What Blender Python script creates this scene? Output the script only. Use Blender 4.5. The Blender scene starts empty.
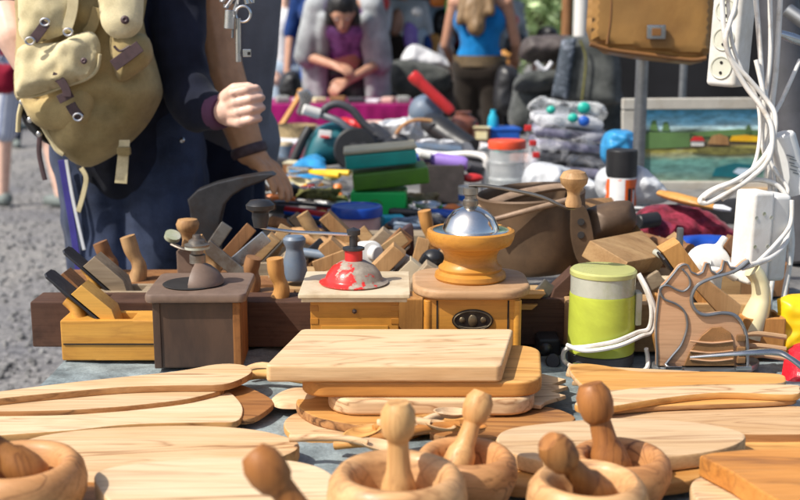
import bpy, bmesh, math, random
from mathutils import Vector, Matrix, Euler, noise
from mathutils.geometry import delaunay_2d_cdt
V = Vector
rnd = random.Random(7)
col = bpy.context.scene.collection
scene = bpy.context.scene
# ------------------------------------------------------------------ camera geometry
FPX, PITCH, CAM = 1150.0, math.radians(11.3), V((0, 0, 1.25))
FW = V((0, math.cos(PITCH), -math.sin(PITCH))); UP = V((0, math.sin(PITCH), math.cos(PITCH)))
def ray(u, v): return FW + V(((u - 400) / FPX, 0, 0)) + UP * ((250 - v) / FPX)
def AT(u, v, Y):
    d = ray(u, v); return CAM + d * (Y / d.y)
def PZ(u, v, z):
    d = ray(u, v); return CAM + d * ((z - CAM.z) / d.z)
def MET(px, Y, z=0.85): return px * (Y * math.cos(PITCH) + (1.25 - z) * math.sin(PITCH)) / FPX
TZ = 0.75
# ------------------------------------------------------------------ materials
def newmat(name):
    m = bpy.data.materials.new(name); m.use_nodes = True
    nt = m.node_tree; b = nt.nodes['Principled BSDF']; return m, nt, b
def nd(nt, t, **kw):
    n = nt.nodes.new(t)
    for k, v in kw.items():
        if k[0] == '_': setattr(n, k[1:], v)
        else:
            n.inputs[int(k[1:]) if k[0] == 'i' and k[1:].isdigit() else k].default_value = v
    return n
def coords(nt, scale, ang=0.0, rand=True):
    tc = nd(nt, 'ShaderNodeTexCoord'); oi = nd(nt, 'ShaderNodeObjectInfo')
    mp = nd(nt, 'ShaderNodeMapping'); mp.inputs['Rotation'].default_value = (0, 0, ang)
    mp.inputs['Scale'].default_value = scale
    if rand:
        ml = nd(nt, 'ShaderNodeMath', _operation='MULTIPLY', i1=37.0)
        nt.links.new(oi.outputs['Random'], ml.inputs[0])
        cx = nd(nt, 'ShaderNodeCombineXYZ')
        for i in range(3): nt.links.new(ml.outputs[0], cx.inputs[i])
        nt.links.new(tc.outputs['Object'], mp.inputs['Vector'])
        ad = nd(nt, 'ShaderNodeVectorMath', _operation='ADD')
        nt.links.new(mp.outputs[0], ad.inputs[0]); nt.links.new(cx.outputs[0], ad.inputs[1])
        return ad.outputs[0]
    nt.links.new(tc.outputs['Object'], mp.inputs['Vector'])
    return mp.outputs[0]
def ramp(nt, src, stops, interp='LINEAR'):
    r = nd(nt, 'ShaderNodeValToRGB'); cr = r.color_ramp; cr.interpolation = interp
    while len(cr.elements) < len(stops): cr.elements.new(0.5)
    for e, (p, c) in zip(cr.elements, stops):
        e.position = p; e.color = (*c, 1) if len(c) == 3 else c
    nt.links.new(src, r.inputs[0]); return r.outputs[0]
def mix(nt, fac, a, b, mode='MIX'):
    m = nd(nt, 'ShaderNodeMix', _data_type='RGBA', _blend_type=mode)
    for s, i in ((fac, 0), (a, 6), (b, 7)):
        if hasattr(s, 'is_linked'): nt.links.new(s, m.inputs[i])
        else: m.inputs[i].default_value = s if i == 0 else (*s, 1) if len(s) == 3 else s
    return m.outputs[2]
def noise_(nt, vec, scale=1.0, detail=4, rough=.55, dist=0.0):
    n = nd(nt, 'ShaderNodeTexNoise', Scale=scale, Detail=detail, Roughness=rough, Distortion=dist)
    nt.links.new(vec, n.inputs['Vector']); return n.outputs['Fac']
def bump(nt, b, h, strength=.3, dist=.002):
    n = nd(nt, 'ShaderNodeBump', Strength=strength, Distance=dist)
    nt.links.new(h, n.inputs['Height']); nt.links.new(n.outputs[0], b.inputs['Normal'])
def wood(name, light, mid, dark, ang=0.0, axis='x', streak=.5, s=1.0, rough=.55, freq=9.0, wear=0.0, bmp=.25, spec=.35, fig=.12):
    m, nt, b = newmat(name)
    sc = {'x': (5 * s, 42 * s, 42 * s), 'z': (42 * s, 42 * s, 5 * s), 'y': (42 * s, 5 * s, 42 * s)}[axis]
    v = coords(nt, sc, ang)
    n1 = noise_(nt, v, .55, 4, .6, .8)
    base = ramp(nt, n1, [(.3, light), (.52, tuple((a + b_) / 2 for a, b_ in zip(light, mid))), (.72, mid)])
    n2 = noise_(nt, v, .42, 3, .5, 1.2)
    mu = nd(nt, 'ShaderNodeMath', _operation='MULTIPLY', i1=freq); nt.links.new(n2, mu.inputs[0])
    pp = nd(nt, 'ShaderNodeMath', _operation='PINGPONG', i1=1.0); nt.links.new(mu.outputs[0], pp.inputs[0])
    line = ramp(nt, pp.outputs[0], [(0.0, (1, 1, 1)), (.12, (.55, .55, .55)), (.4, (0, 0, 0))])
    n3 = noise_(nt, v, .3, 4, .65, .5)
    msk = ramp(nt, n3, [(.42, (fig, fig, fig)), (.60, (1, 1, 1))])
    mm = nd(nt, 'ShaderNodeMath', _operation='MULTIPLY'); nt.links.new(line, mm.inputs[0]); nt.links.new(msk, mm.inputs[1])
    ms = nd(nt, 'ShaderNodeMath', _operation='MULTIPLY', i1=streak); nt.links.new(mm.outputs[0], ms.inputs[0])
    c = mix(nt, ms.outputs[0], base, dark)
    # fine fibre and pores
    vf = nd(nt, 'ShaderNodeVectorMath', _operation='MULTIPLY'); nt.links.new(v, vf.inputs[0]); vf.inputs[1].default_value = (2.2, 7, 7) if axis == 'x' else ((7, 7, 2.2) if axis == 'z' else (7, 2.2, 7))
    f = noise_(nt, vf.outputs[0], 1.0, 3, .7)
    fr = ramp(nt, f, [(.3, (.72, .68, .62)), (.55, (1, 1, 1))])
    c = mix(nt, .6, c, fr, 'MULTIPLY')
    # knots and handling stains
    vk = coords(nt, (9, 16, 16) if axis == 'x' else (13, 13, 13), ang)
    kn = noise_(nt, vk, 1.0, 3, .5)
    kr = ramp(nt, kn, [(.62, (0, 0, 0)), (.8, (1, 1, 1))])
    kk = nd(nt, 'ShaderNodeMath', _operation='MULTIPLY', i1=.55 * streak + .1); nt.links.new(kr, kk.inputs[0])
    c = mix(nt, kk.outputs[0], c, tuple(.5 * a + .5 * d for a, d in zip(mid, dark)))
    vc = coords(nt, (7, 60, 60) if axis == 'x' else ((60, 60, 7) if axis == 'z' else (60, 7, 60)), ang)
    vo = nd(nt, 'ShaderNodeTexVoronoi', Scale=.35); nt.links.new(vc, vo.inputs['Vector'])
    vr = ramp(nt, vo.outputs['Distance'], [(.05, (1, 1, 1)), (.16, (0, 0, 0))]); vm = nd(nt, 'ShaderNodeMath', _operation='MULTIPLY', i1=.5 * streak); nt.links.new(vr, vm.inputs[0])
    c = mix(nt, vm.outputs[0], c, dark)
    if wear:
        vw = coords(nt, (30, 30, 30))
        w = noise_(nt, vw, 1.0, 6, .7)
        wr = ramp(nt, w, [(.5, (0, 0, 0)), (.66, (1, 1, 1))])
        ww = nd(nt, 'ShaderNodeMath', _operation='MULTIPLY', i1=wear); nt.links.new(wr, ww.inputs[0])
        c = mix(nt, ww.outputs[0], c, tuple(x * .35 for x in mid))
    oi = nd(nt, 'ShaderNodeObjectInfo'); wn_ = nd(nt, 'ShaderNodeTexWhiteNoise', _noise_dimensions='1D'); nt.links.new(oi.outputs['Random'], wn_.inputs['W'])
    tint = ramp(nt, wn_.outputs['Value'], [(0, (.80, .70, .60)), (.35, (1.0, .93, .85)), (.7, (1.05, 1.03, 1.0)), (1, (.93, .80, .68))]); c = mix(nt, .8, c, tint, 'MULTIPLY')
    nt.links.new(c, b.inputs['Base Color'])
    rr = ramp(nt, f, [(.3, (rough + .2,) * 3), (.7, (rough - .05,) * 3)])
    nt.links.new(rr, b.inputs['Roughness'])
    b.inputs['Specular IOR Level'].default_value = spec
    bump(nt, b, f, bmp, .0006)
    return m
def plain(name, color, rough=.5, metal=0.0, var=.25, ns=25.0, bmp=.1, bd=.001, spec=.5, dirt=None, dirt_amt=.5, alpha=1.0, trans=0.0, coat=0.0, sss=0.0, scl=(1, 1, 1)):
    m, nt, b = newmat(name)
    if dirt is None and metal < .5 and alpha == 1 and not sss: dirt = tuple(c * .5 + .02 for c in color); dirt_amt = .35
    v = coords(nt, tuple(ns * k for k in scl))
    n = noise_(nt, v, 1.0, 5, .6)
    lo = tuple(max(0, c * (1 - var)) for c in color); hi = tuple(min(1, c * (1 + var)) for c in color)
    c = ramp(nt, n, [(.3, lo), (.7, hi)])
    if dirt:
        n2 = noise_(nt, v, .45, 6, .7, .4)
        d = ramp(nt, n2, [(.5 if dirt_amt < .94 else .36, (0, 0, 0)), (.64, (1, 1, 1))])
        dm = nd(nt, 'ShaderNodeMath', _operation='MULTIPLY', i1=dirt_amt); nt.links.new(d, dm.inputs[0])
        c = mix(nt, dm.outputs[0], c, dirt)
    nt.links.new(c, b.inputs['Base Color'])
    rr = ramp(nt, n, [(.3, (min(1, rough + .12),) * 3), (.7, (max(.03, rough - .08),) * 3)])
    nt.links.new(rr, b.inputs['Roughness'])
    b.inputs['Metallic'].default_value = metal; b.inputs['Specular IOR Level'].default_value = spec
    b.inputs['Alpha'].default_value = alpha; b.inputs['Transmission Weight'].default_value = trans
    b.inputs['Coat Weight'].default_value = coat
    if sss:
        b.inputs['Subsurface Weight'].default_value = sss; b.inputs['Subsurface Scale'].default_value = .01
        b.inputs['Subsurface Radius'].default_value = (1, .35, .2)
    if bmp: bump(nt, b, n, bmp, bd)
    return m
def cloth(name, color, var=.3, ns=14, weave=900, bmp=.35, rough=.9, dirt=None, dirt_amt=.4, second=None):
    m, nt, b = newmat(name)
    v = coords(nt, (ns,) * 3); n = noise_(nt, v, 1.0, 5, .6)
    lo = tuple(c * (1 - var) for c in color); hi = tuple(min(1, c * (1 + var)) for c in (second or color))
    c = ramp(nt, n, [(.32, lo), (.68, hi)])
    v2 = coords(nt, (weave,) * 3, rand=False); n2 = noise_(nt, v2, 1.0, 2, .6)
    w = ramp(nt, n2, [(.3, (.78,) * 3), (.7, (1.1, 1.1, 1.1))]); c = mix(nt, 1.0, c, w, 'MULTIPLY')
    if dirt:
        n3 = noise_(nt, v, .4, 6, .7)
        d = ramp(nt, n3, [(.52, (0, 0, 0)), (.7, (dirt_amt,) * 3)]); c = mix(nt, d, c, dirt)
    nt.links.new(c, b.inputs['Base Color']); b.inputs['Roughness'].default_value = rough
    b.inputs['Specular IOR Level'].default_value = .2; b.inputs['Sheen Weight'].default_value = .1
    ad = nd(nt, 'ShaderNodeMath', _operation='MULTIPLY_ADD', i1=.25); nt.links.new(n2, ad.inputs[0]); nt.links.new(n, ad.inputs[2])
    bump(nt, b, ad.outputs[0], bmp, .004)
    return m
M = {}
M['olive'] = wood('olive_wood_pale', (.74, .555, .355), (.61, .395, .20), (.22, .085, .025), ang=.12, streak=.75, freq=14, fig=.28)
M['olive2'] = wood('olive_wood_cream', (.76, .60, .41), (.645, .455, .26), (.25, .105, .035), ang=-.08, streak=.7, s=.9, freq=14, fig=.28)
M['olive3'] = wood('olive_wood_honey', (.72, .42, .15), (.57, .28, .07), (.24, .09, .02), ang=.1, streak=.7)
M['olive4'] = wood('olive_wood_orange', (.64, .30, .08), (.48, .19, .04), (.22, .09, .03), ang=-.25, streak=.75, rough=.4)
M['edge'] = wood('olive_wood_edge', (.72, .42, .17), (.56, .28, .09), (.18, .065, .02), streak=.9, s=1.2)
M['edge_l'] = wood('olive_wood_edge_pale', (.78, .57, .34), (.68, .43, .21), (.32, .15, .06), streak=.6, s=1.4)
M['bark'] = wood('bark_edge', (.56, .32, .14), (.30, .14, .055), (.05, .022, .012), streak=1.0, s=1.5, rough=.8, bmp=.6)
M['bowl'] = wood('turned_olive_wood', (.64, .35, .15), (.46, .21, .075), (.13, .045, .016), ang=.5, streak=1.0, s=.9, freq=15, fig=.45, rough=.46, spec=.5)
M['bowl2'] = wood('turned_olive_wood_dark', (.46, .23, .08), (.32, .14, .045), (.10, .035, .015), ang=1.0, streak=1.0, s=.9, freq=15, fig=.45, rough=.36, spec=.5)
M['bowl3'] = wood('turned_olive_wood_pale', (.72, .46, .24), (.55, .30, .125), (.17, .065, .024), ang=.3, streak=.95, s=.9, freq=15, fig=.4, rough=.4, spec=.45)
M['pestle'] = wood('pestle_wood', (.72, .47, .22), (.56, .30, .11), (.25, .10, .035), axis='z', streak=.75, rough=.42, fig=.3, s=1.2)
M['pestle_d'] = wood('pestle_wood_brown', (.42, .19, .06), (.29, .115, .03), (.12, .04, .012), axis='z', streak=.9, rough=.4, fig=.3, s=1.2)
M['yplane'] = wood('varnished_yellow_beech', (.74, .42, .09), (.62, .31, .05), (.36, .15, .03), streak=.3, s=.9, rough=.38, spec=.5, wear=.12)
M['beech'] = wood('worn_beech', (.54, .38, .20), (.38, .235, .11), (.20, .10, .04), streak=.4, rough=.6, wear=.35)
M['beech_g'] = wood('weathered_grey_beech', (.40, .33, .24), (.28, .22, .15), (.10, .07, .05), streak=.4, rough=.7, wear=.3)
M['dbrown'] = wood('dark_brown_plane_wood', (.115, .062, .042), (.075, .038, .027), (.03, .016, .012), streak=.4, rough=.6, wear=.4)
M['mbrown'] = wood('mid_brown_wood', (.34, .18, .08), (.22, .105, .045), (.08, .035, .015), axis='z', streak=.5, rough=.5, wear=.3)
M['tote'] = wood('handle_wood', (.52, .33, .16), (.38, .21, .09), (.15, .07, .03), axis='z', streak=.5, rough=.48, wear=.25)
M['tote_o'] = wood('orange_handle_wood', (.62, .34, .11), (.48, .23, .07), (.2, .08, .03), axis='z', streak=.4, rough=.42, wear=.2)
M['mill_y'] = wood('mill_amber_wood', (.60, .29, .05), (.48, .20, .03), (.24, .08, .015), streak=.3, rough=.35, s=.8, spec=.5, wear=.1)
M['mill_yv'] = wood('mill_amber_turned', (.66, .34, .06), (.54, .24, .035), (.30, .11, .02), streak=.3, rough=.33, s=.7, spec=.5, wear=.15)
M['mill_top'] = wood('mill_worn_plate', (.58, .41, .26), (.47, .29, .15), (.24, .11, .05), streak=.3, rough=.5, wear=.2)
M['mill_cream'] = plain('worn_cream_paint', (.62, .52, .36), .55, var=.1, dirt=(.34, .22, .1), dirt_amt=.5, ns=18)
M['mill_d_wood'] = wood('dark_mill_wood', (.115, .064, .042), (.078, .042, .028), (.035, .02, .014), axis='z', streak=.4, rough=.6, wear=.4)
M['mill_dtop_wood'] = wood('dark_mill_plate', (.34, .25, .19), (.24, .165, .12), (.08, .05, .035), streak=.4, rough=.6, wear=.4)
M['rust_edge'] = wood('worn_orange_corner', (.36, .16, .05), (.25, .10, .03), (.08, .03, .01), axis='z', streak=.6, rough=.6, wear=.5)
M['iron'] = plain('dark_iron', (.07, .07, .075), .42, .75, var=.4, dirt=(.06, .035, .02), dirt_amt=.5, bmp=.2)
M['iron_l'] = plain('worn_plane_iron', (.26, .24, .21), .4, .8, var=.35, dirt=(.10, .05, .025), dirt_amt=.6, bmp=.2)
M['steel'] = plain('steel', (.62, .62, .62), .25, 1, var=.15, dirt=(.25, .2, .15), dirt_amt=.3)
M['chrome'] = plain('chrome', (.88, .85, .80), .16, 1, var=.05, bmp=0, dirt=(.5, .48, .42), dirt_amt=.35)
M['steel_w'] = wood('warm_pale_handle_wood', (.66, .42, .26), (.50, .28, .15), (.22, .09, .04), streak=.5, rough=.3, spec=.6)
M['copper'] = plain('tarnished_copper_panel', (.36, .19, .08), .3, .35, var=.35, ns=30)
M['rusty'] = plain('rust_brown_leather', (.135, .085, .05), .48, .25, var=.35, ns=14, dirt=(.06, .035, .022), dirt_amt=.7, bmp=.3)
M['rusty_l'] = plain('worn_brown_rim', (.34, .23, .15), .5, .1, var=.3, ns=20, dirt=(.14, .08, .05), dirt_amt=.6, bmp=.3)
M['red_en'] = plain('worn_red_enamel', (.66, .035, .025), .3, var=.15, dirt=(.34, .29, .23), dirt_amt=.95, ns=120, bmp=.15)
M['red'] = plain('red_paint', (.60, .03, .03), .35, var=.15)
M['redc'] = cloth('dark_red_patterned_fabric', (.14, .008, .018), .5, ns=40, second=(.25, .025, .05), dirt=(.06, .03, .08), dirt_amt=.6)
M['black'] = plain('black_plastic', (.018, .018, .02), .4, var=.3)
M['dgrey'] = plain('dark_grey_plastic', (.06, .06, .068), .5, var=.25)
M['crate_b'] = plain('dark_brown_crate', (.075, .06, .056), .6, var=.35, ns=30)
M['lime'] = plain('lime_green_plastic', (.52, .60, .075), .34, var=.09, ns=12, dirt=(.36, .40, .05), dirt_amt=.6, spec=.5)
M['lime_t'] = plain('yellow_lid_plastic', (.47, .48, .17), .3, var=.08, ns=14)
M['smoke'] = plain('grey_band_plastic', (.44, .45, .38), .2, var=.12, dirt=(.3, .33, .16), dirt_amt=.6)
M['white'] = plain('white_plastic', (.74, .73, .70), .38, var=.05, dirt=(.50, .45, .36), dirt_amt=.45, ns=22)
M['cable'] = plain('white_cable_plastic', (.76, .73, .68), .4, var=.06, dirt=(.42, .34, .25), dirt_amt=.65, ns=30)
M['socket'] = plain('socket_well_plastic', (.60, .60, .50), .4, var=.08)
M['cream'] = plain('cream_lacquer', (.74, .66, .40), .3, var=.1, ns=10, dirt=(.60, .45, .16), dirt_amt=.5)
M['bagl'] = plain('tan_leather', (.36, .19, .055), .45, var=.2, ns=9, bmp=.25, dirt=(.24, .11, .03), dirt_amt=.5)
M['bagd'] = plain('tan_leather_dark', (.22, .10, .03), .45, var=.2, ns=9, bmp=.25)
M['strapl'] = plain('dark_strap_leather', (.075, .042, .045), .5, var=.3, ns=60)
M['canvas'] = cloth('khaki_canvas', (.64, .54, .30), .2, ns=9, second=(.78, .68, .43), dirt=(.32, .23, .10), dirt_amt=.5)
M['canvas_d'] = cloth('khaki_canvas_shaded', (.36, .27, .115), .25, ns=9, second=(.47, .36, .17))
M['jeans'] = cloth('dark_denim', (.016, .022, .042), .4, ns=6, second=(.045, .06, .11), weave=500)
M['jeans2'] = cloth('navy_denim', (.010, .012, .025), .4, ns=6, second=(.02, .026, .05), weave=500)
M['jacket'] = cloth('black_navy_jersey', (.008, .009, .016), .4, ns=6, second=(.014, .017, .034))
M['cuff'] = cloth('purple_cuff', (.12, .05, .10), .2)
M['gshirt'] = cloth('charcoal_shirt', (.20, .205, .23), .25, ns=5)
M['skin'] = plain('tan_skin', (.66, .34, .17), .45, var=.12, ns=30, sss=.06, bmp=.15)
M['skin_p'] = plain('pale_pink_skin', (.76, .49, .38), .45, var=.12, ns=30, sss=.06, bmp=.15)
M['skin_m'] = plain('mid_skin', (.48, .25, .16), .5, var=.1, ns=30, sss=.05)
M['slate'] = cloth('slate_blue_cloth', (.17, .21, .22), .35, ns=22, second=(.25, .30, .31), weave=260, bmp=.8, dirt=(.10, .12, .13), dirt_amt=.5)
M['farcloth'] = cloth('grey_cloth', (.12, .12, .12), .35, ns=12, second=(.2, .19, .18))
M['magenta'] = cloth('magenta_cloth', (.27, .004, .10), .2, ns=4, second=(.36, .008, .15), weave=300)
M['teal'] = plain('teal_tool_plastic', (.008, .13, .16), .4, var=.15)
M['tealbox'] = plain('turquoise_plastic', (.02, .46, .36), .35, var=.06)
M['greenbox'] = plain('bright_green_plastic', (.02, .62, .12), .35, var=.06)
M['olivebox'] = plain('leaf_green_plastic', (.10, .26, .02), .35, var=.1)
M['cardtop'] = plain('cream_lid_card', (.62, .55, .36), .7, var=.1)
M['bluelid'] = plain('blue_lid_plastic', (.01, .07, .42), .35, var=.08)
M['blue'] = plain('blue_plastic', (.02, .12, .52), .4, var=.1)
M['cyan'] = plain('cyan_plastic', (.02, .42, .58), .4, var=.1)
M['pinkp'] = plain('pinkish_clear_plastic', (.68, .45, .38), .3, var=.1, ns=18)
M['clear'] = plain('clear_frosted_plastic', (.80, .84, .84), .2, var=.1, ns=30, alpha=.36)
M['clear_g'] = plain('clear_wrap_film', (.75, .77, .82), .15, var=.3, ns=28, alpha=.17, bmp=.9, bd=.01)
M['redlid'] = plain('orange_red_lid', (.85, .09, .03), .35, var=.06)
M['lilac'] = plain('lilac_plastic', (.33, .20, .62), .4, var=.08)
M['orange'] = plain('orange_plastic', (.80, .22, .03), .4, var=.08)
M['yellow'] = plain('yellow_plastic', (.85, .55, .01), .4, var=.1, ns=16, dirt=(.75, .2, .02), dirt_amt=.4)
M['redbag'] = plain('red_glossy_plastic', (.72, .015, .03), .25, var=.15, ns=30, bmp=.6, bd=.006)
M['whitec'] = cloth('white_cotton', (.70, .71, .74), .12, ns=10)
M['whitebag'] = plain('white_crumpled_plastic', (.60, .62, .65), .35, var=.12, ns=24, bmp=.8, bd=.008)
M['bluebag'] = plain('blue_crumpled_plastic', (.04, .30, .62), .3, var=.3, ns=30, bmp=.8, bd=.008)
M['grip'] = wood('orange_brown_handle', (.64, .34, .10), (.5, .24, .06), (.26, .11, .03), streak=.3, rough=.4)
M['suitc'] = cloth('dark_grey_luggage_fabric', (.05, .056, .054), .3, ns=12, second=(.095, .10, .095))
M['suitp'] = plain('printed_dark_panel', (.05, .065, .085), .6, var=.2, ns=45, dirt=(.34, .38, .46), dirt_amt=.9)
M['bluetank'] = cloth('bright_blue_jersey', (.004, .14, .42), .2, ns=6, second=(.008, .22, .56))
M['cardi'] = cloth('grey_knit', (.26, .28, .29), .2, ns=7, second=(.40, .42, .43), weave=300)
M['purple'] = cloth('purple_satin', (.09, .02, .14), .5, ns=12, second=(.28, .12, .34), rough=.5)
M['brownpants'] = cloth('dark_brown_trousers', (.032, .024, .018), .3, ns=6)
M['belt'] = plain('olive_brown_waistband', (.13, .09, .045), .6, var=.3)
M['hair_b'] = plain('black_hair', (.012, .010, .010), .45, var=.4, ns=50, scl=(1, 1, .15), bmp=.6, bd=.004)
M['hair_l'] = plain('dark_blonde_hair', (.24, .15, .07), .5, var=.4, ns=60, scl=(1, 1, .12), bmp=.6, bd=.004)
M['stripe'] = cloth('pale_blue_shorts', (.45, .50, .62), .25, ns=30)
M['sky_sh'] = cloth('pale_blue_shirt', (.50, .62, .74), .15, ns=6)
M['navy_sh'] = cloth('royal_blue_shirt', (.012, .045, .18), .25, ns=6)
M['maroon'] = cloth('maroon_bag_fabric', (.26, .008, .03), .2)
M['shoe'] = plain('grey_green_shoe', (.18, .21, .20), .7, var=.3)
M['shoe_b'] = plain('blue_shoe', (.12, .20, .30), .7, var=.3)
M['violet'] = cloth('violet_trim', (.06, .05, .26), .2)
M['galv'] = plain('galvanised_pole', (.27, .28, .29), .4, .8, var=.25, ns=30)
M['frame_w'] = plain('pale_picture_frame', (.50, .47, .41), .5, var=.12, ns=20, dirt=(.36, .3, .22), dirt_amt=.5)
M['frame_t'] = plain('tan_frame_lip', (.46, .30, .15), .5, var=.15)
M['tarp'] = cloth('black_tarpaulin', (.014, .014, .016), .4, ns=3)
M['tarp_g'] = cloth('grey_stall_sheet', (.10, .095, .09), .5, ns=2.2, second=(.22, .20, .18))
M['green_c'] = cloth('green_awning', (.01, .10, .03), .25, ns=3)
M['bronze'] = plain('blackened_badge', (.035, .03, .028), .35, .6, var=.4, ns=90)
M['badge_r'] = plain('badge_relief', (.16, .12, .07), .35, .6, var=.4, ns=90)
M['bluegrey'] = plain('worn_blue_grey_paint', (.12, .17, .24), .45, var=.2, ns=30, dirt=(.2, .2, .2), dirt_amt=.4)
M['orangelabel'] = plain('orange_label', (.82, .13, .02), .35, var=.05)
M['labelw'] = plain('white_label', (.80, .80, .80), .35, var=.04)
M['hole'] = plain('deep_hole', (.012, .009, .008), .8)
M['stone'] = plain('honing_stone', (.32, .33, .31), .8, var=.3, ns=40)
M['wicker'] = plain('wicker', (.30, .22, .11), .7, var=.5, ns=120)
M['moss'] = plain('tangled_cord', (.16, .15, .04), .8, var=.5, ns=80)
M['terra'] = plain('brown_glaze', (.20, .07, .045), .35, var=.2)
M['leafl'] = plain('sunlit_leaf', (.52, .66, .34), .6, var=.5, ns=3)
M['leafd'] = plain('dark_leaf', (.10, .19, .06), .6, var=.5, ns=3)
M['trunk'] = plain('tree_bark', (.10, .075, .05), .9, var=.4, ns=12, bmp=.6, bd=.02)

def stripes():
    m, nt, b = newmat('striped_cotton'); tc = nd(nt, 'ShaderNodeTexCoord'); w = nd(nt, 'ShaderNodeTexWave', Scale=14.0, Distortion=.6); nt.links.new(tc.outputs['Object'], w.inputs['Vector'])
    nt.links.new(ramp(nt, w.outputs['Fac'], [(.35, (.62, .66, .74)), (.6, (.25, .30, .45))]), b.inputs['Base Color']); b.inputs['Roughness'].default_value = .9; return m
M['stripe'] = stripes()

def film(name, col_, lo, hi, sc=14):
    m, nt, b = newmat(name); v = coords(nt, (sc, sc, sc * 1.8)); n = noise_(nt, v, 1.0, 4, .6, 1.5)
    a = ramp(nt, n, [(.42, (lo,) * 3), (.60, (hi,) * 3)]); nt.links.new(a, b.inputs['Alpha']); b.inputs['Base Color'].default_value = (*col_, 1); b.inputs['Roughness'].default_value = .15  # noise opacity paints white highlight streaks into the clear film
    bump(nt, b, n, .9, .012); return m
M['clear_g'] = film('clear_wrap_film', (.86, .87, .92), .02, .34, 9)
M['film_w'] = film('milky_bag_film', (.86, .88, .88), .12, .62, 16)
M['lav'] = cloth('lavender_grey_folded_cloth', (.10, .10, .16), .4, ns=10, second=(.24, .23, .33))
M['hay'] = plain('gravel_stone', (.21, .208, .205), .9, var=.6, ns=9)

M['mill_d'] = plain('worn_dark_brown_paint', (.066, .040, .029), .42, var=.3, ns=18, dirt=(.14, .08, .05), dirt_amt=.5, bmp=.25, scl=(1, 1, .4))
M['mill_dtop'] = plain('scuffed_brown_plate', (.19, .13, .098), .42, var=.25, ns=22, dirt=(.12, .075, .055), dirt_amt=.6, bmp=.25)
def chipped_enamel():
    m, nt, b = newmat('chipped_red_enamel'); tc = nd(nt, 'ShaderNodeTexCoord'); sp = nd(nt, 'ShaderNodeSeparateXYZ'); nt.links.new(tc.outputs['Object'], sp.inputs[0])
    n = noise_(nt, coords(nt, (70, 70, 70), rand=False), 1.0, 5, .65)
    a = nd(nt, 'ShaderNodeMath', _operation='MULTIPLY_ADD', i1=5.5); nt.links.new(sp.outputs['X'], a.inputs[0]); nt.links.new(n, a.inputs[2])
    z = nd(nt, 'ShaderNodeMath', _operation='MULTIPLY_ADD', i1=6.0, i2=-.83); nt.links.new(sp.outputs['Z'], z.inputs[0])
    s2 = nd(nt, 'ShaderNodeMath', _operation='ADD'); nt.links.new(a.outputs[0], s2.inputs[0]); nt.links.new(z.outputs[0], s2.inputs[1])
    f = ramp(nt, s2.outputs[0], [(.44, (0, 0, 0)), (.49, (1, 1, 1))])
    tan = ramp(nt, n, [(.3, (.20, .165, .13)), (.7, (.42, .36, .29))])
    nt.links.new(mix(nt, f, (.68, .035, .03), tan), b.inputs['Base Color']); nt.links.new(ramp(nt, f, [(0, (.2,) * 3), (1, (.55,) * 3)]), b.inputs['Roughness']); bump(nt, b, f, .35, -.0008); return m
M['red_en'] = chipped_enamel()
# ------------------------------------------------------------------ mesh helpers (all shapes are written in world metres)
ORG = {}
def frame(axis, up=None):
    z = V(axis).normalized(); a = V((0, 0, 1)) if up is None else V(up)
    if abs(z.dot(a)) > .98: a = V((1, 0, 0))
    x = a.cross(z).normalized(); y = z.cross(x)
    return Matrix((x, y, z)).transposed().to_4x4()
def catmull(pts, k=5, closed=True):
    pts = [V(p) for p in pts]; n = len(pts); out = []
    for i in range(n if closed else n - 1):
        if closed: p0, p1, p2, p3 = pts[i - 1], pts[i], pts[(i + 1) % n], pts[(i + 2) % n]
        else: p0, p1, p2, p3 = pts[max(i - 1, 0)], pts[i], pts[i + 1], pts[min(i + 2, n - 1)]
        for j in range(k):
            t = j / k
            out.append(.5 * ((2 * p1) + (p2 - p0) * t + (2 * p0 - 5 * p1 + 4 * p2 - p3) * t * t + (3 * p1 - p0 - 3 * p2 + p3) * t ** 3))
    if not closed: out.append(pts[-1])
    return out
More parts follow.
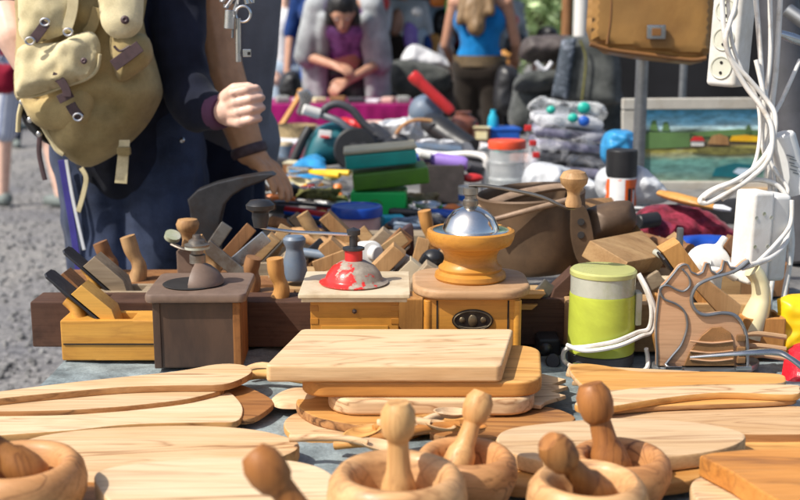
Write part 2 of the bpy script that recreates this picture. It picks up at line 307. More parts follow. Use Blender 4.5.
class B:
    def __init__(s): s.bm = bmesh.new()
    def _mi(s, faces, mi):
        for f in faces: f.material_index = mi
    def box(s, c, size, rot=None, bevel=0.0, mi=0, seg=2):
        m = Matrix.Translation(V(c))
        if rot is not None: m = m @ (rot.to_4x4() if isinstance(rot, Matrix) else Euler(rot).to_matrix().to_4x4())
        r = bmesh.ops.create_cube(s.bm, size=1.0, matrix=m @ Matrix.Diagonal((*size, 1)))
        fs = list({f for v in r['verts'] for f in v.link_faces}); s._mi(fs, mi)
        if bevel:
            es = list({e for v in r['verts'] for e in v.link_edges})
            bmesh.ops.bevel(s.bm, geom=es, offset=bevel, segments=seg, affect='EDGES', profile=.5, material=-1)
        return s
    def rings(s, rings, mi=0, cap0=True, cap1=True, closed=False):
        vs = [[s.bm.verts.new(p) for p in r] for r in rings]; n = len(vs[0]); fs = []
        L = len(vs)
        for i in range(L if closed else L - 1):
            a, b = vs[i], vs[(i + 1) % L]
            for j in range(n): fs.append(s.bm.faces.new((a[j], a[(j + 1) % n], b[(j + 1) % n], b[j])))
        if not closed:
            if cap0: fs.append(s.bm.faces.new(vs[0][::-1]))
            if cap1: fs.append(s.bm.faces.new(vs[-1]))
        s._mi(fs, mi); return s
    def lathe(s, prof, c=(0, 0, 0), axis=(0, 0, 1), n=36, mi=0, squash=(1, 1)):
        m = Matrix.Translation(V(c)) @ frame(axis)
        rr = [[m @ V((max(r, 1e-5) * math.cos(2 * math.pi * j / n) * squash[0], max(r, 1e-5) * math.sin(2 * math.pi * j / n) * squash[1], z)) for j in range(n)] for r, z in prof]
        return s.rings(rr, mi)
    def cyl(s, p0, p1, r0, r1=None, n=20, mi=0):
        p0, p1 = V(p0), V(p1); r1 = r0 if r1 is None else r1; L = (p1 - p0).length
        b = min(.12 * min(r0, r1), .15 * L)
        return s.lathe([(r0 - b, 0), (r0, b), (r1, L - b), (r1 - b, L)], p0, p1 - p0, n, mi)
    def tube(s, pts, r, n=10, mi=0, closed=False, smooth=0, flat=1.0, up=None):
        if smooth: pts = catmull(pts, smooth, closed)
        pts = [V(p) for p in pts]; N = len(pts)
        rs = r if isinstance(r, (list, tuple)) else [r] * N
        if len(rs) != N: rs = [rs[0] + (rs[-1] - rs[0]) * 0 + _lerp(rs, i / (N - 1)) - rs[0] for i in range(N)]
        rr = []; prevx = None
        for i, p in enumerate(pts):
            t = (pts[(i + 1) % N] - pts[i - 1]) if closed else (pts[min(i + 1, N - 1)] - pts[max(i - 1, 0)])
            t.normalize()
            if prevx is None:
                a = V(up) if up else (V((0, 0, 1)) if abs(t.z) < .9 else V((1, 0, 0)))
                x = a.cross(t).normalized()
            else:
                x = prevx - t * prevx.dot(t)
                x.normalize()
            prevx = x; y = t.cross(x)
            rr.append([p + x * (rs[i] * math.cos(2 * math.pi * j / n)) + y * (rs[i] * flat * math.sin(2 * math.pi * j / n)) for j in range(n)])
        return s.rings(rr, mi, closed=closed)
    def capsule(s, p0, p1, r0, r1, n=14, mi=0):
        p0, p1 = V(p0), V(p1); L = max((p1 - p0).length, 1e-4); pr = []
        for k in range(6): a = -math.pi / 2 + k * math.pi / 10; pr.append((r0 * math.cos(a), r0 * math.sin(a)))
        for k in range(6): a = k * math.pi / 10; pr.append((r1 * math.cos(a), L + r1 * math.sin(a)))
        return s.lathe(pr, p0, p1 - p0, n, mi)
    def chain(s, pts, rs, n=14, mi=0):
        for i in range(len(pts) - 1): s.capsule(pts[i], pts[i + 1], rs[i], rs[i + 1], n, mi)
        return s
    def ell(s, c, r, rot=None, n=20, mi=0):
        m = Matrix.Translation(V(c))
        if rot is not None: m = m @ Euler(rot).to_matrix().to_4x4()
        rr = r if hasattr(r, '__len__') else (r, r, r)
        q = bmesh.ops.create_uvsphere(s.bm, u_segments=n, v_segments=max(6, n // 2), radius=1, matrix=m @ Matrix.Diagonal((*rr, 1)))
        s._mi({f for v in q['verts'] for f in v.link_faces}, mi); return s
    def prism(s, pts, ext, bevel=0.0, mi=0, mi_side=None, seg=2):
        """planar outline pts, extruded along vector ext; bevel rounds both rims"""
        pts = [V(p) for p in pts]; ext = V(ext)
        nrm = V((0, 0, 0))
        for i in range(len(pts)): nrm += pts[i - 1].cross(pts[i])
        if nrm.dot(ext) > 0: pts = pts[::-1]
        vs = [s.bm.verts.new(p) for p in pts]; f = s.bm.faces.new(vs); f.material_index = mi
        r = bmesh.ops.extrude_face_region(s.bm, geom=[f])
        nv = [g for g in r['geom'] if isinstance(g, bmesh.types.BMVert)]
        bmesh.ops.translate(s.bm, vec=ext, verts=nv)
        top = [g for g in r['geom'] if isinstance(g, bmesh.types.BMFace)][0]; top.material_index = mi
        side = list({q for v in vs for q in v.link_faces} - {f, top})
        s._mi(side, mi if mi_side is None else mi_side)
        s.bm.normal_update()
        if bevel:
            es = list(f.edges) + list(top.edges)
            bmesh.ops.bevel(s.bm, geom=es, offset=bevel, segments=seg, affect='EDGES', profile=.5, material=-1, clamp_overlap=True)
        return s
    def pillow(s, outline, thick, toward, step=None, wr=0.0, ws=12.0, back=.4, power=.5, seed=0, mi=0, R=None):
        """puffed sheet: planar outline (3-D points), bulging by thick along 'toward' and back*thick the other way"""
        z = V(toward).normalized(); fr = frame(z).to_3x3(); o = sum((V(p) for p in outline), V()) / len(outline)
        inv = fr.transposed(); q = [(inv @ (V(p) - o)).xy for p in outline]
        xs = [p.x for p in q]; ys = [p.y for p in q]
        step = step or max(max(xs) - min(xs), max(ys) - min(ys)) / 26
        def dist(p):
            d = 1e9
            for i in range(len(q)):
                a, b = q[i - 1], q[i]; ab = b - a; t = max(0, min(1, (p - a).dot(ab) / max(ab.length_squared, 1e-12)))
                d = min(d, (p - a - ab * t).length)
            return d
        def inside(p):
            c = False
            for i in range(len(q)):
                a, b = q[i - 1], q[i]
                if (a.y > p.y) != (b.y > p.y) and p.x < (b.x - a.x) * (p.y - a.y) / (b.y - a.y) + a.x: c = not c
            return c
        P = []; 
        for i in range(len(q)):
            a, b = q[i], q[(i + 1) % len(q)]; k = max(1, int((b - a).length / step))
            for j in range(k): P.append(a.lerp(b, j / k))
        nb = len(P); E = [(i, (i + 1) % nb) for i in range(nb)]
        y = min(ys); row = 0
        while y < max(ys):
            x = min(xs) + (row % 2) * step / 2
            while x < max(xs):
                p = V((x, y))
                if inside(p) and dist(p) > step * .45: P.append(p)
                x += step
            y += step * .87; row += 1
        r = delaunay_2d_cdt(P, E, [], 1, 1e-7)
        vs2, fs2 = r[0], r[2]
        D = [dist(p) if i >= 0 else 0 for i, p in enumerate(vs2)]
        Rm = R or max(D)
        for sgn, amp in ((1, thick), (-1, thick * back)):
            vv = []
            for p, d in zip(vs2, D):
                t = min(d / Rm, 1); h = amp * (1 - (1 - t) ** 2) ** power
                w3 = o + fr @ V((p.x, p.y, 0))
                if wr and d > 1e-5:
                    h += wr * min(1, d / Rm * 3) * (noise.noise(w3 * ws + V((seed, 0, 0))) + .5 * noise.noise(w3 * ws * 2.3 + V((0, seed, 0))))
                vv.append(s.bm.verts.new(w3 + z * (h * sgn)))
            for f in fs2:
                fv = [vv[i] for i in f]
                try: nf = s.bm.faces.new(fv if sgn > 0 else fv[::-1]); nf.material_index = mi
                except ValueError: pass
        bmesh.ops.remove_doubles(s.bm, verts=s.bm.verts[:], dist=1e-6)
        return s
    def jit(s, amp, sc, seed=0):
        for v in s.bm.verts:
            v.co += V(noise.noise_vector(v.co * sc + V((seed, seed, 0)))) * amp
        return s
    def move(s, m):
        s.bm.transform(m); return s
    def build(s, name, mats, parent=None, org=None, sharp=38, label=None, recalc=True, local=False, wn=True):
        if not isinstance(mats, (list, tuple)): mats = [mats]
        bm = s.bm
        if recalc: bmesh.ops.recalc_face_normals(bm, faces=bm.faces[:])
        if parent is not None: org = ORG[parent.name]
        elif org is None:
            xs = [v.co for v in bm.verts]
            org = V(((min(v.x for v in xs) + max(v.x for v in xs)) / 2, (min(v.y for v in xs) + max(v.y for v in xs)) / 2, min(v.z for v in xs)))
        org = V(org)
        if not local: bmesh.ops.translate(bm, vec=-org, verts=bm.verts[:])
        me = bpy.data.meshes.new(name); bm.to_mesh(me); bm.free()
        for m in mats: me.materials.append(m if not isinstance(m, str) else M[m])
        me.shade_smooth(); me.set_sharp_from_angle(angle=math.radians(sharp))
        o = bpy.data.objects.new(name, me); col.objects.link(o)
        if wn and len(me.polygons) < 30000:
            w = o.modifiers.new('normals', 'WEIGHTED_NORMAL'); w.keep_sharp = True; w.weight = 100
        if parent is not None: o.parent = parent
        else: o.location = org
        ORG[o.name] = org
        if label: o['label'] = label
        return o
def _lerp(a, t):
    x = t * (len(a) - 1); i = min(int(x), len(a) - 2); return a[i] + (a[i + 1] - a[i]) * (x - i)
def thing(name, label, cat, loc, group=None):
    o = bpy.data.objects.new(name, None); o.empty_display_size = .02; col.objects.link(o); o.location = loc
    ORG[o.name] = V(loc); o['label'] = label; o['category'] = cat
    if group: o['group'] = group
    return o
def tag(o, label, cat, group=None):
    o['label'] = label; o['category'] = cat
    if group: o['group'] = group
    return o
def setting(o, kind='structure'):
    o['kind'] = kind; return o
def blob(b, name, mat, parent=None, voxel=.008, smooth=4, wr=0.0, ws=8.0, seed=0, org=None, aniso=(1, 1, 1)):
    """fuse the overlapping shapes in b into one continuous skin"""
    me = bpy.data.meshes.new('tmp'); bmesh.ops.recalc_face_normals(b.bm, faces=b.bm.faces[:]); b.bm.to_mesh(me); b.bm.free()
    t = bpy.data.objects.new('tmp', me); col.objects.link(t)
    r = t.modifiers.new('r', 'REMESH'); r.mode = 'VOXEL'; r.voxel_size = voxel; r.use_smooth_shade = True
    if smooth:
        k = t.modifiers.new('s', 'SMOOTH'); k.factor = .5; k.iterations = smooth
    dg = bpy.context.evaluated_depsgraph_get(); dg.update()
    nm = bpy.data.meshes.new_from_object(t.evaluated_get(dg))
    bpy.data.objects.remove(t); bpy.data.meshes.remove(me)
    c = B(); c.bm.from_mesh(nm); bpy.data.meshes.remove(nm)
    if wr:
        c.bm.normal_update()
        for v in c.bm.verts:
            q = V((v.co.x * aniso[0], v.co.y * aniso[1], v.co.z * aniso[2])) * ws
            n = noise.noise(q + V((seed, 0, 0))) + .5 * noise.noise(q * 2.1 + V((0, seed, 0)))
            v.co += v.normal * (n * wr)
    return c.build(name, mat, parent, org, sharp=80, recalc=False, wn=False)
def pts_at(px, Y): return [AT(u, v, Y) for u, v in px]
def pts_z(px, z): return [PZ(u, v, z) for u, v in px]
# ------------------------------------------------------------------ ground, tables, cloths
def sheet(name, x0, x1, y0, y1, z, nx, ny, fn, mat, kind=None):
    b = B(); g = [[b.bm.verts.new((x0 + (x1 - x0) * i / nx, y0 + (y1 - y0) * j / ny, z + fn(x0 + (x1 - x0) * i / nx, y0 + (y1 - y0) * j / ny))) for i in range(nx + 1)] for j in range(ny + 1)]
    for j in range(ny):
        for i in range(nx): b.bm.faces.new((g[j][i], g[j][i + 1], g[j + 1][i + 1], g[j + 1][i]))
    return b.build(name, mat, org=(0, 0, 0))
def ground_mat():
    m, nt, b = newmat('gravel_asphalt')
    v = coords(nt, (1, 1, 1), rand=False)
    n1 = noise_(nt, v, 34, 6, .8); n2 = noise_(nt, v, 1.1, 5, .6); n3 = noise_(nt, v, 190, 2, .6)
    c = ramp(nt, n1, [(.36, (.07, .072, .08)), (.5, (.26, .258, .26)), (.63, (.54, .53, .51))])
    c2 = ramp(nt, n2, [(.35, (.62, .62, .66)), (.65, (1.15, 1.1, 1.02))])
    c = mix(nt, 1.0, c, c2, 'MULTIPLY')
    c3 = ramp(nt, n3, [(.35, (.6, .6, .6)), (.6, (1.1, 1.1, 1.1))]); c = mix(nt, .8, c, c3, 'MULTIPLY')
    nt.links.new(c, b.inputs['Base Color']); b.inputs['Roughness'].default_value = .9
    bump(nt, b, n1, .6, .012); return m
gm = ground_mat()
setting(sheet('ground', -60, 60, -10, 140, 0, 2, 2, lambda x, y: 0, gm))
rg = random.Random(77); gv, gf = [], []
tb = bmesh.new(); bmesh.ops.create_icosphere(tb, subdivisions=1, radius=1); tb.verts.index_update()
tv = [v.co.copy() for v in tb.verts]; tf = [[v.index for v in f.verts] for f in tb.faces]; tb.free()
for i in range(6500):
    y = 3.2 + 7.5 * rg.random() ** 1.5; x = -.75 - rg.random() * (.55 + .30 * y); r = .005 + .014 * rg.random() ** 2.5
    mm = Matrix.Translation((x, y, r * .3)) @ Euler((rg.random() * 3, rg.random() * 3, rg.random() * 3)).to_matrix().to_4x4() @ Matrix.Diagonal((1.2 * r, .9 * r, .6 * r, 1))
    k = len(gv); gv += [mm @ v for v in tv]; gf += [[k + q for q in f] for f in tf]
gme = bpy.data.meshes.new('gravel'); gme.from_pydata(gv, [], gf); gme.materials.append(M['hay']); gme.shade_smooth()
go = bpy.data.objects.new('gravel', gme); col.objects.link(go); setting(go, 'stuff')
def drape(name, x0, x1, y0, y1, drop, mat, seed, label, cat, step=.022, left=True, front=True, amp=.004, back=True):
    """cloth over a table top, hanging down at its edges"""
    b = B(); xs = []; ys = []
    def axis(a0, a1, lo, hi):
        out = []; k = 6
        if lo: out += [(a0 - .012 - .01 * (i / k), -drop * (1 - i / k)) for i in range(k)]
        n = int((a1 - a0) / step); out += [(a0 + (a1 - a0) * i / n, 0) for i in range(n + 1)]
        if hi: out += [(a1 + .012 + .01 * (i / k), -drop * (i / k)) for i in range(1, k + 1)]
        return out
    X = axis(x0, x1, left, True); Y = axis(y0, y1, front, back); g = []
    for y, dy in Y:
        row = []
        for x, dx in X:
            d = min(dx, dy); w = 0
            p = V((x, y, 0))
            h = amp * (noise.noise(V((x * 9, y * 14, seed))) + .6 * noise.noise(V((x * 23 + 5, y * 30, seed))))
            r = abs(noise.noise(V((x * 6 + y * 3.0, y * 4.0 - x * 5, seed + 9)))); h += amp * 1.6 * max(0, .18 - r) / .18
            px = py = 0
            if d < 0:
                px = .014 * noise.noise(V((0, y * 16, seed))) * (d / -drop) if dx < 0 else 0
                py = .014 * noise.noise(V((x * 16, 0, seed))) * (d / -drop) if dy < 0 else 0
                h *= .3
            row.append(b.bm.verts.new((x + px, y + py, TZ - .004 + h * .7 - abs(amp) * .6 + d)))
        g.append(row)
    for j in range(len(g) - 1):
        for i in range(len(g[0]) - 1): b.bm.faces.new((g[j][i], g[j][i + 1], g[j + 1][i + 1], g[j + 1][i]))
    o = b.build(name, mat, sharp=60); return tag(o, label, cat)
def table(x0, x1, y0, y1, label, z=TZ - .022):
    t = thing('trestle_table', label, 'table', ((x0 + x1) / 2, (y0 + y1) / 2, 0))
    B().box(((x0 + x1) / 2, (y0 + y1) / 2, z - .012), (x1 - x0, y1 - y0, .022), bevel=.003).build('table_top', 'mbrown', t)
    for x in (x0 + .06, x1 - .06):
        for y in (y0 + .06, y1 - .06): B().box((x, y, (z - .024) / 2), (.045, .045, z - .026), bevel=.003).build('leg', 'mbrown', t)
table(-.50, 1.30, .60, 2.12, 'near trestle table under the slate blue cloth of wooden boards')
drape('tablecloth', -.505, 1.31, .59, 2.13, .24, 'slate', 3, 'crumpled slate blue cloth under the boards and mortars', 'tablecloth')
table(-.33, 1.30, 2.16, 2.85, 'middle trestle table under grey cloth with jars and boxes')
drape('tablecloth', -.335, 1.31, 2.15, 2.87, .3, 'farcloth', 13, 'grey cloth under the blue lidded jar and green boxes', 'tablecloth', .03)
table(-.62, 1.60, 2.92, 5.6, 'far trestle table under grey cloth piled with second hand goods')
drape('tablecloth', -.625, 1.61, 2.90, 5.62, .3, 'farcloth', 23, 'grey cloth under the circular saw and the luggage', 'tablecloth', .05)
# ------------------------------------------------------------------ wooden boards lying on the near cloth
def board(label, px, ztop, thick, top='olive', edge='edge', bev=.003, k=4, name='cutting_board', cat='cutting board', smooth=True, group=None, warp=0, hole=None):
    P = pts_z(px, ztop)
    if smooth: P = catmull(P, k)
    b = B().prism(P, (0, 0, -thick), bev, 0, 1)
    if warp:
        c = sum(P, V()) / len(P)
        for v in b.bm.verts: v.co.z += warp * ((v.co - c).length ** 2) + .0015 * noise.noise(v.co * 12)
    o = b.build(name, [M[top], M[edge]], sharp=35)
    return tag(o, label, cat, group)
# left pile of spatulas
board('brown ribbed spatula tip under the pale blades by the dark mill', [(60, 402), (150, 396), (217, 385), (238, 384), (254, 389), (273, 400), (268, 409), (246, 419), (200, 415), (120, 412)], TZ + .010, .008, 'bowl2', 'bark', .002, name='wooden_spatula', cat='spatula')
board('long pale spatula with dark bark edge along the back of the left pile', [(-60, 400), (0, 391), (80, 381), (175, 371), (215, 364), (240, 364), (252, 369), (246, 376), (222, 384), (170, 385), (117, 387), (60, 392), (0, 398), (-60, 406)], TZ + .030, .010, 'olive', 'bark', .002, name='wooden_spatula', cat='spatula')
board('narrow pale spatula with knotted tip between two blades at left', [(-50, 411), (6, 402), (18, 399), (90, 393), (190, 387), (225, 388), (190, 398), (143, 404), (110, 407), (60, 410), (0, 411)], TZ + .020, .008, 'olive2', 'bark', .002, name='wooden_spatula', cat='spatula')
board('broad rounded cream spatula blade in front of the left pile', [(-60, 416), (0, 412), (100, 409), (150, 401), (200, 390), (225, 390), (238, 399), (243, 410), (236, 421), (205, 422), (130, 424), (70, 430), (0, 435), (-60, 441)], TZ + .013, .009, 'olive2', 'edge', .002, name='wooden_spatula', cat='spatula')
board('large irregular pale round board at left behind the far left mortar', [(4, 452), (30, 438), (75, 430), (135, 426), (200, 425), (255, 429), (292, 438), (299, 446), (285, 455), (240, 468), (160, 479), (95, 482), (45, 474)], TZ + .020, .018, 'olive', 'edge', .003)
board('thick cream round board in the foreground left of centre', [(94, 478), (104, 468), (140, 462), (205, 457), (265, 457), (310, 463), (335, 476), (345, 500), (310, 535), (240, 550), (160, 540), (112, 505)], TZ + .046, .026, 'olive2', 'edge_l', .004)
board('small brown olive offcut under the thick round board', [(60, 486), (110, 476), (140, 480), (130, 500), (80, 505)], TZ + .017, .014, 'bowl2', 'bark', .002)
tag(B().tube([PZ(235, 379, TZ + .012), PZ(265, 374, TZ + .014), PZ(305, 380, TZ + .012)], [.006, .007, .006], 12, smooth=5).build('wooden_spoon', 'olive3'), 'honey brown spoon handle lying behind the spatulas by the dark mill', 'spoon')
tag(B().tube([PZ(243, 371, TZ + .012), PZ(262, 366, TZ + .015), PZ(300, 371, TZ + .012)], [.005, .008, .005], 12, smooth=5, flat=.7).build('wooden_spoon', 'edge_l'), 'short pale spoon handle between dark mill and board stack', 'spoon')
b = B().pillow(catmull(pts_z([(270, 402), (280, 394), (296, 390), (318, 392), (330, 400), (318, 408), (296, 409), (278, 408)], TZ + .006), 4), .010, (0, 0, 1), back=.4)
tag(b.build('wooden_spoon', 'olive2'), 'pale grey spoon tip poking from under the board stack at left', 'spoon')
# centre stack
def rect_board(label, x0, x1, y0, y1, zt, th, top, edge, r=.012, yaw=0.0, bev=.003, extra=None, skew=0.0):
    P = []
    for cx, cy, a0 in ((x1 - r, y1 - r, 0), (x0 + r, y1 - r, 90), (x0 + r, y0 + r, 180), (x1 - r, y0 + r, 270)):
        for k in range(7):
            a = math.radians(a0 + 15 * k); P.append(V((cx + r * math.cos(a), cy + r * math.sin(a), zt)))
    if extra: P = extra(P)
    c = V(((x0 + x1) / 2, (y0 + y1) / 2, 0)); m = Matrix.Translation(c) @ Matrix.Rotation(yaw, 4, 'Z') @ Matrix.Translation(-c)
    P = [m @ p for p in P]
    for p in P: p.x += skew * (p.y - y0)
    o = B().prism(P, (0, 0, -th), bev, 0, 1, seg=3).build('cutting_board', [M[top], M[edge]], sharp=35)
    return tag(o, label, 'cutting board')
fl = AT(265, 364, 1.375).x; fr_ = AT(500, 365, 1.375).x
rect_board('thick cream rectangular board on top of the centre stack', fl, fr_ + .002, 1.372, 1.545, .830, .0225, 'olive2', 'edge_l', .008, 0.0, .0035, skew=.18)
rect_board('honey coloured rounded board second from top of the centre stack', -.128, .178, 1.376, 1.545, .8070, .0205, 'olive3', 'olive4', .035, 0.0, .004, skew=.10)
rect_board('pale thick board third in the centre stack with rounded right end', -.092, .172, 1.368, 1.50, .7862, .0215, 'olive', 'olive', .04, 0, .005)
board('dark barked round board at the bottom of the centre stack', [(296, 402), (302, 392), (330, 384), (430, 378), (520, 382), (535, 396), (500, 414), (440, 424), (380, 427), (325, 419), (304, 411)], TZ + .0142, .0130, 'olive3', 'bark', .003)
board('light honey round board jutting out left under the centre stack', [(284, 426), (288, 417), (305, 411), (360, 408), (430, 414), (420, 430), (380, 438), (330, 440), (296, 436)], TZ + .0012, .010, 'olive', 'olive3', .002)
board('shadowed brown board behind the round board right of the stack', [(430, 433), (455, 418), (500, 408), (545, 406), (572, 414), (572, 421), (540, 430), (490, 438)], TZ + .012, .010, 'bowl2', 'bark', .003)
# right group
board('long pale board lying flat under the right hand spatulas', [(596, 418), (607, 408), (660, 402), (740, 402), (820, 408), (870, 420), (830, 432), (760, 434), (690, 432), (620, 430)], TZ + .022, .018, 'olive', 'bark', .003)
board('orange tinted board under the long pale board at right edge', [(690, 450), (740, 438), (800, 435), (850, 438), (850, 452), (780, 456)], TZ + .012, .011, 'olive3', 'bark', .002)
board('pale thick rounded board between the mortars and the orange board', [(496, 437), (512, 427), (560, 421), (620, 417), (690, 421), (732, 428), (746, 435), (738, 443), (715, 450), (672, 456), (600, 463), (540, 460), (505, 449)], TZ + .036, .0185, 'olive2', 'edge_l', .004)
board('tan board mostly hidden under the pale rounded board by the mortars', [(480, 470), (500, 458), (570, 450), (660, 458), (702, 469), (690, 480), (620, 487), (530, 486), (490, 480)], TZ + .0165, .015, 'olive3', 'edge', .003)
board('thick orange board with a pointed left corner at lower right', [(700, 455), (712, 452), (742, 449), (800, 447), (880, 450), (890, 500), (800, 512), (760, 490), (733, 472)], TZ + .054, .024, 'olive4', 'olive4', .003, smooth=False)
board('pale board edge under the pointed orange board at lower right', [(690, 486), (700, 476), (740, 470), (820, 468), (860, 490), (830, 520), (730, 515), (700, 503)], TZ + .0285, .024, 'olive', 'edge_l', .004)
board('long honey spatula with twin ridges lying behind the others at right', [(569, 368), (580, 363), (605, 365), (640, 371), (712, 371), (775, 373), (786, 378), (776, 383), (700, 384), (640, 388), (590, 388)], TZ + .036, .009, 'olive3', 'olive', .003, name='wooden_spatula', cat='spatula')
board('long pale spatula with straight handle in front of the right pile', [(575, 402), (600, 393), (640, 387), (700, 385), (790, 384), (800, 388), (792, 394), (720, 392), (660, 398), (610, 406), (585, 407)], TZ + .040, .010, 'olive2', 'olive3', .003, name='wooden_spatula', cat='spatula')
board('brown spatula lowest of the right hand pile', [(580, 405), (640, 396), (720, 393), (785, 395), (793, 400), (740, 403), (660, 406), (600, 410)], TZ + .030, .007, 'olive3', 'bark', .002, name='wooden_spatula', cat='spatula')
board('pale spatula with pointed tips right of the green canister base', [(566, 372), (569, 363), (600, 366), (700, 371), (705, 377), (640, 380), (590, 382), (572, 381), (584, 376)], TZ + .0265, .007, 'olive', 'olive', .002, name='wooden_spatula', cat='spatula', smooth=False)
board('pale salad fork with serrated tines beside the board stack', [(505, 384), (541, 373), (566, 379), (552, 384), (568, 386), (551, 391), (566, 395), (546, 401), (541, 405), (510, 402)], TZ + .020, .006, 'olive2', 'olive', .0015, name='salad_fork', cat='salad fork', smooth=False)
# spoons in front of the stack
def spoon(label, a, c, bowl_r=.021, mat='olive3', dz=0.0, hr=.0055, up=(0, 0, 1)):
    a, c = V(a), V(c); d = (c - a).normalized(); L = (c - a).length
    t = thing('wooden_spoon', label, 'spoon', (a.x, a.y, TZ))
    mid = a.lerp(c, .55) + V((0, 0, .004))
    B().tube([a, mid, c - d * bowl_r * .9], [hr, hr * .8, hr * .9], 12, smooth=6).build('handle', mat, t)
    prof = [(.0, -.55), (.5, -.5), (.85, -.28), (1, 0), (.9, .02), (.72, -.2), (.4, -.36), (0, -.42)]
    q = B().lathe([(r, z) for r, z in prof], (0, 0, 0), (0, 0, 1), 28)
    f = frame(up, d)
    q.move(Matrix.Translation(c) @ Matrix.Rotation(math.atan2(d.y, d.x), 4, 'Z') @ Matrix.Rotation(.15, 4, 'Y') @ Matrix.Diagonal((bowl_r * 1.45, bowl_r, bowl_r * .8, 1)))
    q.build('spoon_bowl', mat, t)
spoon('pale wooden spoon lying across the front of the board stack', PZ(290, 438, TZ + .03), PZ(380, 444, TZ + .030), .016, 'olive', hr=.005)
spoon('honey spoon with round bowl tucked behind the upright pestle', PZ(440, 417, TZ + .03), PZ(362, 431, TZ + .030), .017, 'olive3')
spoon('spoon with curved cream bowl leaning against the stack behind the slanted pestle', PZ(400, 436, TZ + .028), PZ(452, 411, TZ + .040), .018, 'olive2')
spoon('orange brown spoon handle running behind the middle mortar', PZ(370, 441, TZ + .022), PZ(470, 424, TZ + .034), .015, 'olive4', hr=.007)
spoon('small pale spoon lying between upright pestle and board stack', PZ(378, 424, TZ + .034), PZ(440, 424, TZ + .038), .013, 'olive', hr=.006)
spoon('stubby brown spoon beneath the pale spoon on the cloth', PZ(335, 445, TZ + .012), PZ(392, 448, TZ + .016), .014, 'olive3', hr=.006)
# ------------------------------------------------------------------ mortars and pestles
def mortar(label, cu, cv, zr, R, mat, group=None, sq=1.0):
    c = PZ(cu, cv, zr); c.z = TZ + .0; h = zr - TZ
    prof = [(0, 0), (.50 * R, 0), (.60 * R, .004), (.84 * R, .30 * h), (.98 * R, .58 * h), (1.0 * R, .72 * h), (.96 * R, .88 * h), (.86 * R, .975 * h), (.78 * R, h), (.70 * R, .985 * h), (.63 * R, .93 * h), (.58 * R, .80 * h), (.50 * R, .50 * h), (.32 * R, .30 * h), (0, .25 * h)]
    b = B().lathe(prof, c, (0, 0, 1), 56); b.jit(.0018, 14, R * 100)
    return tag(b.build('wooden_mortar', mat, org=c), label, 'mortar', group), c
def pestle(label, p0, p1, mat, s=1.0):
    p0, p1 = V(p0), V(p1); L = (p1 - p0).length
    prof = [(0, 0), (.010 * s, .001), (.017 * s, .008), (.0185 * s, .022), (.016 * s, .04), (.0115 * s, .45 * L), (.0098 * s, .66 * L), (.0105 * s, L - .036 * s), (.0145 * s, L - .031 * s), (.0168 * s, L - .020 * s), (.0158 * s, L - .009 * s), (.0115 * s, L - .0018 * s), (.0105 * s, L), (0, L)]
    b = B().lathe(prof, p0, p1 - p0, 32); b.jit(.0008, 20, s)
    return tag(b.build('wooden_pestle', mat, sharp=50), label, 'pestle')
_, c = mortar('brown mortar cut by the left edge of the photo', 17, 459, .832, .066, 'bowl')
pestle('brown pestle lying in the far left mortar', c + V((.020, .012, .052)), AT(-40, 418, 1.06), 'pestle_d')
_, c = mortar('pale brown mortar with an upright pale pestle in centre foreground', 397, 470, .840, .0665, 'bowl3')
pestle('pale pestle standing upright in the centre mortar', c + V((.002, .012, .032)), AT(398, 402, 1.02), 'pestle', 1.0)
_, c = mortar('brown mortar just right of the centre mortar with a slanted pestle', 465, 451, .818, .0535, 'bowl')
pestle('long pale pestle leaning right out of the second mortar from centre', c + V((-.016, .004, .026)), AT(483, 392, 1.15), 'pestle', .92)
_, c = mortar('brown mortar in right foreground with a dark pestle lying to the left', 588, 477, .832, .0575, 'bowl3')
pestle('brown pestle resting on the left rim of the right foreground mortar', c + V((.022, .004, .048)), AT(548, 441, .985), 'pestle_d', 1.0)
_, c = mortar('reddish mortar behind the right foreground mortar', 619, 452, .813, .054, 'bowl')
pestle('orange brown pestle standing upright in the rear right mortar', c + V((.0, .0, .025)), AT(590, 384, 1.14), 'pestle_d', 1.12)
_, c = mortar('brown mortar nearest the camera below the leaning pestle', 350, 565, .815, .050, 'bowl2')
pestle('thick brown pestle leaning left in the foreground below the round board', c + V((.024, -.002, .028)), AT(252, 452, .885), 'pestle_d', 1.05)
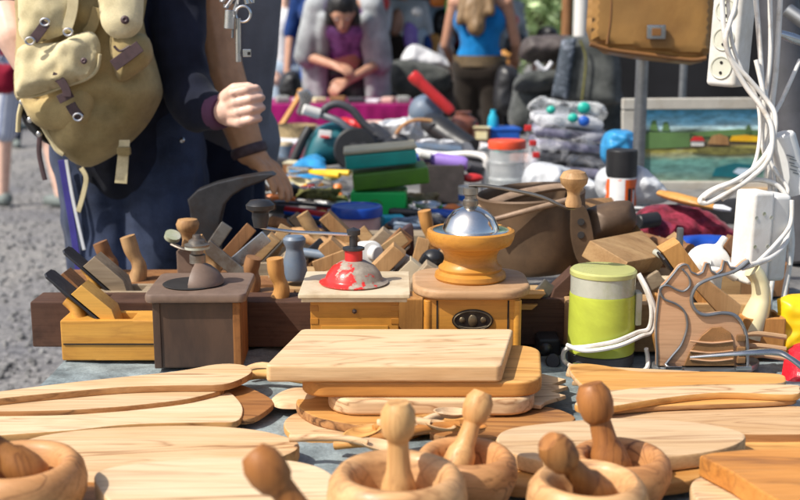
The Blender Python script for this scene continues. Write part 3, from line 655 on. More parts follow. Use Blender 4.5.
# ------------------------------------------------------------------ wooden hand planes
def hplane(label, x0, y0, L, W, H, body='beech', iron=None, wedge=None, xm=.4, flip=False, ilen=.09, wlen=.06, tote=None, knob=None, horn=None, yaw=0.0, z0=TZ, seam=False, lean=46, iron_m='iron_l', wm='beech_g'):
    """long wooden block along x with mouth, iron and wedge leaning back, optional handles"""
    t = thing('wooden_hand_plane', label, 'hand plane', (x0, y0, z0)); t.rotation_euler.z = yaw
    def fin(b, name, mat, par=t): return b.build(name, mat, par, local=True)
    xm = L * xm; ms = .05
    # body with an open mouth
    b = B(); bv = .003
    b.box((xm / 2 - ms / 4, W / 2, H / 2), (xm - ms / 2, W, H), bevel=bv)
    b.box(((xm + ms / 2 + L) / 2, W / 2, H / 2), (L - xm - ms / 2, W, H), bevel=bv)
    for y in (.006, W - .006): b.box((xm, y, H / 2), (ms + .008, .0118, H - .0012), bevel=.001)
    b.box((xm, W / 2, H * .25), (ms + .006, W - .025, H * .5 - .002))
    body_o = fin(b, 'body', body)
    if seam:
        fin(B().box((L / 2, -.0006, H * .42), (L - .008, .002, .0018)), 'sole_joint', 'hole', body_o)
    s = -1 if not flip else 1
    a = math.radians(lean); d = V((s * math.cos(a), 0, math.sin(a))); n = V((-s * math.sin(a), 0, math.cos(a)))
    if n.z < 0: n = -n
    o = V((xm, W / 2, H * .55))
    def slabdir(p, ln, w, th, mat, name, taper=1.0):
        up = d; sx = V((0, 1, 0))
        q = [p - sx * w / 2, p + sx * w / 2, p + up * ln + sx * w / 2 * taper, p + up * ln - sx * w / 2 * taper]
        if name == 'iron':
            q = [p - sx * w / 2, p + sx * w / 2, p + up * ln * .96 + sx * w / 2, p + up * ln + sx * w * .32, p + up * ln - sx * w * .32, p + up * ln * .96 - sx * w / 2]
        fin(B().prism(q, n * th, min(.0012, th * .3)), name, mat)
    if iron: slabdir(o, ilen + H * .45, W * .68, .0042, iron_m, 'iron')
    if wedge:
        p = o + n * .0055; w = W * .66
        q = [p, p + d * (wlen + H * .4), p + d * (wlen + H * .36) + n * wedge, p + d * (H * .5) + n * wedge * 1.05, p + d * .004 + n * wedge * .3]
        q = [V((k.x, W / 2 - w / 2, k.z)) for k in q]
        fin(B().prism(q, (0, w, 0), .002), 'wedge', wm)
    if tote:
        tx, mat, th, le = tote
        pts = [V((tx, W / 2, H - .004)), V((tx + .006, W / 2, H + th * .3)), V((tx + le * .4, W / 2, H + th * .65)), V((tx + le, W / 2, H + th))]
        fin(B().tube(pts, [.021, .0165, .0135, .0165, .016], 18, smooth=6, flat=.8), 'handle', mat)
    if knob:
        kx, mat, kh = knob
        fin(B().lathe([(0, 0), (.012, 0), (.010, kh * .35), (.009, kh * .55), (.016, kh * .75), (.018, kh * .88), (.012, kh * .98), (0, kh)], (kx, W / 2, H - .002), n=24), 'knob', mat)
    if horn:
        hx, mat, hh = horn
        pts = [V((hx, W / 2, H - .004)), V((hx - .006, W / 2, H + hh * .5)), V((hx - .020, W / 2, H + hh))]
        fin(B().tube(pts, [.017, .014, .011], 16, smooth=6, flat=.7), 'horn', mat)
    return t
X = lambda u, Y, z=.8: AT(u, 250, Y).x * 1.0 if False else (u - 400) / FPX * (Y * math.cos(PITCH) + (1.25 - z) * math.sin(PITCH))
hplane('yellow varnished smoothing plane in front with a dark iron leaning left', X(61, 1.66), 1.655, .215, .062, .0625, 'yplane', True, .022, xm=.37, ilen=.112, wlen=.066, seam=True, wm='yplane', iron_m='iron', horn=(.022, 'yplane', .024), lean=42)
hplane('long dark brown jointer plane behind the yellow plane', X(33, 1.74), 1.728, .47, .066, .073, 'dbrown', True, .02, xm=.19, ilen=.05, wlen=.055, wm='mbrown', iron_m='iron', tote=None)
hplane('grey weathered plane with long black iron and grey wedge at left', X(66, 1.83), 1.806, .30, .064, .070, 'beech_g', True, .026, xm=.34, ilen=.108, wlen=.070, iron_m='iron', horn=(.050, 'yplane', .036), lean=43)
hplane('brown jack plane with tall curved handle beside the man in jeans', X(82, 1.93), 1.882, .38, .064, .066, 'mbrown', False, None, xm=.68, tote=(.098, 'tote', .075, -.012))
hplane('low brown plane behind the others with a short slanting handle at left', X(70, 2.02), 1.956, .34, .060, .062, 'mbrown', False, None, xm=.7, tote=(.078, 'mbrown', .055, -.012))
hplane('worn plane with pale slanting handle behind the dark mill', X(196, 2.00), 1.90, .26, .062, .060, 'beech', True, .024, xm=.55, flip=True, ilen=.055, wlen=.06, tote=(.040, 'tote', .075, -.022), yaw=.12)
hplane('brown plane with round stub handle right of the dark mill', X(240, 1.87), 1.800, .20, .060, .066, 'mbrown', False, None, xm=.6, tote=(.022, 'mbrown', .056, .008))
hplane('plane with glossy orange handle and slanting front slat beside dark mill', X(262, 1.80), 1.735, .19, .060, .064, 'tote_o', False, None, xm=.62, tote=(.030, 'tote_o', .070, -.004))
hplane('plane with brown slab wedge leaning left behind the red mill', X(292, 2.06), 1.99, .24, .062, .060, 'beech', True, .03, xm=.46, ilen=.03, wlen=.065, wm='tote', iron_m='iron')
hplane('plane with pale wedges leaning right between red and amber mills', X(345, 1.98), 1.90, .20, .062, .066, 'beech_g', True, .026, xm=.22, flip=True, ilen=.035, wlen=.070, wm='tote')
hplane('plane with short cream wedge just behind the red dome', X(362, 1.84), 1.775, .15, .056, .066, 'tote_o', True, .028, xm=.2, flip=True, ilen=.015, wlen=.035, wm='mill_cream')
hplane('plane with tall grey iron and wedge leaning right beside the amber mill', X(385, 1.90), 1.83, .16, .060, .060, 'beech', True, .024, xm=.3, flip=True, ilen=.075, wlen=.052, lean=52)
hplane('small plane with square orange brown post behind the amber mill', X(398, 2.2), 2.13, .14, .056, .060, 'tote_o', False, None, xm=.7, tote=(.06, 'tote_o', .085, -.01))
hplane('dark brown plane with iron leaning right between amber mill and green canister', X(500, 1.80), 1.74, .22, .064, .075, 'dbrown', True, .022, xm=.34, flip=True, ilen=.055, wlen=.052, wm='dbrown', iron_m='iron')
hplane('broad tan plane behind the green canister with orange wedge leaning left', X(566, 1.72), 1.700, .310, .066, .0765, 'beech', True, .030, xm=.70, ilen=.095, wlen=.105, wm='tote_o', iron_m='iron', seam=True, lean=54)
hplane('pale plane with broken tan block lying behind the broad tan plane', X(590, 2.0), 1.93, .25, .064, .07, 'beech', False, None, xm=.7)
# loose blocks leaning on the heap
def slab3(label, q, ext, mat, cat, name, bev=.003):
    return tag(B().prism(q, ext, bev).build(name, mat), label, cat)
A_, B_, C_ = AT(591, 240, 1.88), AT(655, 230, 2.02), AT(668, 262, 1.86)
q = [AT(590, 240, 1.86), AT(642, 230, 2.02), AT(668, 255, 1.93), AT(628, 262, 1.80)]
slab3('pale worn wooden slab tilted against the brown basin', q, (-.012, .01, -.03), 'beech', 'plane body', 'wooden_block', .003)
q = [AT(578, 198, 2.16), AT(612, 196, 2.24), AT(624, 214, 2.18), AT(588, 214, 2.08)]
slab3('tan wooden block resting on the back of the brown basin', q, (-.01, .0, -.03), 'tote', 'wooden block', 'wooden_block', .006)
slab3('triangular pale wooden wedge right of the brown basin', [AT(628, 212, 2.1), AT(664, 262, 1.95), AT(628, 240, 2.08)], (0, .02, -.006), 'beech', 'wooden wedge', 'wooden_wedge', .002)
slab3('small brown wooden block beside the white porcelain grinder', [AT(723, 246, 1.98), AT(732, 235, 2.02), AT(744, 243, 2.02), AT(734, 258, 1.98)], (0, .03, -.004), 'mbrown', 'wooden block', 'wooden_block', .002)
slab3('upper pale wooden strip between amber mill and dark plane', [AT(516, 294, 1.73), AT(546, 294, 1.73), AT(540, 299, 1.73), AT(516, 299, 1.73)], (0, .03, 0), 'olive3', 'wooden strip', 'wooden_strip', .001)
slab3('lower pale wooden strip right of the amber mill', [AT(516, 305, 1.73), AT(538, 305, 1.73), AT(532, 310, 1.73), AT(516, 310, 1.73)], (0, .03, 0), 'olive3', 'wooden strip', 'wooden_strip', .001)
# ------------------------------------------------------------------ coffee mills
def rr_plate(cx, cy, w, d, r, z, n=6):
    P = []
    for sx, sy, a0 in ((1, 1, 0), (-1, 1, 90), (-1, -1, 180), (1, -1, 270)):
        for k in range(n + 1):
            a = math.radians(a0 + 90 * k / n); P.append(V((cx + sx * (w / 2 - r) + r * math.cos(a), cy + sy * (d / 2 - r) + r * math.sin(a), z)))
    return P
# dark mill
cx, cy = X(203, 1.67), 1.672; yw = .03
t = thing('coffee_mill', 'dark brown coffee mill with a half dome hopper lid at left', 'coffee mill', (cx, cy, TZ)); t.rotation_euler.z = yw
L_ = lambda b, n, m, p=None: b.build(n, m, p or t, local=True)
b = B(); b.box((0, 0, .052), (.124, .124, .10), bevel=.004); body = L_(b, 'body', 'mill_d')
for sx in (-1, 1): L_(B().box((sx * .0575, -.0625, .052), (.011, .004, .098), bevel=.0015), 'corner_strip', 'rust_edge' if sx > 0 else 'mill_d', body)
L_(B().box((.0628, -.02, .052), (.003, .085, .096), bevel=.001), 'side_panel', 'rust_edge', body)
b = B(); b.prism(rr_plate(0, 0, .146, .146, .012, .116), (0, 0, -.014), .004); L_(b, 'top_plate', 'mill_dtop')
L_(B().lathe([(0, 0), (.040, 0), (.042, .0012), (.040, .0024), (.034, .0018), (0, .0018)], (-.014, -.010, .1165), n=40), 'hopper_opening', 'hole')
b = B()
prof = [(.044, 0), (.0435, .008), (.036, .022), (.024, .034), (.014, .040), (.010, .044)]
rr = [[V((r * math.cos(a), r * math.sin(a), z)) for a in [math.radians(-105 + 195 * k / 24) for k in range(25)]] for r, z in [(r * .86, z * .74) for r, z in prof]]
prof = [(r * .86, z * .74) for r, z in prof]
g = [[b.bm.verts.new(p + V((-.004, -.008, .118))) for p in r] for r in rr]
for i in range(len(g) - 1):
    for j in range(24): b.bm.faces.new((g[i][j], g[i][j + 1], g[i + 1][j + 1], g[i + 1][j]))
for k in (0, 24):
    ax = [b.bm.verts.new((-.004, -.008, .118 + z)) for r, z in prof]
    for i in range(len(g) - 1):
        b.bm.faces.new((g[i][k], g[i + 1][k], ax[i + 1], ax[i]))
bmesh.ops.remove_doubles(b.bm, verts=b.bm.verts[:], dist=1e-5)
L_(b, 'half_dome_lid', 'mill_dtop')
L_(B().lathe([(0, 0), (.012, 0), (.012, .012), (.009, .014), (.009, .020), (.018, .022), (.019, .028), (.013, .030), (.012, .034), (.007, .037), (.006, .042), (0, .043)], (-.004, -.006, .148), n=24), 'spindle_nut', 'iron_l')
L_(B().lathe([(.012, 0), (.0185, .001), (.0185, .005), (.012, .006)], (-.004, -.006, .1685), n=24), 'green_ring', 'smoke')
# red domed mill
cx, cy = X(356, 1.65, .87), 1.652
t = thing('coffee_mill', 'wooden coffee mill with red enamel dome and cream top plate', 'coffee mill', (cx, cy, TZ))
b = B(); b.box((0, 0, .0545), (.126, .126, .108), bevel=.002); body = L_(b, 'body', 'mill_yv')
for sx in (-1, 1):
    for k in range(5):
        L_(B().box((sx * .0575, -.0632, .022 + k * .019), (.0115, .0016, .0085), bevel=.0005), 'dovetail', 'mill_y', body)
L_(B().box((0, -.0634, .045), (.096, .0018, .055), bevel=.0006), 'drawer_front', 'mill_yv', body)
L_(B().lathe([(0, 0), (.0028, 0), (.0035, .003), (0, .005)], (0, -.063, .094), (0, -1, 0), 14), 'peg', 'mill_d', body)
b = B(); b.prism(rr_plate(0, 0, .158, .152, .002, .1215), (0, 0, -.0065), .0015); L_(b, 'top_plate', 'mill_cream')
b = B(); b.prism(rr_plate(0, 0, .150, .144, .002, .1142), (0, 0, -.0055), .001); L_(b, 'under_plate', 'mill_cream')
L_(B().lathe([(0, .001), (.049, .001), (.051, .003), (.044, .006), (.042, .009), (.039, .016), (.031, .026), (.019, .033), (.012, .035), (0, .035)], (-.003, -.006, .1212), n=48), 'dome', 'red_en')
L_(B().lathe([(0, 0), (.013, 0), (.013, .016), (.011, .018), (0, .018)], (-.003, -.006, .155), n=24), 'hub', 'red')
L_(B().lathe([(0, 0), (.016, 0), (.016, .003), (.006, .005), (.006, .022), (.010, .022), (.010, .029), (.005, .031), (0, .033)], (-.003, -.006, .172), n=20), 'spindle', 'iron')
L_(B().tube([(-.003, -.008, .194), (-.04, -.008, .196), (-.09, -.010, .199), (-.132, -.012, .205), (-.146, -.012, .211)], .0036, 10, smooth=6, flat=.7), 'crank_arm', 'steel')
L_(B().lathe([(0, 0), (.010, 0), (.0125, .014), (.012, .022), (.020, .027), (.021, .033), (.015, .039), (0, .041)], (-.137, -.012, .206), n=28), 'crank_knob', 'black')
# amber mill
cx, cy = X(470, 1.655, .87), 1.652
t = thing('coffee_mill', 'amber wooden coffee mill with turned cup hopper and chrome dome', 'coffee mill', (cx, cy, TZ))
b = B(); b.prism(rr_plate(0, 0, .138, .132, .012, .112), (0, 0, -.111), .002); body = L_(b, 'body', 'mill_y')
for sx in (-1, 1):
    L_(B().box((sx * .0505, -.0662, .056), (.0022, .0016, .108)), 'groove', 'hole', body)
    L_(B().cyl((sx * .0635, -.062, .002), (sx * .0635, -.062, .110), .0062, n=14), 'corner_post', 'mill_yv', body)
def ellipse(cx, cy, cz, a, bz, n=36): return [V((cx + a * math.cos(2 * math.pi * k / n), cy, cz + bz * math.sin(2 * math.pi * k / n))) for k in range(n)]
bd = L_(B().prism(ellipse(0, -.066, .081, .0295, .0165), (0, -.0025, 0), .001), 'maker_badge', 'bronze', t)
b = B()
for k in range(36):
    a0, a1 = 2 * math.pi * k / 36, 2 * math.pi * (k + 1) / 36
b.tube(ellipse(0, -.0687, .081, .0265, .0140), .0012, 6, closed=True)
b.ell((0, -.0687, .081), (.0065, .0022, .009)); b.ell((-.015, -.0687, .082), (.0042, .0018, .0045)); b.ell((.015, -.0687, .082), (.0042, .0018, .0045))
b.tube([(-.02, -.0687, .073), (-.008, -.0687, .0705), (.008, -.0687, .0705), (.02, -.0687, .073)], .0014, 6, smooth=4)
L_(b, 'badge_relief', 'badge_r', bd)
b = B(); b.prism(rr_plate(0, 0, .170, .160, .05, .1275, 8), (0, 0, -.0145), .0055, seg=4); L_(b, 'top_plate', 'mill_top')
L_(B().lathe([(0, 0), (.050, 0), (.0525, .004), (.0515, .010), (.046, .014), (.047, .018), (.0405, .023), (.0385, .030), (.0392, .037), (.042, .043), (.0465, .0475), (.0475, .0495), (.054, .0505), (.059, .053), (.0625, .060), (.0645, .067), (.0635, .0725), (.059, .0745), (.053, .072), (.040, .070), (0, .069)], (0, 0, .127), n=64), 'turned_hopper', 'mill_yv')
L_(B().lathe([(.0545, 0), (.0555, .003), (.050, .004), (.0415, .004), (.040, .010), (.0345, .021), (.025, .031), (.013, .0365), (.008, .0375), (0, .0375)], (0, 0, .1975), n=56), 'chrome_dome', 'chrome')
L_(B().lathe([(0, 0), (.009, 0), (.011, .003), (.011, .010), (.0085, .012), (.0085, .017), (.011, .019), (.011, .028), (.006, .030), (0, .032)], (-.001, -.002, .2342), n=24), 'hub', 'iron_l')
L_(B().tube([(-.004, -.004, .2655), (.02, -.005, .2655), (.06, -.006, .259), (.10, -.008, .250), (.135, -.010, .235), (.150, -.010, .234)], .0044, 10, smooth=6, flat=.6), 'crank_arm', 'iron_l')
L_(B().lathe([(0, 0), (.0115, 0), (.012, .006), (.009, .016), (.010, .024), (.019, .034), (.0205, .042), (.016, .050), (.008, .053), (0, .053)], (.147, -.010, .236), n=28), 'crank_knob', 'tote')
# ------------------------------------------------------------------ green canister grinder with flex
cx, cy = X(596, 1.70), 1.672 - .02
t = thing('electric_coffee_grinder', 'lime green cylindrical grinder canister wrapped in white flex', 'coffee grinder', (cx, cy, TZ))
L_(B().lathe([(0, 0), (.047, 0), (.0485, .002), (.0485, .016), (.046, .018), (0, .018)], n=48), 'base', 'dgrey')
L_(B().lathe([(0, .018), (.0485, .0185), (.0495, .022), (.0485, .103), (.048, .1065), (0, .1065)], n=48), 'body', 'lime')
L_(B().lathe([(0, .1065), (.0475, .1067), (.0475, .1335), (.0, .1335)], n=48), 'clear_band', 'smoke')
L_(B().lathe([(0, .1335), (.0485, .1337), (.049, .1345), (.0488, .140), (.046, .1425), (0, .1435)], n=48), 'lid', 'lime_t')
L_(B().box((.0495, -.012, .086), (.010, .024, .05), bevel=.003), 'switch_bracket', 'smoke')
fx = [(.046, -.02, .137), (.056, -.026, .12), (.066, -.03, .09), (.064, -.03, .06), (.046, -.036, .055), (.01, -.056, .047), (-.03, -.052, .038), (-.056, -.030, .028), (-.056, -.02, .006), (-.035, -.055, .0035), (.0, -.072, .0035), (.035, -.068, .0035), (.058, -.05, .004), (.064, -.03, .014), (.060, -.035, .03)]
L_(B().tube(fx, .0034, 8, smooth=8), 'flex', 'cable')
L_(B().tube([(.048, -.02, .139), (.060, -.030, .116), (.0715, -.030, .086), (.068, -.03, .055), (.050, -.040, .050), (.012, -.0605, .041), (-.032, -.056, .033), (-.056, -.036, .036)], .0032, 8, smooth=8), 'flex', 'cable')
L_(B().lathe([(0, 0), (.008, 0), (.009, .02), (.006, .03), (0, .03)], (-.050, -.060, .008), (1, -.5, .0), 16), 'plug', 'steel')
b = B().box(AT(549, 357, 1.70) + V((0, .02, 0)), (.036, .05, .06), bevel=.006); b.ell(AT(546, 349, 1.67), (.010, .010, .009)); b.cyl(AT(553, 361, 1.67), AT(553, 361, 1.645), .011); b.tube([AT(545, 372, 1.66), AT(556, 374, 1.64), AT(566, 377, 1.63)], .004, 8, smooth=4)
tag(b.build('black_gadget', 'black'), 'small black gadget left of the green canister', 'gadget')
# ------------------------------------------------------------------ tools behind the mills
def slab(name, label, cat, px, Y, th, mat, bev=.003, smooth=0, mats=None, parent=None, side=None):
    P = pts_at(px, Y)
    if smooth: P = catmull(P, smooth)
    b = B().prism(P, (0, th, 0), bev, 0, 0 if side is None else 1)
    m = [M[mat]] + ([M[side]] if side else [])
    o = b.build(name, m, parent)
    return o if parent else tag(o, label, cat)
slab('iron_stake', 'dark iron stake anvil with a tapering horn pointing right', 'stake anvil', [(187, 200), (197, 190), (215, 183), (240, 177), (262, 173.5), (271, 173), (275, 175.5), (264, 181), (245, 188), (232, 196), (224, 205), (220, 222), (219, 285), (192, 285), (191, 225), (189, 208)], 2.2, .036, 'iron', .007)
# plough plane with mushroom knob and lever
c = AT(188, 300, 1.98); t = thing('wooden_plough_plane', 'upright purplish plane with mushroom knob and steel lever behind the dark mill', 'hand plane', (c.x, 2.0, TZ))
b = B().prism([AT(178, 300, 1.97), AT(176, 252, 1.97), (AT(190, 248, 1.97)), AT(205, 258, 1.97), AT(209, 300, 1.97)], (0, .05, 0), .004); b.build('body', 'mill_dtop', t)
k = AT(188, 249, 1.99)
B().lathe([(0, -.02), (.016, -.02), (.013, 0), (.010, .018), (.012, .028), (.019, .038), (.0205, .046), (.017, .054), (0, .057)], (k.x, 1.995, k.z - .002), n=28).build('knob', 'tote', t)
B().tube([AT(172, 244, 1.96), AT(184, 249, 1.95), AT(202, 252, 1.95), AT(208, 258, 1.96)], .005, 10, smooth=5, flat=.6).build('lever', 'iron_l', t)
B().lathe([(0, 0), (.014, 0), (.014, .008), (0, .008)], AT(172, 238, 1.97), (.4, -.5, 1), 16).build('adjuster', 'smoke', t)
c = AT(295, 272, 1.87)
tag(B().lathe([(0, 0), (.020, 0), (.0215, .006), (.019, .03), (.0145, .048), (.0145, .054), (.0185, .062), (.019, .068), (.015, .073), (0, .074)], (c.x, c.y, c.z - .012), n=28).build('turned_peg', 'bluegrey'), 'blue grey painted turned knob right of the orange handle', 'knob')
hplane('plane body under the blue grey knob', X(276, 1.88), 1.84, .13, .058, .068, 'beech', False, None, xm=.7)
def rod(name, label, cat, pts, r, mat, flat=1.0, smooth=4, n=12):
    return tag(B().tube(pts, r, n, smooth=smooth, flat=flat).build(name, mat), label, cat)
rod('hammer_handle', 'thick brown hammer handle lying behind the red mill crank', 'hammer handle', [AT(272, 222, 2.45), AT(300, 228, 2.4), AT(348, 243, 2.35)], [.014, .012, .016], 'mbrown')
rod('hammer_handle', 'pale brown handle in the heap under the crank knob', 'hammer handle', [AT(280, 240, 2.2), AT(300, 234, 2.2), AT(328, 246, 2.15)], [.015, .014, .013], 'tote')
rod('tool_handle', 'grey metal rod lying behind the red mill', 'rod', [AT(300, 252, 2.1), AT(340, 258, 2.05), AT(352, 262, 2.02)], .009, 'bluegrey')
rod('wooden_rod', 'brown wooden rod between blue knob and red mill', 'rod', [AT(318, 232, 2.3), AT(350, 250, 2.2), AT(380, 262, 2.15)], .008, 'tote')
for i, (u, v, Y, L, ang, mat, lab) in enumerate([(233, 248, 1.98, .10, 48, 'mbrown', 'brown chisel handle leaning right behind the dark mill'), (248, 252, 1.94, .085, 40, 'steel', 'thin steel blade leaning right beside the brown stub handle'), (226, 262, 1.92, .09, -40, 'iron_l', 'grey iron bar leaning left behind the dark mill dome'), (386, 250, 2.02, .085, 35, 'beech', 'pale long wedge leaning right behind the red dome'), (330, 262, 1.98, .06, 20, 'tote', 'small brown stick between blue knob and red dome'), (536, 300, 1.76, .07, 50, 'iron_l', 'iron strip leaning right against the dark plane')]):
    c = AT(u, v, Y); d = V((math.cos(math.radians(ang)), .1, math.sin(math.radians(ang))))
    if ang < 0: d = V((-math.cos(math.radians(-ang)), .1, math.sin(math.radians(-ang))))
    fr = frame(d, (0, 1, 0)).to_3x3()
    tag(B().box(c, (.022, .010, L) if 'chisel' in lab else (.024, .006, L), rot=fr, bevel=.002).build('chisel' if 'chisel' in lab else 'plane_iron', mat), lab, 'chisel' if 'chisel' in lab else 'plane iron')
slab('leather_scabbard', 'dark curved leather scabbard standing behind the wedges', 'scabbard', [(396, 262), (397, 244), (401, 232), (409, 226), (413, 228), (414, 245), (413, 262)], 2.12, .03, 'strapl', .008, 4)
b = B().cyl(AT(363, 253, 2.05), AT(372, 253, 2.0), .022, n=24); b.cyl(AT(372, 253, 2.0), AT(378, 254, 1.99), .014); tag(b.build('spice_shaker', 'white'), 'small white round pot lying right of the red mill spindle', 'pot')
tag(B().ell(AT(433, 258, 1.98), (.02, .02, .016)).box(AT(428, 262, 1.97), (.03, .02, .02), rot=(0, .5, 0), bevel=.004).build('black_clamp', 'black'), 'shiny black clamp beside the amber mill hopper', 'clamp')
# brown basin
c = AT(547, 282, 1.98); Yb = 2.06
t = thing('brown_basin', 'rust brown metal tool basin with worn pale rim and two holes', 'basin', (c.x, Yb, TZ))
b = B(); prof = []
def oval(cx, cy, z, a, bb, n=48): return [V((cx + a * math.cos(2 * math.pi * k / n), cy + bb * math.sin(2 * math.pi * k / n), z)) for k in range(n)]
cx = AT(538, 235, Yb).x; zr = AT(538, 208, Yb - .10).z; a0 = MET(53, Yb)
R = [(TZ + .054, .80), (TZ + .05, .92), (TZ + .060, .97), (TZ + .09, 1.0), (zr - .01, 1.0), (zr, 1.02), (zr + .003, .99), (zr - .004, .95), (TZ + .08, .93), (TZ + .07, .6), (TZ + .07, .05)]
b.rings([oval(cx, Yb, z, a0 * k, .115 * k) for z, k in R]); 
b.move(Matrix.Translation(V((cx, Yb, TZ))) @ Matrix.Rotation(-.08, 4, 'Y') @ Matrix.Translation(-V((cx, Yb, TZ - .012)))); b.build('basin_wall', 'rusty', t)
ring = [AT(462, 218, Yb - .04), AT(485, 206, Yb - .02), AT(520, 194, Yb + .02), AT(560, 187, Yb + .05), AT(580, 190, Yb + .02)]
B().tube(ring, [.007, .012, .014, .012, .008], 12, smooth=6, flat=.6).build('rolled_rim', 'rusty_l', t)
B().tube([AT(485, 222, Yb - .115), AT(515, 214, Yb - .125), AT(545, 206, Yb - .12), AT(568, 200, Yb - .10)], .005, 10, smooth=6).build('wire_rim', 'rusty_l', t)
fl_ = [AT(u, v, Yb - .105) for u, v in [(572, 205), (584, 206), (590, 220), (594, 245), (592, 268), (578, 262), (571, 240), (570, 220)]]
f = B().prism(catmull(fl_, 4), (0, -.006, 0), .002).build('side_flange', 'rusty', t)
for v in (222, 235): B().cyl(AT(581, v, Yb - .1105), AT(581, v, Yb - .1125), .0062, n=18).build('bolt_hole', 'hole', f)
q = catmull([AT(586, 216, Yb - .03), AT(590, 207, Yb - .0), AT(618, 204, Yb + .05), AT(630, 214, Yb + .03), AT(630, 234, Yb - .0), AT(590, 246, Yb - .05)], 4)
tag(B().pillow(q, .05, V((.1, -1, .35)), back=.3).build('leather_pouch', 'rusty'), 'stiff brown leather flap right of the two holes', 'leather flap')
# polished scrolled plate
Y0 = 1.585
t = thing('scrolled_plate', 'brown plate with bright metal edging, scalloped top and open loop', 'scrolled plate', tuple(AT(705, 362, Y0)))
outl = [(657, 366), (657, 352), (656, 338), (656, 325), (657, 314), (658, 304), (659, 297), (660, 291), (663, 286), (667, 282), (671, 277), (675, 272), (678, 268), (680, 266), (682, 265), (684, 264.5), (686, 264.5), (688, 265.5), (691, 272), (698, 275), (703, 272), (706, 263.5), (709, 263.5), (711, 271), (717, 274), (722, 270), (724, 261), (727, 262), (730, 267.5), (737, 268), (744, 262), (748, 260), (750, 264), (742, 270), (728, 275), (712, 279), (699, 285), (692.5, 295), (692, 304), (697, 311), (706, 314), (722, 313), (732, 314), (740, 320), (745, 330), (747, 345), (747.5, 366)]
P = pts_at(outl, Y0); B().prism(P, (0, .012, 0), .001).build('plate', 'steel_w', t)
B().tube(pts_at([(664, 366), (672, 356), (681, 345), (686, 332), (687, 322), (684, 311), (676, 304), (664, 299), (660, 292), (661, 287), (668, 285.5), (677, 290), (684, 291), (690, 285), (688, 276), (682, 269)], Y0 - .002), .0016, 6, smooth=4).build('curved_edge', 'galv', t)
B().prism(pts_at([(684, 366), (690, 352), (702, 336), (712, 328), (722, 327), (731, 333), (734, 348), (735, 366)], Y0 - .0035), (0, .003, 0), .0008).build('copper_panel', 'copper', t)  # outline and darker brown stand for a reflection in the plate
for v_ in (341, 351, 359): B().tube(pts_at([(690, v_), (712, v_ + 2), (733, v_)], Y0 - .0045), .0016, 6, smooth=4).build('pressed_rib', 'steel_w', t)
for v_ in (338, 350, 360): B().box(AT(741, v_, Y0 - .003), (MET(9, Y0), .006, .010), bevel=.002).build('pressed_lug', 'copper', t)
B().tube(pts_at(outl[:33] + outl[33:34], Y0 - .001), .0015, 6).build('bright_edge', 'galv', t)
B().tube(pts_at([(748, 261), (735, 271), (712, 278), (698, 285), (692, 295), (692, 304), (697, 312), (706, 315), (722, 313), (734, 315), (742, 324), (747, 340), (747.5, 366)], Y0 - .003), .0026, 8, smooth=4).build('loop_edge', 'galv', t)
b = B(); b.prism(catmull([PZ(655, 366, TZ + .012), PZ(700, 370, TZ + .012), PZ(752, 366, TZ + .012), PZ(750, 356, TZ + .012), PZ(665, 358, TZ + .012)], 4), (0, 0, -.010), .002)
b.build('base_plate', 'galv', t)
for u0, u1 in ((663, 680), (733, 749)):
    B().box((AT(u0, 366, Y0).x * .5 + AT(u1, 366, Y0).x * .5, Y0, TZ + .0145), (MET(u1 - u0, Y0), .03, .006), bevel=.001).build('foot_pad', 'steel', t)
# copper spoons stacked behind the plate
for i, (v, dz, lab) in enumerate([(338, .0, 'top copper coloured scoop in the stack behind the edged brown plate'), (350, .0, 'second copper scoop in the stack behind the edged brown plate'), (359, 0, 'lowest copper scoop in the stack resting on the steel base')]):
    c = AT(715, v, 1.62); tag(B().lathe([(0, -.02), (.6, -.017), (.9, -.008), (1, 0), (.94, 0), (.8, -.008), (0, -.014)], (0, 0, 0), n=30).move(Matrix.Translation(c + V((0, 0, .006))) @ Matrix.Diagonal((.040, .024, .8, 1))).tube([c + V((.03, 0, .004)), c + V((.06, -.005, .008)), c + V((.10, -.01, .004))], .004, 8, smooth=4).build('copper_scoop', 'mill_top'), lab, 'scoop')
rod('steel_fork', 'curved steel fork handle reaching right past the edged brown plate', 'fork', [AT(690, 357, 1.56), AT(740, 353, 1.55), AT(775, 352, 1.55), AT(790, 358, 1.54), AT(806, 370, 1.53)], [.003, .006, .008, .006, .008], 'steel', .6, 6)
# cream handle
t = tag(B().tube([AT(748, 335, 1.69), AT(756, 314, 1.69), AT(761, 297, 1.69), AT(759, 280, 1.69), AT(752, 270, 1.69)], [.028, .0245, .0185, .0165, .017], 22, smooth=8, flat=.75).build('cream_tote', 'cream'), 'glossy cream curved handle at the right end of the broad tan plane', 'handle')
hplane('plane stub under the glossy cream handle at right', X(735, 1.72), 1.668, .062, .058, .062, 'tote_o', False, None, xm=.5)
# white porcelain grinder
c = AT(708, 262, 1.82); t = thing('white_kitchen_mincer', 'white mincer with stubby levers left of the white adapter', 'mincer', (c.x, c.y, TZ))
b = B().ell(c, (.036, .03, .030)); b.cyl(c + V((-.025, 0, -.01)), c + V((-.012, 0, -.09)), .020); b.cyl(c + V((0, -.01, .01)), c + V((.045, -.02, -.012)), .010, .006); b.cyl(c + V((.012, 0, .02)), c + V((.026, 0, .042)), .006); b.cyl(c + V((0, 0, -.02)), c + V((0, 0, -.10)), .024, .02); blob(b, 'mincer_body', 'white', t, .003, 3)
B().tube([c + V((-.012, -.034, -.004)), c + V((.01, -.042, -.006)), c + V((.035, -.034, -.02))], .005, 10, smooth=5).build('lever', 'white', t)
B().lathe([(.006, 0), (.009, 0), (.009, .004), (.006, .004)], c + V((-.012, -.028, .006)), (-.2, -1, .3), 20).build('screw_ring', 'white', t)
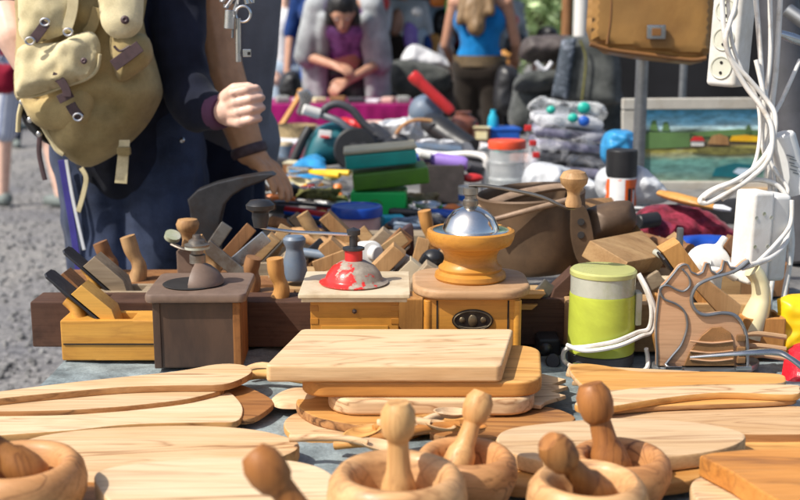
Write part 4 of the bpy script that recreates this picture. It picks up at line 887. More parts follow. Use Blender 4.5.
rod('hammer_handle', 'brown hammer handle lying above the white mincer', 'hammer', [AT(645, 238, 2.15), AT(668, 246, 2.05), AT(690, 252, 2.0)], [.010, .013, .015], 'mbrown')
tag(B().box(AT(679, 256, 1.95), (.010, .012, .10), bevel=.002).build('steel_bar', 'galv'), 'upright grey steel bar behind the edged brown plate', 'bar')
rod('steel_tube', 'pale bent steel tube left of the white mincer', 'tube', [AT(655, 252, 1.9), AT(670, 262, 1.86), AT(682, 276, 1.82), AT(684, 292, 1.8)], .0055, 'smoke')
b = B().box(AT(674, 283, 1.86), (.05, .03, .02), bevel=.004); tag(b.build('cream_block', 'mill_cream'), 'cream notched block between orange wedge and edged brown plate', 'block')
# flexes, extension lead, adapter
rail = thing('overhead_rail', 'grey overhead rail carrying keys and leads above the frame', 'rail', (.2, 1.95, 0))
B().cyl((-.36, 1.95, 1.46), (1.12, 1.95, 1.46), .014).build('bar', 'galv', rail); B().cyl((1.10, 1.95, 0), (1.10, 1.95, 1.48), .018).build('post', 'galv', rail)
Ys = 1.95
t = thing('extension_lead', 'white extension socket strip hanging upright at upper right', 'extension lead', tuple(AT(733, 86, Ys)))
zt, zb = 1.455, AT(733, 87, Ys).z; xl, xr = AT(711, 60, Ys).x, AT(727, 60, Ys).x
w = .058; rz = .62
rz = -.72; ctr = V((AT(733, 40, Ys + .02).x, Ys + .02, (zt + zb) / 2)); mrot = Euler((0, .04, rz))
def strip_box(c, s, bev): return B().box((0, 0, 0) if c is None else c, s, bevel=bev, seg=3).move(Matrix.Translation(ctr) @ mrot.to_matrix().to_4x4())
strip_box(None, (.054, .056, zt - zb), .008).build('strip_housing', 'white', t)
for k in range(4):
    zc = -(zt - zb) / 2 + .032 + k * .047
    m = Matrix.Translation(ctr) @ mrot.to_matrix().to_4x4()
    sk = B().lathe([(.0, .0005), (.0165, .0005), (.0175, 0), (.0195, .0012), (.0185, .0022), (.0168, .0018), (.016, .0006), (0, .0006)], (0, -.0282, zc), (0, -1, 0), 30).move(m).build('socket_well', 'socket', t)
    B().cyl((0.0, -.0292, zc + .0085), (0.0, -.0302, zc + .0085), .0026, n=12).move(m).build('pin_hole', 'hole', sk)
    B().cyl((0.0, -.0292, zc - .0085), (0.0, -.0302, zc - .0085), .0026, n=12).move(m).build('pin_hole', 'hole', sk)
def flex(label, px, r=.0046, mat='cable'):
    return rod('white_flex', label, 'cable', [AT(*p) for p in px], r, mat, 1.0, 8, 10)
flex('white flex looping down the face of the socket strip to the hanging bundle', [(720, -60, 1.90), (722, 0, 1.89), (724, 30, 1.88), (729, 55, 1.88), (745, 85, 1.88), (762, 108, 1.87), (772, 130, 1.86), (768, 160, 1.85), (745, 182, 1.85), (722, 196, 1.84), (706, 203, 1.84), (700, 200, 1.84), (712, 190, 1.85), (735, 182, 1.86), (760, 180, 1.86), (778, 186, 1.86), (790, 205, 1.85), (789, 235, 1.84), (775, 255, 1.82), (752, 265, 1.80)], .0042)
flex('white flex crossing the socket strip from upper right', [(738, -60, 1.90), (736, 0, 1.89), (730, 22, 1.88), (726, 40, 1.875), (732, 60, 1.88), (748, 78, 1.88), (765, 98, 1.88), (775, 115, 1.87), (773, 140, 1.86), (760, 162, 1.855), (740, 178, 1.85), (715, 190, 1.84), (703, 198, 1.838)], .0040)
flex('white flex hanging straight down left of the black pole', [(752, -60, 1.93), (756, 0, 1.92), (760, 50, 1.91), (764, 110, 1.90), (772, 170, 1.89), (782, 240, 1.87)], .0042)
flex('white flex just right of the straight one at the top', [(768, -60, 1.95), (770, 0, 1.95), (770, 60, 1.94), (764, 110, 1.93), (766, 150, 1.92), (774, 185, 1.90), (778, 240, 1.88), (770, 300, 1.86), (774, 330, 1.84)], .0040)
flex('rightmost white flex beside the black pole', [(780, -60, 1.96), (780, 0, 1.96), (776, 70, 1.95), (772, 120, 1.94), (783, 180, 1.92), (792, 240, 1.9), (785, 290, 1.88), (778, 330, 1.86)], .0046)
flex('short white flex twisted inside the hanging bundle', [(756, 60, 1.90), (764, 100, 1.885), (762, 140, 1.88), (770, 180, 1.87), (768, 240, 1.86)], .0040)
flex('white flex running from the adapter to the edged brown plate', [(790, 225, 1.80), (784, 245, 1.76), (770, 258, 1.72), (752, 265, 1.68), (742, 268, 1.66)], .0044)
flex('pale brown flex arching over the white adapter', [(792, 200, 1.78), (790, 225, 1.77), (775, 245, 1.74), (758, 262, 1.70)], .0035)
c = AT(762, 240, 1.78); t = thing('power_adapter', 'white boxy power adapter with screws hanging among the leads', 'power adapter', (c.x, c.y, TZ))
zt, zb = AT(760, 192, 1.78).z, AT(760, 284, 1.78).z
m = Matrix.Translation(V((c.x, 1.80, (zt + zb) / 2))) @ Euler((0, .03, .35)).to_matrix().to_4x4()
B().box((-.012, 0, 0), (.040, .05, zt - zb), bevel=.006, seg=3).move(m).build('housing', 'white', t)
B().box((.028, .006, -.002), (.036, .05, (zt - zb) * .95), bevel=.008, seg=3).move(m).build('housing_half', 'white', t)
for x, z in ((-.026, .034), (.002, .034), (-.012, .040), (-.024, -.012), (.0, -.012)): B().lathe([(0, 0), (.0028, 0), (.003, .0008), (.001, .0004), (0, .0004)], (x, -.0252, z), (0, -1, 0), 12).move(m).build('screw', 'smoke', t)
B().tube([m @ V((.02, 0, -.055)), m @ V((.02, .0, -.09)), V((AT(768, 330, 1.78).x, 1.80, TZ + .004))], .0075, 10, smooth=4).build('lead', 'white', t)
c = AT(790, 160, 1.9); d = V((.16, .05, -.50)).normalized()
t = thing('lamp_holder', 'white tilted lamp holder with grey print at the right edge', 'lamp holder', tuple(c))
p = AT(782, 134, 1.9)
B().lathe([(0, 0), (.018, 0), (.021, .004), (.024, .07), (.030, .088), (.031, .10), (.028, .101), (.022, .09), (0, .085)], p, d, 32).build('socket_body', 'white', t)
f = frame(d)
for k in range(6):
    q = p + d * (.03 + .006 * k) + V((-.0, -.0238, -.006)); B().box(q + V((.003 * (k % 2), 0, 0)), (.014 - .002 * (k % 3), .0012, .0016), rot=(0, .3, 0)).build('printed_mark', 'galv', t)
# glimpses at far right
c = [AT(777, 299, 1.70), AT(790, 294, 1.70), AT(830, 292, 1.70), AT(835, 352, 1.68), AT(779, 352, 1.68)]
tag(B().pillow(c, .02, (0, -1, .3), wr=.006, ws=30).build('yellow_wrapper', 'yellow'), 'yellow wrapper with red blotches at right edge', 'wrapper')
c = catmull([AT(781, 375, 1.60), AT(786, 352, 1.62), AT(800, 345, 1.64), AT(840, 345, 1.64), AT(850, 390, 1.58), AT(800, 392, 1.56), AT(785, 386, 1.57)], 4)
tag(B().pillow(c, .03, (0, -1, .6), wr=.012, ws=26).build('red_bag', 'redbag'), 'glossy red crumpled bag at right edge', 'bag')
tag(B().cyl(AT(787, 10, 2.3), AT(830, 40, 2.25), .014).build('grey_pole', 'galv'), 'grey tube sloping behind the white leads at upper right', 'pole')
tag(B().cyl(AT(770, -60, 2.5), PZ(806, 262, TZ + .001), .045).build('black_pole', 'dgrey'), 'thick black pole leaning behind the white leads', 'pole')
rod('steel_tube', 'short silver tube at the right edge behind the leads', 'tube', [AT(780, 34, 2.1), AT(792, 38, 2.1), AT(815, 46, 2.1)], [.007, .009, .007], 'steel')

slab('wooden_plank', 'brown plank slanting inside the loop of the edged brown plate', 'plank', [(690, 283), (702, 275), (742, 306), (738, 318), (722, 318)], 1.64, .02, 'tote', .003)
slab('wooden_plank', 'pale brown curved plank left of the edged brown plate', 'plank', [(652, 300), (662, 296), (680, 312), (684, 330), (676, 348), (656, 352)], 1.63, .016, 'tote_o', .004, 3)
flex('thin white flex curling left in the hanging bundle', [(726, -60, 1.92), (730, 30, 1.89), (742, 70, 1.885), (756, 96, 1.88), (760, 130, 1.87), (754, 165, 1.86), (736, 190, 1.85), (722, 200, 1.845)], .003)
flex('white flex crossing behind the lamp holder', [(800, 60, 2.0), (782, 100, 1.96), (768, 130, 1.93), (772, 175, 1.91), (784, 215, 1.9), (790, 265, 1.88)], .0036)
flex('greyish flex knotted above the white adapter', [(764, 90, 1.9), (772, 120, 1.885), (766, 150, 1.88), (776, 172, 1.87), (788, 190, 1.86), (780, 205, 1.85), (770, 195, 1.85)], .0034, 'cable')
# ------------------------------------------------------------------ jars, boxes, tools on the middle and far tables
def on(u, v, dz=0.0): return PZ(u, v, TZ + dz)
def tub(label, u, vb, wpx, parts, name='plastic_tub', cat='tub', n=40):
    """stack of lathe parts: (part name, material, [(radius factor, height px)...]) in photo pixels above the base"""
    c = on(u, vb); k = MET(1, c.y, TZ); r = wpx / 2 * k
    t = thing(name, label, cat, tuple(c))
    for pn, mat, pr in parts: B().lathe([(r * a, h * k) for a, h in pr], (0, 0, 0), n=n).build(pn, mat, t, local=True)
    return t
tub('squat jar with royal blue lid and pinkish contents', 357, 243, 47, [('jar_body', 'pinkp', [(0, 0), (.93, 0), (1, 2), (1, 26), (.96, 28), (0, 28)]), ('lid', 'bluelid', [(0, 28), (1.08, 28), (1.1, 29), (1.1, 36), (1.05, 38), (1.0, 38), (.97, 37), (0, 37)])], 'lidded_jar', 'jar')
tub('tall clear stack of round tubs with orange red lid', 506, 197, 36, [('lower_tub', 'clear', [(0, 0), (.9, 0), (.95, 1), (.97, 17), (0, 17)]), ('middle_tub', 'clear', [(0, 17), (1.0, 17.2), (1.02, 19), (.94, 21), (.97, 34), (0, 34)]), ('upper_tub', 'clear', [(0, 34), (1.0, 34.2), (1.02, 36), (.95, 38), (.97, 49), (0, 49)]), ('lid', 'redlid', [(0, 49), (1.04, 49), (1.05, 50), (1.05, 55), (1.0, 57), (0, 57)])], 'stacked_tubs', 'tubs')
for k, z in enumerate((4, 21, 38)): pass
tub('small white printed cup behind the chrome domed mill', 467, 212, 18, [('cup_body', 'white', [(0, 0), (.85, 0), (1, 26), (.93, 26), (.8, 3), (0, 3)]), ('blue_print', 'blue', [(.965, 12), (.985, 13), (1.0, 18), (.985, 18), (.965, 12.5)])], 'white_cup', 'cup')
t = tub('spray can with black cap and orange striped white label', 619, 232, 31, [('can_body', 'labelw', [(0, 0), (1, 0), (1.02, 1), (1.0, 2), (1.0, 55), (.92, 57), (0, 57)]), ('cap', 'black', [(0, 56), (.98, 56), (1.0, 57), (.99, 81), (.94, 82.5), (0, 82.5)])], 'spray_can', 'spray can')
c = on(619, 232); k = MET(1, c.y, TZ) * 1.0; r = 15.5 * k * 1.004
def patch(a0, a1, z0, z1, mat, name, sl=0.0, rr=r, n=8):
    b = B(); g = []
    for i in range(n + 1):
        f = i / n
        row = []
        for j in range(2):
            a = math.radians(a0 + (a1 - a0) * f + sl * j); row.append(b.bm.verts.new((rr * math.sin(a), -rr * math.cos(a), (z0, z1)[j] * k)))
        g.append(row)
    for i in range(n): b.bm.faces.new((g[i][0], g[i + 1][0], g[i + 1][1], g[i][1]))
    b.build(name, mat, t, local=True)
patch(5, 75, 2, 54.5, 'orangelabel', 'orange_stripe'); patch(-80, -55, 2, 54.5, 'orangelabel', 'orange_stripe')
patch(-48, -36, 34, 54.5, 'orangelabel', 'slanted_stripe', 28)
for (a0, a1, z0, z1) in ((16, 30, 26, 46), (36, 48, 26, 32), (36, 48, 36, 46), (16, 48, 20, 24)): patch(a0, a1, z0, z1, 'black', 'printed_mark', 0, r * 1.006)
patch(38, 46, 28, 44, 'labelw', 'printed_mark', 0, r * 1.009)
def pbox(label, u0, u1, vb, hpx, dep, mat, name='plastic_box', cat='box', z0=0.0, yaw=0.0, roll=0.0, bev=.006, lid=None, lidh=.3, Yoff=0.0, inner=None):
    c0 = PZ((u0 + u1) / 2, vb, TZ + z0); kk = MET(1, c0.y, TZ); w = (u1 - u0) * kk; h = hpx * kk
    t = thing(name, label, cat, (c0.x, c0.y + dep / 2, TZ + z0)); t.rotation_euler = (0, roll, yaw)
    hb = h * (1 - lidh) if lid else h
    B().box((0, 0, hb / 2), (w, dep, hb), bevel=bev).build('box_body', mat, t, local=True)
    if lid: B().box((0, 0, hb + h * lidh / 2 + .0006), (w * 1.03, dep * 1.03, h * lidh), bevel=min(bev, h * lidh * .4)).build('lid', lid, t, local=True)
    return t, h, c0
t, h1, c0 = pbox('bright green plastic box at the bottom of the box stack', 351, 407, 216, 24, .12, 'greenbox', yaw=-.03)
b = B().tube([(-.02, -.0605, h1 * .62), (-.004, -.0605, h1 * .66), (.010, -.0605, h1 * .5), (-.004, -.0605, h1 * .38), (-.016, -.0605, h1 * .42)], .0012, 6, smooth=4); b.build('embossed_mark', 'olivebox', t, local=True)
t, h2, _ = pbox('leaf green flat box in the middle of the box stack', 345, 421, 196 - 6, 17, .14, 'olivebox', z0=h1 + .004, yaw=.06, roll=-.10, Yoff=0)
t.location = (c0.x + .03, c0.y + .07, TZ + h1 + .012)
t, h3, _ = pbox('turquoise box with cream lid on top of the box stack', 337, 414, 180, 20, .13, 'tealbox', z0=h1 + h2 + .02, yaw=.04, roll=-.09, lid='cardtop', lidh=.22)
t.location = (c0.x + .005, c0.y + .06, TZ + h1 + h2 + .022)
def crate(label, u0, u1, vb, hpx, dep, mat):
    c0 = on((u0 + u1) / 2, vb); kk = MET(1, c0.y, TZ); w = (u1 - u0) * kk; h = hpx * kk; th = .008
    t = thing('open_crate', label, 'crate', (c0.x, c0.y + dep / 2, TZ))
    b = B()
    for y in (-dep / 2, dep / 2): b.box((0, y, h / 2), (w, th, h), bevel=.002)
    for x in (-w / 2 + th, w / 2 - th): b.box((x, 0, h / 2 - .001), (th, dep - th - .002, h - .004), bevel=.002)
    b.box((0, 0, .006), (w - .02, dep - .012, .008)); b.build('crate_walls', mat, t, local=True); return t, c0, h
t, c0, hc = crate('dark brown open crate behind the green box stack', 421, 464, 203, 38, .16, 'crate_b')
c = AT(447, 161, c0.y + .08); b = B().lathe([(0, -.06), (.016, -.058), (.022, -.045), (.022, .03), (.014, .045), (.009, .048), (.009, .066), (0, .067)], c + V((0, 0, -.002)), (-1, .2, .12), 24)
t = tag(b.build('lilac_bottle', 'lilac'), 'lilac bottle lying across the dark crate', 'bottle')
tag(B().lathe([(0, 0), (.012, 0), (.013, .03), (.010, .034), (0, .034)], AT(431, 156, c0.y + .07), (-1, .2, .2), 20).build('bottle_cap', 'white'), 'white cap beside the lilac bottle', 'cap')
rod('tubular_frame', 'white tubular frame bending down right of the dark crate', 'frame', [AT(410, 150, 3.5), AT(440, 155, 3.4), AT(470, 154, 3.35), AT(485, 158, 3.3), AT(486, 170, 3.3), AT(484, 190, 3.3), AT(484, 203, 3.25)], .010, 'white', 1, 6)
tag(B().box(AT(463, 157, 3.5), (.14, .05, .018), rot=(0, .12, 0), bevel=.006).build('black_grip', 'black'), 'black flat grip along the white tubular frame', 'grip')
tag(B().ell(AT(472, 178, 3.2), (.032, .022, .013)).build('red_soap_case', 'red'), 'glossy red oval case left of the clear tub stack', 'case')
tag(B().box(AT(474, 168, 3.3), (.05, .05, .03), rot=(.2, .2, .3), bevel=.008).build('grey_gadget', 'dgrey'), 'dark grey gadget above the red oval case', 'gadget')
tag(B().ell(AT(416, 158, 3.25), (.011, .011, .013)).build('blue_stopper', 'blue'), 'small royal blue cap beside the turquoise box', 'stopper')
# coils and small heap
def coil(label, u, v, Y, R, n, r, mat, seed, name='cable_coil', cat='cable', flat=.4):
    c = AT(u, v, Y); rg = random.Random(seed); p = []
    for i in range(n * 8):
        a = i * math.pi / 4 + rg.random() * .5; q = R * (.55 + .5 * rg.random())
        p.append(c + V((q * math.cos(a), q * math.sin(a) * .7, R * flat * (rg.random() - .2))))
    return tag(B().tube(p, r, 7, smooth=4).build(name, mat), label, cat)
coil('tangled dark blue cable between blue lidded jar and amber mill', 410, 228, 2.6, .05, 5, .006, 'bluegrey', 3)
coil('second tangle of dark cable right of the blue lidded jar', 427, 222, 2.7, .04, 4, .006, 'dgrey', 5)
coil('mossy green tangled cord below the turquoise box', 318, 195, 3.0, .055, 6, .006, 'moss', 7, 'cord_tangle', 'cord', .3)
coil('wicker coil beside the bright green box', 419, 202, 3.1, .05, 6, .007, 'wicker', 9, 'wicker_coil', 'wicker coil', .5)
coil('olive brown cord heap left of the bright green box', 335, 200, 3.05, .035, 5, .005, 'moss', 11, 'cord_tangle', 'cord', .3)
tag(B().ell(on(331, 176, .03), (.024, .024, .022)).build('yellow_ball', 'lime_t'), 'yellow ball left of the turquoise box', 'ball')
tag(B().lathe([(0, 0), (.05, .0), (.065, .012), (.062, .014), (.045, .004), (0, .004)], on(303, 190, .01), (.15, -.25, 1), 30).build('cream_dish', 'cream'), 'tilted cream dish in the small heap by the hand', 'dish')
small = [('grey_box', 'box', 'grey stone coloured block in the heap left of the green boxes', 322, 186, (.06, .05, .035), 'stone', .3), ('white_tile', 'tile', 'white chip in the heap near the turquoise box', 318, 177, (.045, .04, .012), 'white', .8), ('brown_tag', 'tag', 'brown scrap of wood in the heap by the cream dish', 296, 180, (.05, .03, .02), 'tote', .5), ('black_case', 'case', 'black upright case just right of the reaching hand', 292, 196, (.035, .04, .06), 'black', .1), ('dark_box', 'box', 'dark flat case behind the reaching hand', 276, 205, (.12, .06, .02), 'dgrey', .05), ('steel_clip', 'clip', 'shiny steel clip in the heap under the turquoise box', 341, 184, (.04, .02, .02), 'steel', .9), ('yellow_tag', 'tag', 'yellowish tag lying left of the turquoise box', 310, 170, (.03, .02, .015), 'lime_t', .2), ('grey_plate', 'plate', 'grey metal plate behind the red handled heap', 352, 196, (.05, .03, .015), 'galv', .6)]
for nm, ct, lb, u, v, s, mat, yw in small:
    tag(B().box(on(u, v, s[2] / 2 + .004), s, rot=(.1, .15, yw), bevel=min(s) * .2).build(nm, mat), lb, ct)
tag(B().pillow(catmull([on(a, b_, .02) for a, b_ in [(285, 178), (292, 170), (308, 166), (325, 167), (322, 176), (300, 180)]], 4), .014, (0, -.2, 1), wr=.008, ws=25).build('blue_rag', 'bluebag'), 'crumpled blue film behind the reaching hand', 'rag')
tag(B().pillow(catmull([on(a, b_, .03) for a, b_ in [(286, 168), (292, 156), (304, 152), (310, 160), (302, 168)]], 4), .018, (0, -.2, 1), wr=.008, ws=20).build('red_rag', 'redc'), 'dark red rag below the circular saw', 'rag')
t, h, c0 = pbox('translucent grey tray beside the reaching hand', 236, 290, 205, 14, .20, 'stone', name='glass_tray', cat='tray', bev=.01)
for lb, mat, dv in (('blue cord lying left of the blue lidded jar', 'blue', 0), ('red cord lying behind the blue cord', 'red', -3), ('dark hose lying below the blue cord', 'dgrey', 5)):
    rod('cord', lb, 'cord', [AT(286, 212 + dv, 2.75), AT(302, 214 + dv, 2.72), AT(318, 217 + dv, 2.7), AT(336, 219 + dv, 2.68)], .008, mat)
tag(B().pillow(catmull([on(a, b_, .012) for a, b_ in [(296, 246), (330, 242), (390, 244), (420, 238), (424, 246), (380, 254), (330, 256), (300, 254)]], 4), .02, (0, 0, 1), wr=.008, ws=18).build('pink_cloth', 'redc'), 'crumpled red cloth under the blue lidded jar', 'cloth')
tag(B().lathe([(0, 0), (.02, 0), (.024, .018), (.010, .026), (0, .028)], on(452, 214, .0), n=20).build('orange_stopper', 'orange'), 'small orange stopper left of the white cup', 'stopper')
tag(B().box(on(436, 218, .012), (.09, .05, .02), rot=(0, .1, .3), bevel=.006).build('pale_case', 'mill_cream'), 'pale flat case behind the amber mill at left', 'case')
tag(B().box(on(393, 226, .025), (.05, .04, .05), rot=(0, 0, .2), bevel=.004).build('cyan_box', 'cyan'), 'cyan box right of the blue lidded jar', 'box')
# circular saw
Y0 = 3.9
t = thing('circular_saw', 'teal circular saw with white front grip and black blade guard', 'circular saw', tuple(on(332, 164)))
t_p = [(303, 164), (306, 146), (312, 134), (322, 125), (336, 122), (352, 126), (364, 136), (366, 148), (358, 158), (340, 164), (320, 166)]
B().pillow(catmull(pts_at(t_p, Y0), 4), .07, (0, -1, .1), back=1.0, power=.4).build('motor_body', 'teal', t)
B().cyl(AT(356, 150, Y0 - .10), AT(356, 150, Y0 - .06), .075, n=36).build('blade_guard', 'black', t)
B().tube([AT(322, 116, Y0 - .05), AT(326, 108, Y0 - .05), AT(338, 104, Y0 - .05), AT(352, 110, Y0 - .05), AT(362, 122, Y0 - .05), AT(374, 133, Y0 - .05)], .013, 12, smooth=5).build('top_handle', 'dgrey', t)
B().cyl(AT(303, 109, Y0 - .07), AT(320, 114, Y0 - .06), .018).build('front_grip', 'white', t)
B().tube([AT(318, 114, Y0 - .05), AT(340, 122, Y0 - .07), AT(362, 140, Y0 - .07), AT(394, 150, Y0 - .05)], .012, 10, smooth=4).build('guard_rod', 'galv', t)
B().box(AT(325, 134, Y0 - .075), (.045, .006, .026), rot=(0, .1, 0), bevel=.004).build('badge', 'white', t)
B().box(AT(325, 137, Y0 - .080), (.03, .006, .008), rot=(0, .1, 0), bevel=.002).build('badge_print', 'red', t)
B().tube([AT(310, 128, Y0 - .03), AT(302, 142, Y0 - .04), AT(294, 160, Y0 - .05), AT(290, 168, Y0 - .05)], .016, 10, smooth=4).build('rear_handle', 'black', t)
tag(B().cyl(AT(398, 138, 3.9), AT(398, 160, 3.85), .035, n=24).build('dark_tin', 'iron'), 'dark upright tin right of the circular saw', 'tin')
b = B().pillow(catmull(pts_at([(366, 128), (376, 122), (396, 140), (400, 156), (380, 158), (368, 150)], 3.95), 4), .06, (0, -1, .2)); tag(b.build('power_tool_case', 'dgrey'), 'dark grey moulded tool right of the circular saw', 'power tool')
# axe
t = thing('hatchet', 'hatchet with pale wooden handle and steel head against the magenta table', 'hatchet', tuple(on(276, 142)))
B().tube([AT(274, 137, 4.6), AT(286, 118, 4.62), AT(297, 100, 4.66), AT(301, 90, 4.68)], [.022, .018, .018, .020], 12, smooth=4, flat=.6).build('handle', 'grip', t)
B().prism(pts_at([(297, 92), (308, 89), (313, 97), (307, 112), (300, 116), (296, 112), (300, 102)], 4.62), (0, .03, 0), .006).build('axe_head', 'steel', t)
c = on(297, 152); t = thing('wicker_basket', 'small beige basket below the hatchet head', 'basket', tuple(c))
B().lathe([(0, 0), (.06, 0), (.075, .10), (.08, .105), (.072, .105), (.056, .006), (0, .006)], (0, 0, 0), n=32).build('basket_weave', 'wicker', t, local=True)
t, h, c0 = pbox('white shallow tray beyond the reaching hand', 254, 306, 158, 16, .25, 'whitec', name='white_tray', cat='tray', bev=.02)
for lb, nm, px, Y, th, mat in [
    ('red and white crumpled wrapper behind the circular saw', 'wrapper', [(335, 122), (345, 117), (356, 120), (368, 128), (362, 136), (345, 130)], 4.4, .05, 'red'),
    ('heap of white crumpled cloth behind the circular saw', 'white_cloth', [(370, 133), (385, 121), (404, 118), (420, 122), (432, 134), (436, 148), (410, 152), (385, 144)], 4.5, .12, 'whitebag'),
    ('pink folded cloth at the foot of the magenta table', 'pink_cloth', [(358, 124), (372, 120), (390, 122), (392, 130), (370, 132)], 4.9, .05, 'pinkp'),
    ('white crumpled plastic left of the brown basin rim', 'plastic_bag', [(523, 188), (526, 168), (540, 160), (565, 166), (585, 176), (600, 190), (590, 205), (550, 200)], 2.95, .06, 'whitebag'),
    ('white crumpled plastic bag beside the spray can', 'plastic_bag', [(595, 190), (598, 172), (612, 164), (640, 164), (655, 176), (668, 194), (662, 204), (630, 206), (605, 204)], 2.75, .05, 'whitebag'),
    ('bright blue crumpled bag in front of the painting at left', 'plastic_bag', [(600, 158), (604, 134), (618, 128), (634, 132), (640, 150), (636, 166), (612, 168)], 3.35, .06, 'bluebag'),
    ('dark red patterned cloth bag lying below the painting', 'cloth_bag', [(630, 236), (636, 214), (655, 203), (690, 205), (715, 215), (735, 236), (730, 252), (690, 254), (650, 250)], 2.5, .07, 'redc'),
    ('blue cloth bag edge behind the white mincer', 'cloth_bag', [(664, 248), (672, 238), (700, 234), (730, 236), (742, 246), (730, 258), (690, 258)], 2.3, .03, 'bluelid')]:
    tag(B().pillow(catmull(pts_at(px, Y), 4), th, (0, -1, .35), back=.8, wr=th * .42, ws=19, seed=len(lb)).build(nm, mat), lb, nm.replace('_', ' '))
# wrapped stack
t = thing('wrapped_stack', 'stack of dark folded goods inside clear plastic with pink tags', 'wrapped goods', tuple(on(565, 176)))
for k in range(5):
    B().box(AT(566 + k % 2 * 2, 168 - k * 12, 3.6), (.21 + .01 * (k % 2), .18, .030), rot=(0, .10, .08 * (k % 3 - 1)), bevel=.012).build('folded_pack', ['lav', 'dgrey', 'lav', 'lav', 'whitec'][k], t)
for u, v in ((528, 128), (533, 143), (536, 155)): B().box(AT(u, v, 3.44), (.022, .008, .018), bevel=.003).build('pink_tag', 'red', t)
q = catmull(pts_at([(519, 178), (520, 150), (528, 122), (540, 108), (575, 112), (603, 128), (608, 150), (604, 178), (560, 182)], 3.6), 4)
B().pillow(q, .14, (0, -1, .2), back=.8, wr=.028, ws=16, power=.35).build('plastic_wrap', 'clear_g', t)
t = thing('plastic_bag', 'clear plastic bag with turquoise pieces on top of the wrapped stack', 'plastic bag', tuple(AT(570, 118, 3.6)))
q = catmull(pts_at([(530, 112), (528, 104), (540, 96), (556, 100), (575, 102), (592, 101), (604, 108), (606, 118), (592, 124), (560, 120), (545, 116)], 3.55), 4)
B().pillow(q, .07, (0, -1, .3), back=.8, wr=.02, ws=22).build('film', 'film_w', t)
for u, v, m_, s in ((584, 108, 'tealbox', .020), (573, 118, 'tealbox', .016), (551, 110, 'tealbox', .014), (584, 121, 'blue', .018)): B().ell(AT(u, v, 3.475), (s, .012, s * .9)).build('trinket', m_, t)
# further back on the far table
for lb, nm, u, v, s, mat in [('royal blue plastic box behind the clear tub stack', 'blue_box', 500, 136, (.15, .12, .06), 'blue'), ('small brown glazed pot behind the black hose', 'glazed_pot', 463, 128, (.07, .07, .07), 'terra'), ('little red toy car left of the blue plastic box', 'red_toy', 474, 130, (.03, .05, .05), 'red'), ('pale blue bottle standing behind the blue box', 'blue_bottle', 493, 124, (.024, .024, .06), 'cyan'), ('white jug behind the crumpled white cloth', 'white_jug', 413, 124, (.04, .04, .04), 'white'), ('yellowish bowl behind the black hose', 'cream_bowl', 450, 124, (.045, .045, .025), 'cream'), ('blue grey ball below the red tube', 'blue_ball', 426, 112, (.075, .075, .075), 'bluegrey')]:
    c = AT(u, v, 4.9)
    if nm in ('blue_box', 'red_toy'):
        b = B().box(c, s, rot=(0, 0, .15), bevel=.012)
        if nm == 'red_toy': b.ell(c + V((0, -.02, .02)), .018)
        else: b.box(c + V((0, 0, .032)), (s[0] * 1.05, s[1] * 1.05, .012), rot=(0, 0, .15), bevel=.004)
    elif nm == 'blue_ball': b = B().ell(c, s)
    else: b = B().lathe([(0, -s[2]), (s[0] * .7, -s[2]), (s[0], -s[2] * .1), (s[0] * .85, s[2] * .5), (s[0] * .45, s[2] * .8), (s[0] * .5, s[2]), (0, s[2])], c, n=28)
    tag(b.build(nm, mat), lb, nm.split('_')[-1])
tag(B().lathe([(0, 0), (.018, 0), (.023, .02), (.023, .18), (.027, .19), (.027, .22), (.02, .23), (0, .23)], AT(452, 112, 4.8), AT(423, 85, 4.8) - AT(452, 112, 4.8), 24).build('red_tube', 'red'), 'red tube pointing up left above the black hose', 'tube')
t = tag(B().tube([AT(430, 122, 4.3), AT(440, 128, 4.25), AT(456, 139, 4.2), AT(472, 148, 4.15)], [.045, .055, .05, .042], 18, smooth=5, flat=.8).build('black_nozzle', 'black'), 'fat black hose nozzle slanting down right behind the crate', 'nozzle')
rod('handle', 'thin wire handle with brown tip above the white cloth', 'wire', [AT(393, 140, 4.2), AT(402, 126, 4.2), AT(416, 120, 4.2), AT(432, 121, 4.2)], .007, 'tote')
tag(B().box(AT(435, 148, 4.0), (.19, .10, .022), rot=(0, .08, 0), bevel=.008).build('dark_tray', 'bluegrey'), 'dark glassy tray under the black hose nozzle', 'tray')
tag(B().pillow(catmull(pts_at([(410, 146), (430, 140), (450, 146), (470, 152), (486, 156), (470, 160), (430, 156)], 4.1), 4), .05, (0, -.6, 1), wr=.01, ws=20).build('white_pad', 'whitec'), 'white flat pad lying in front of the dark glassy tray', 'pad')
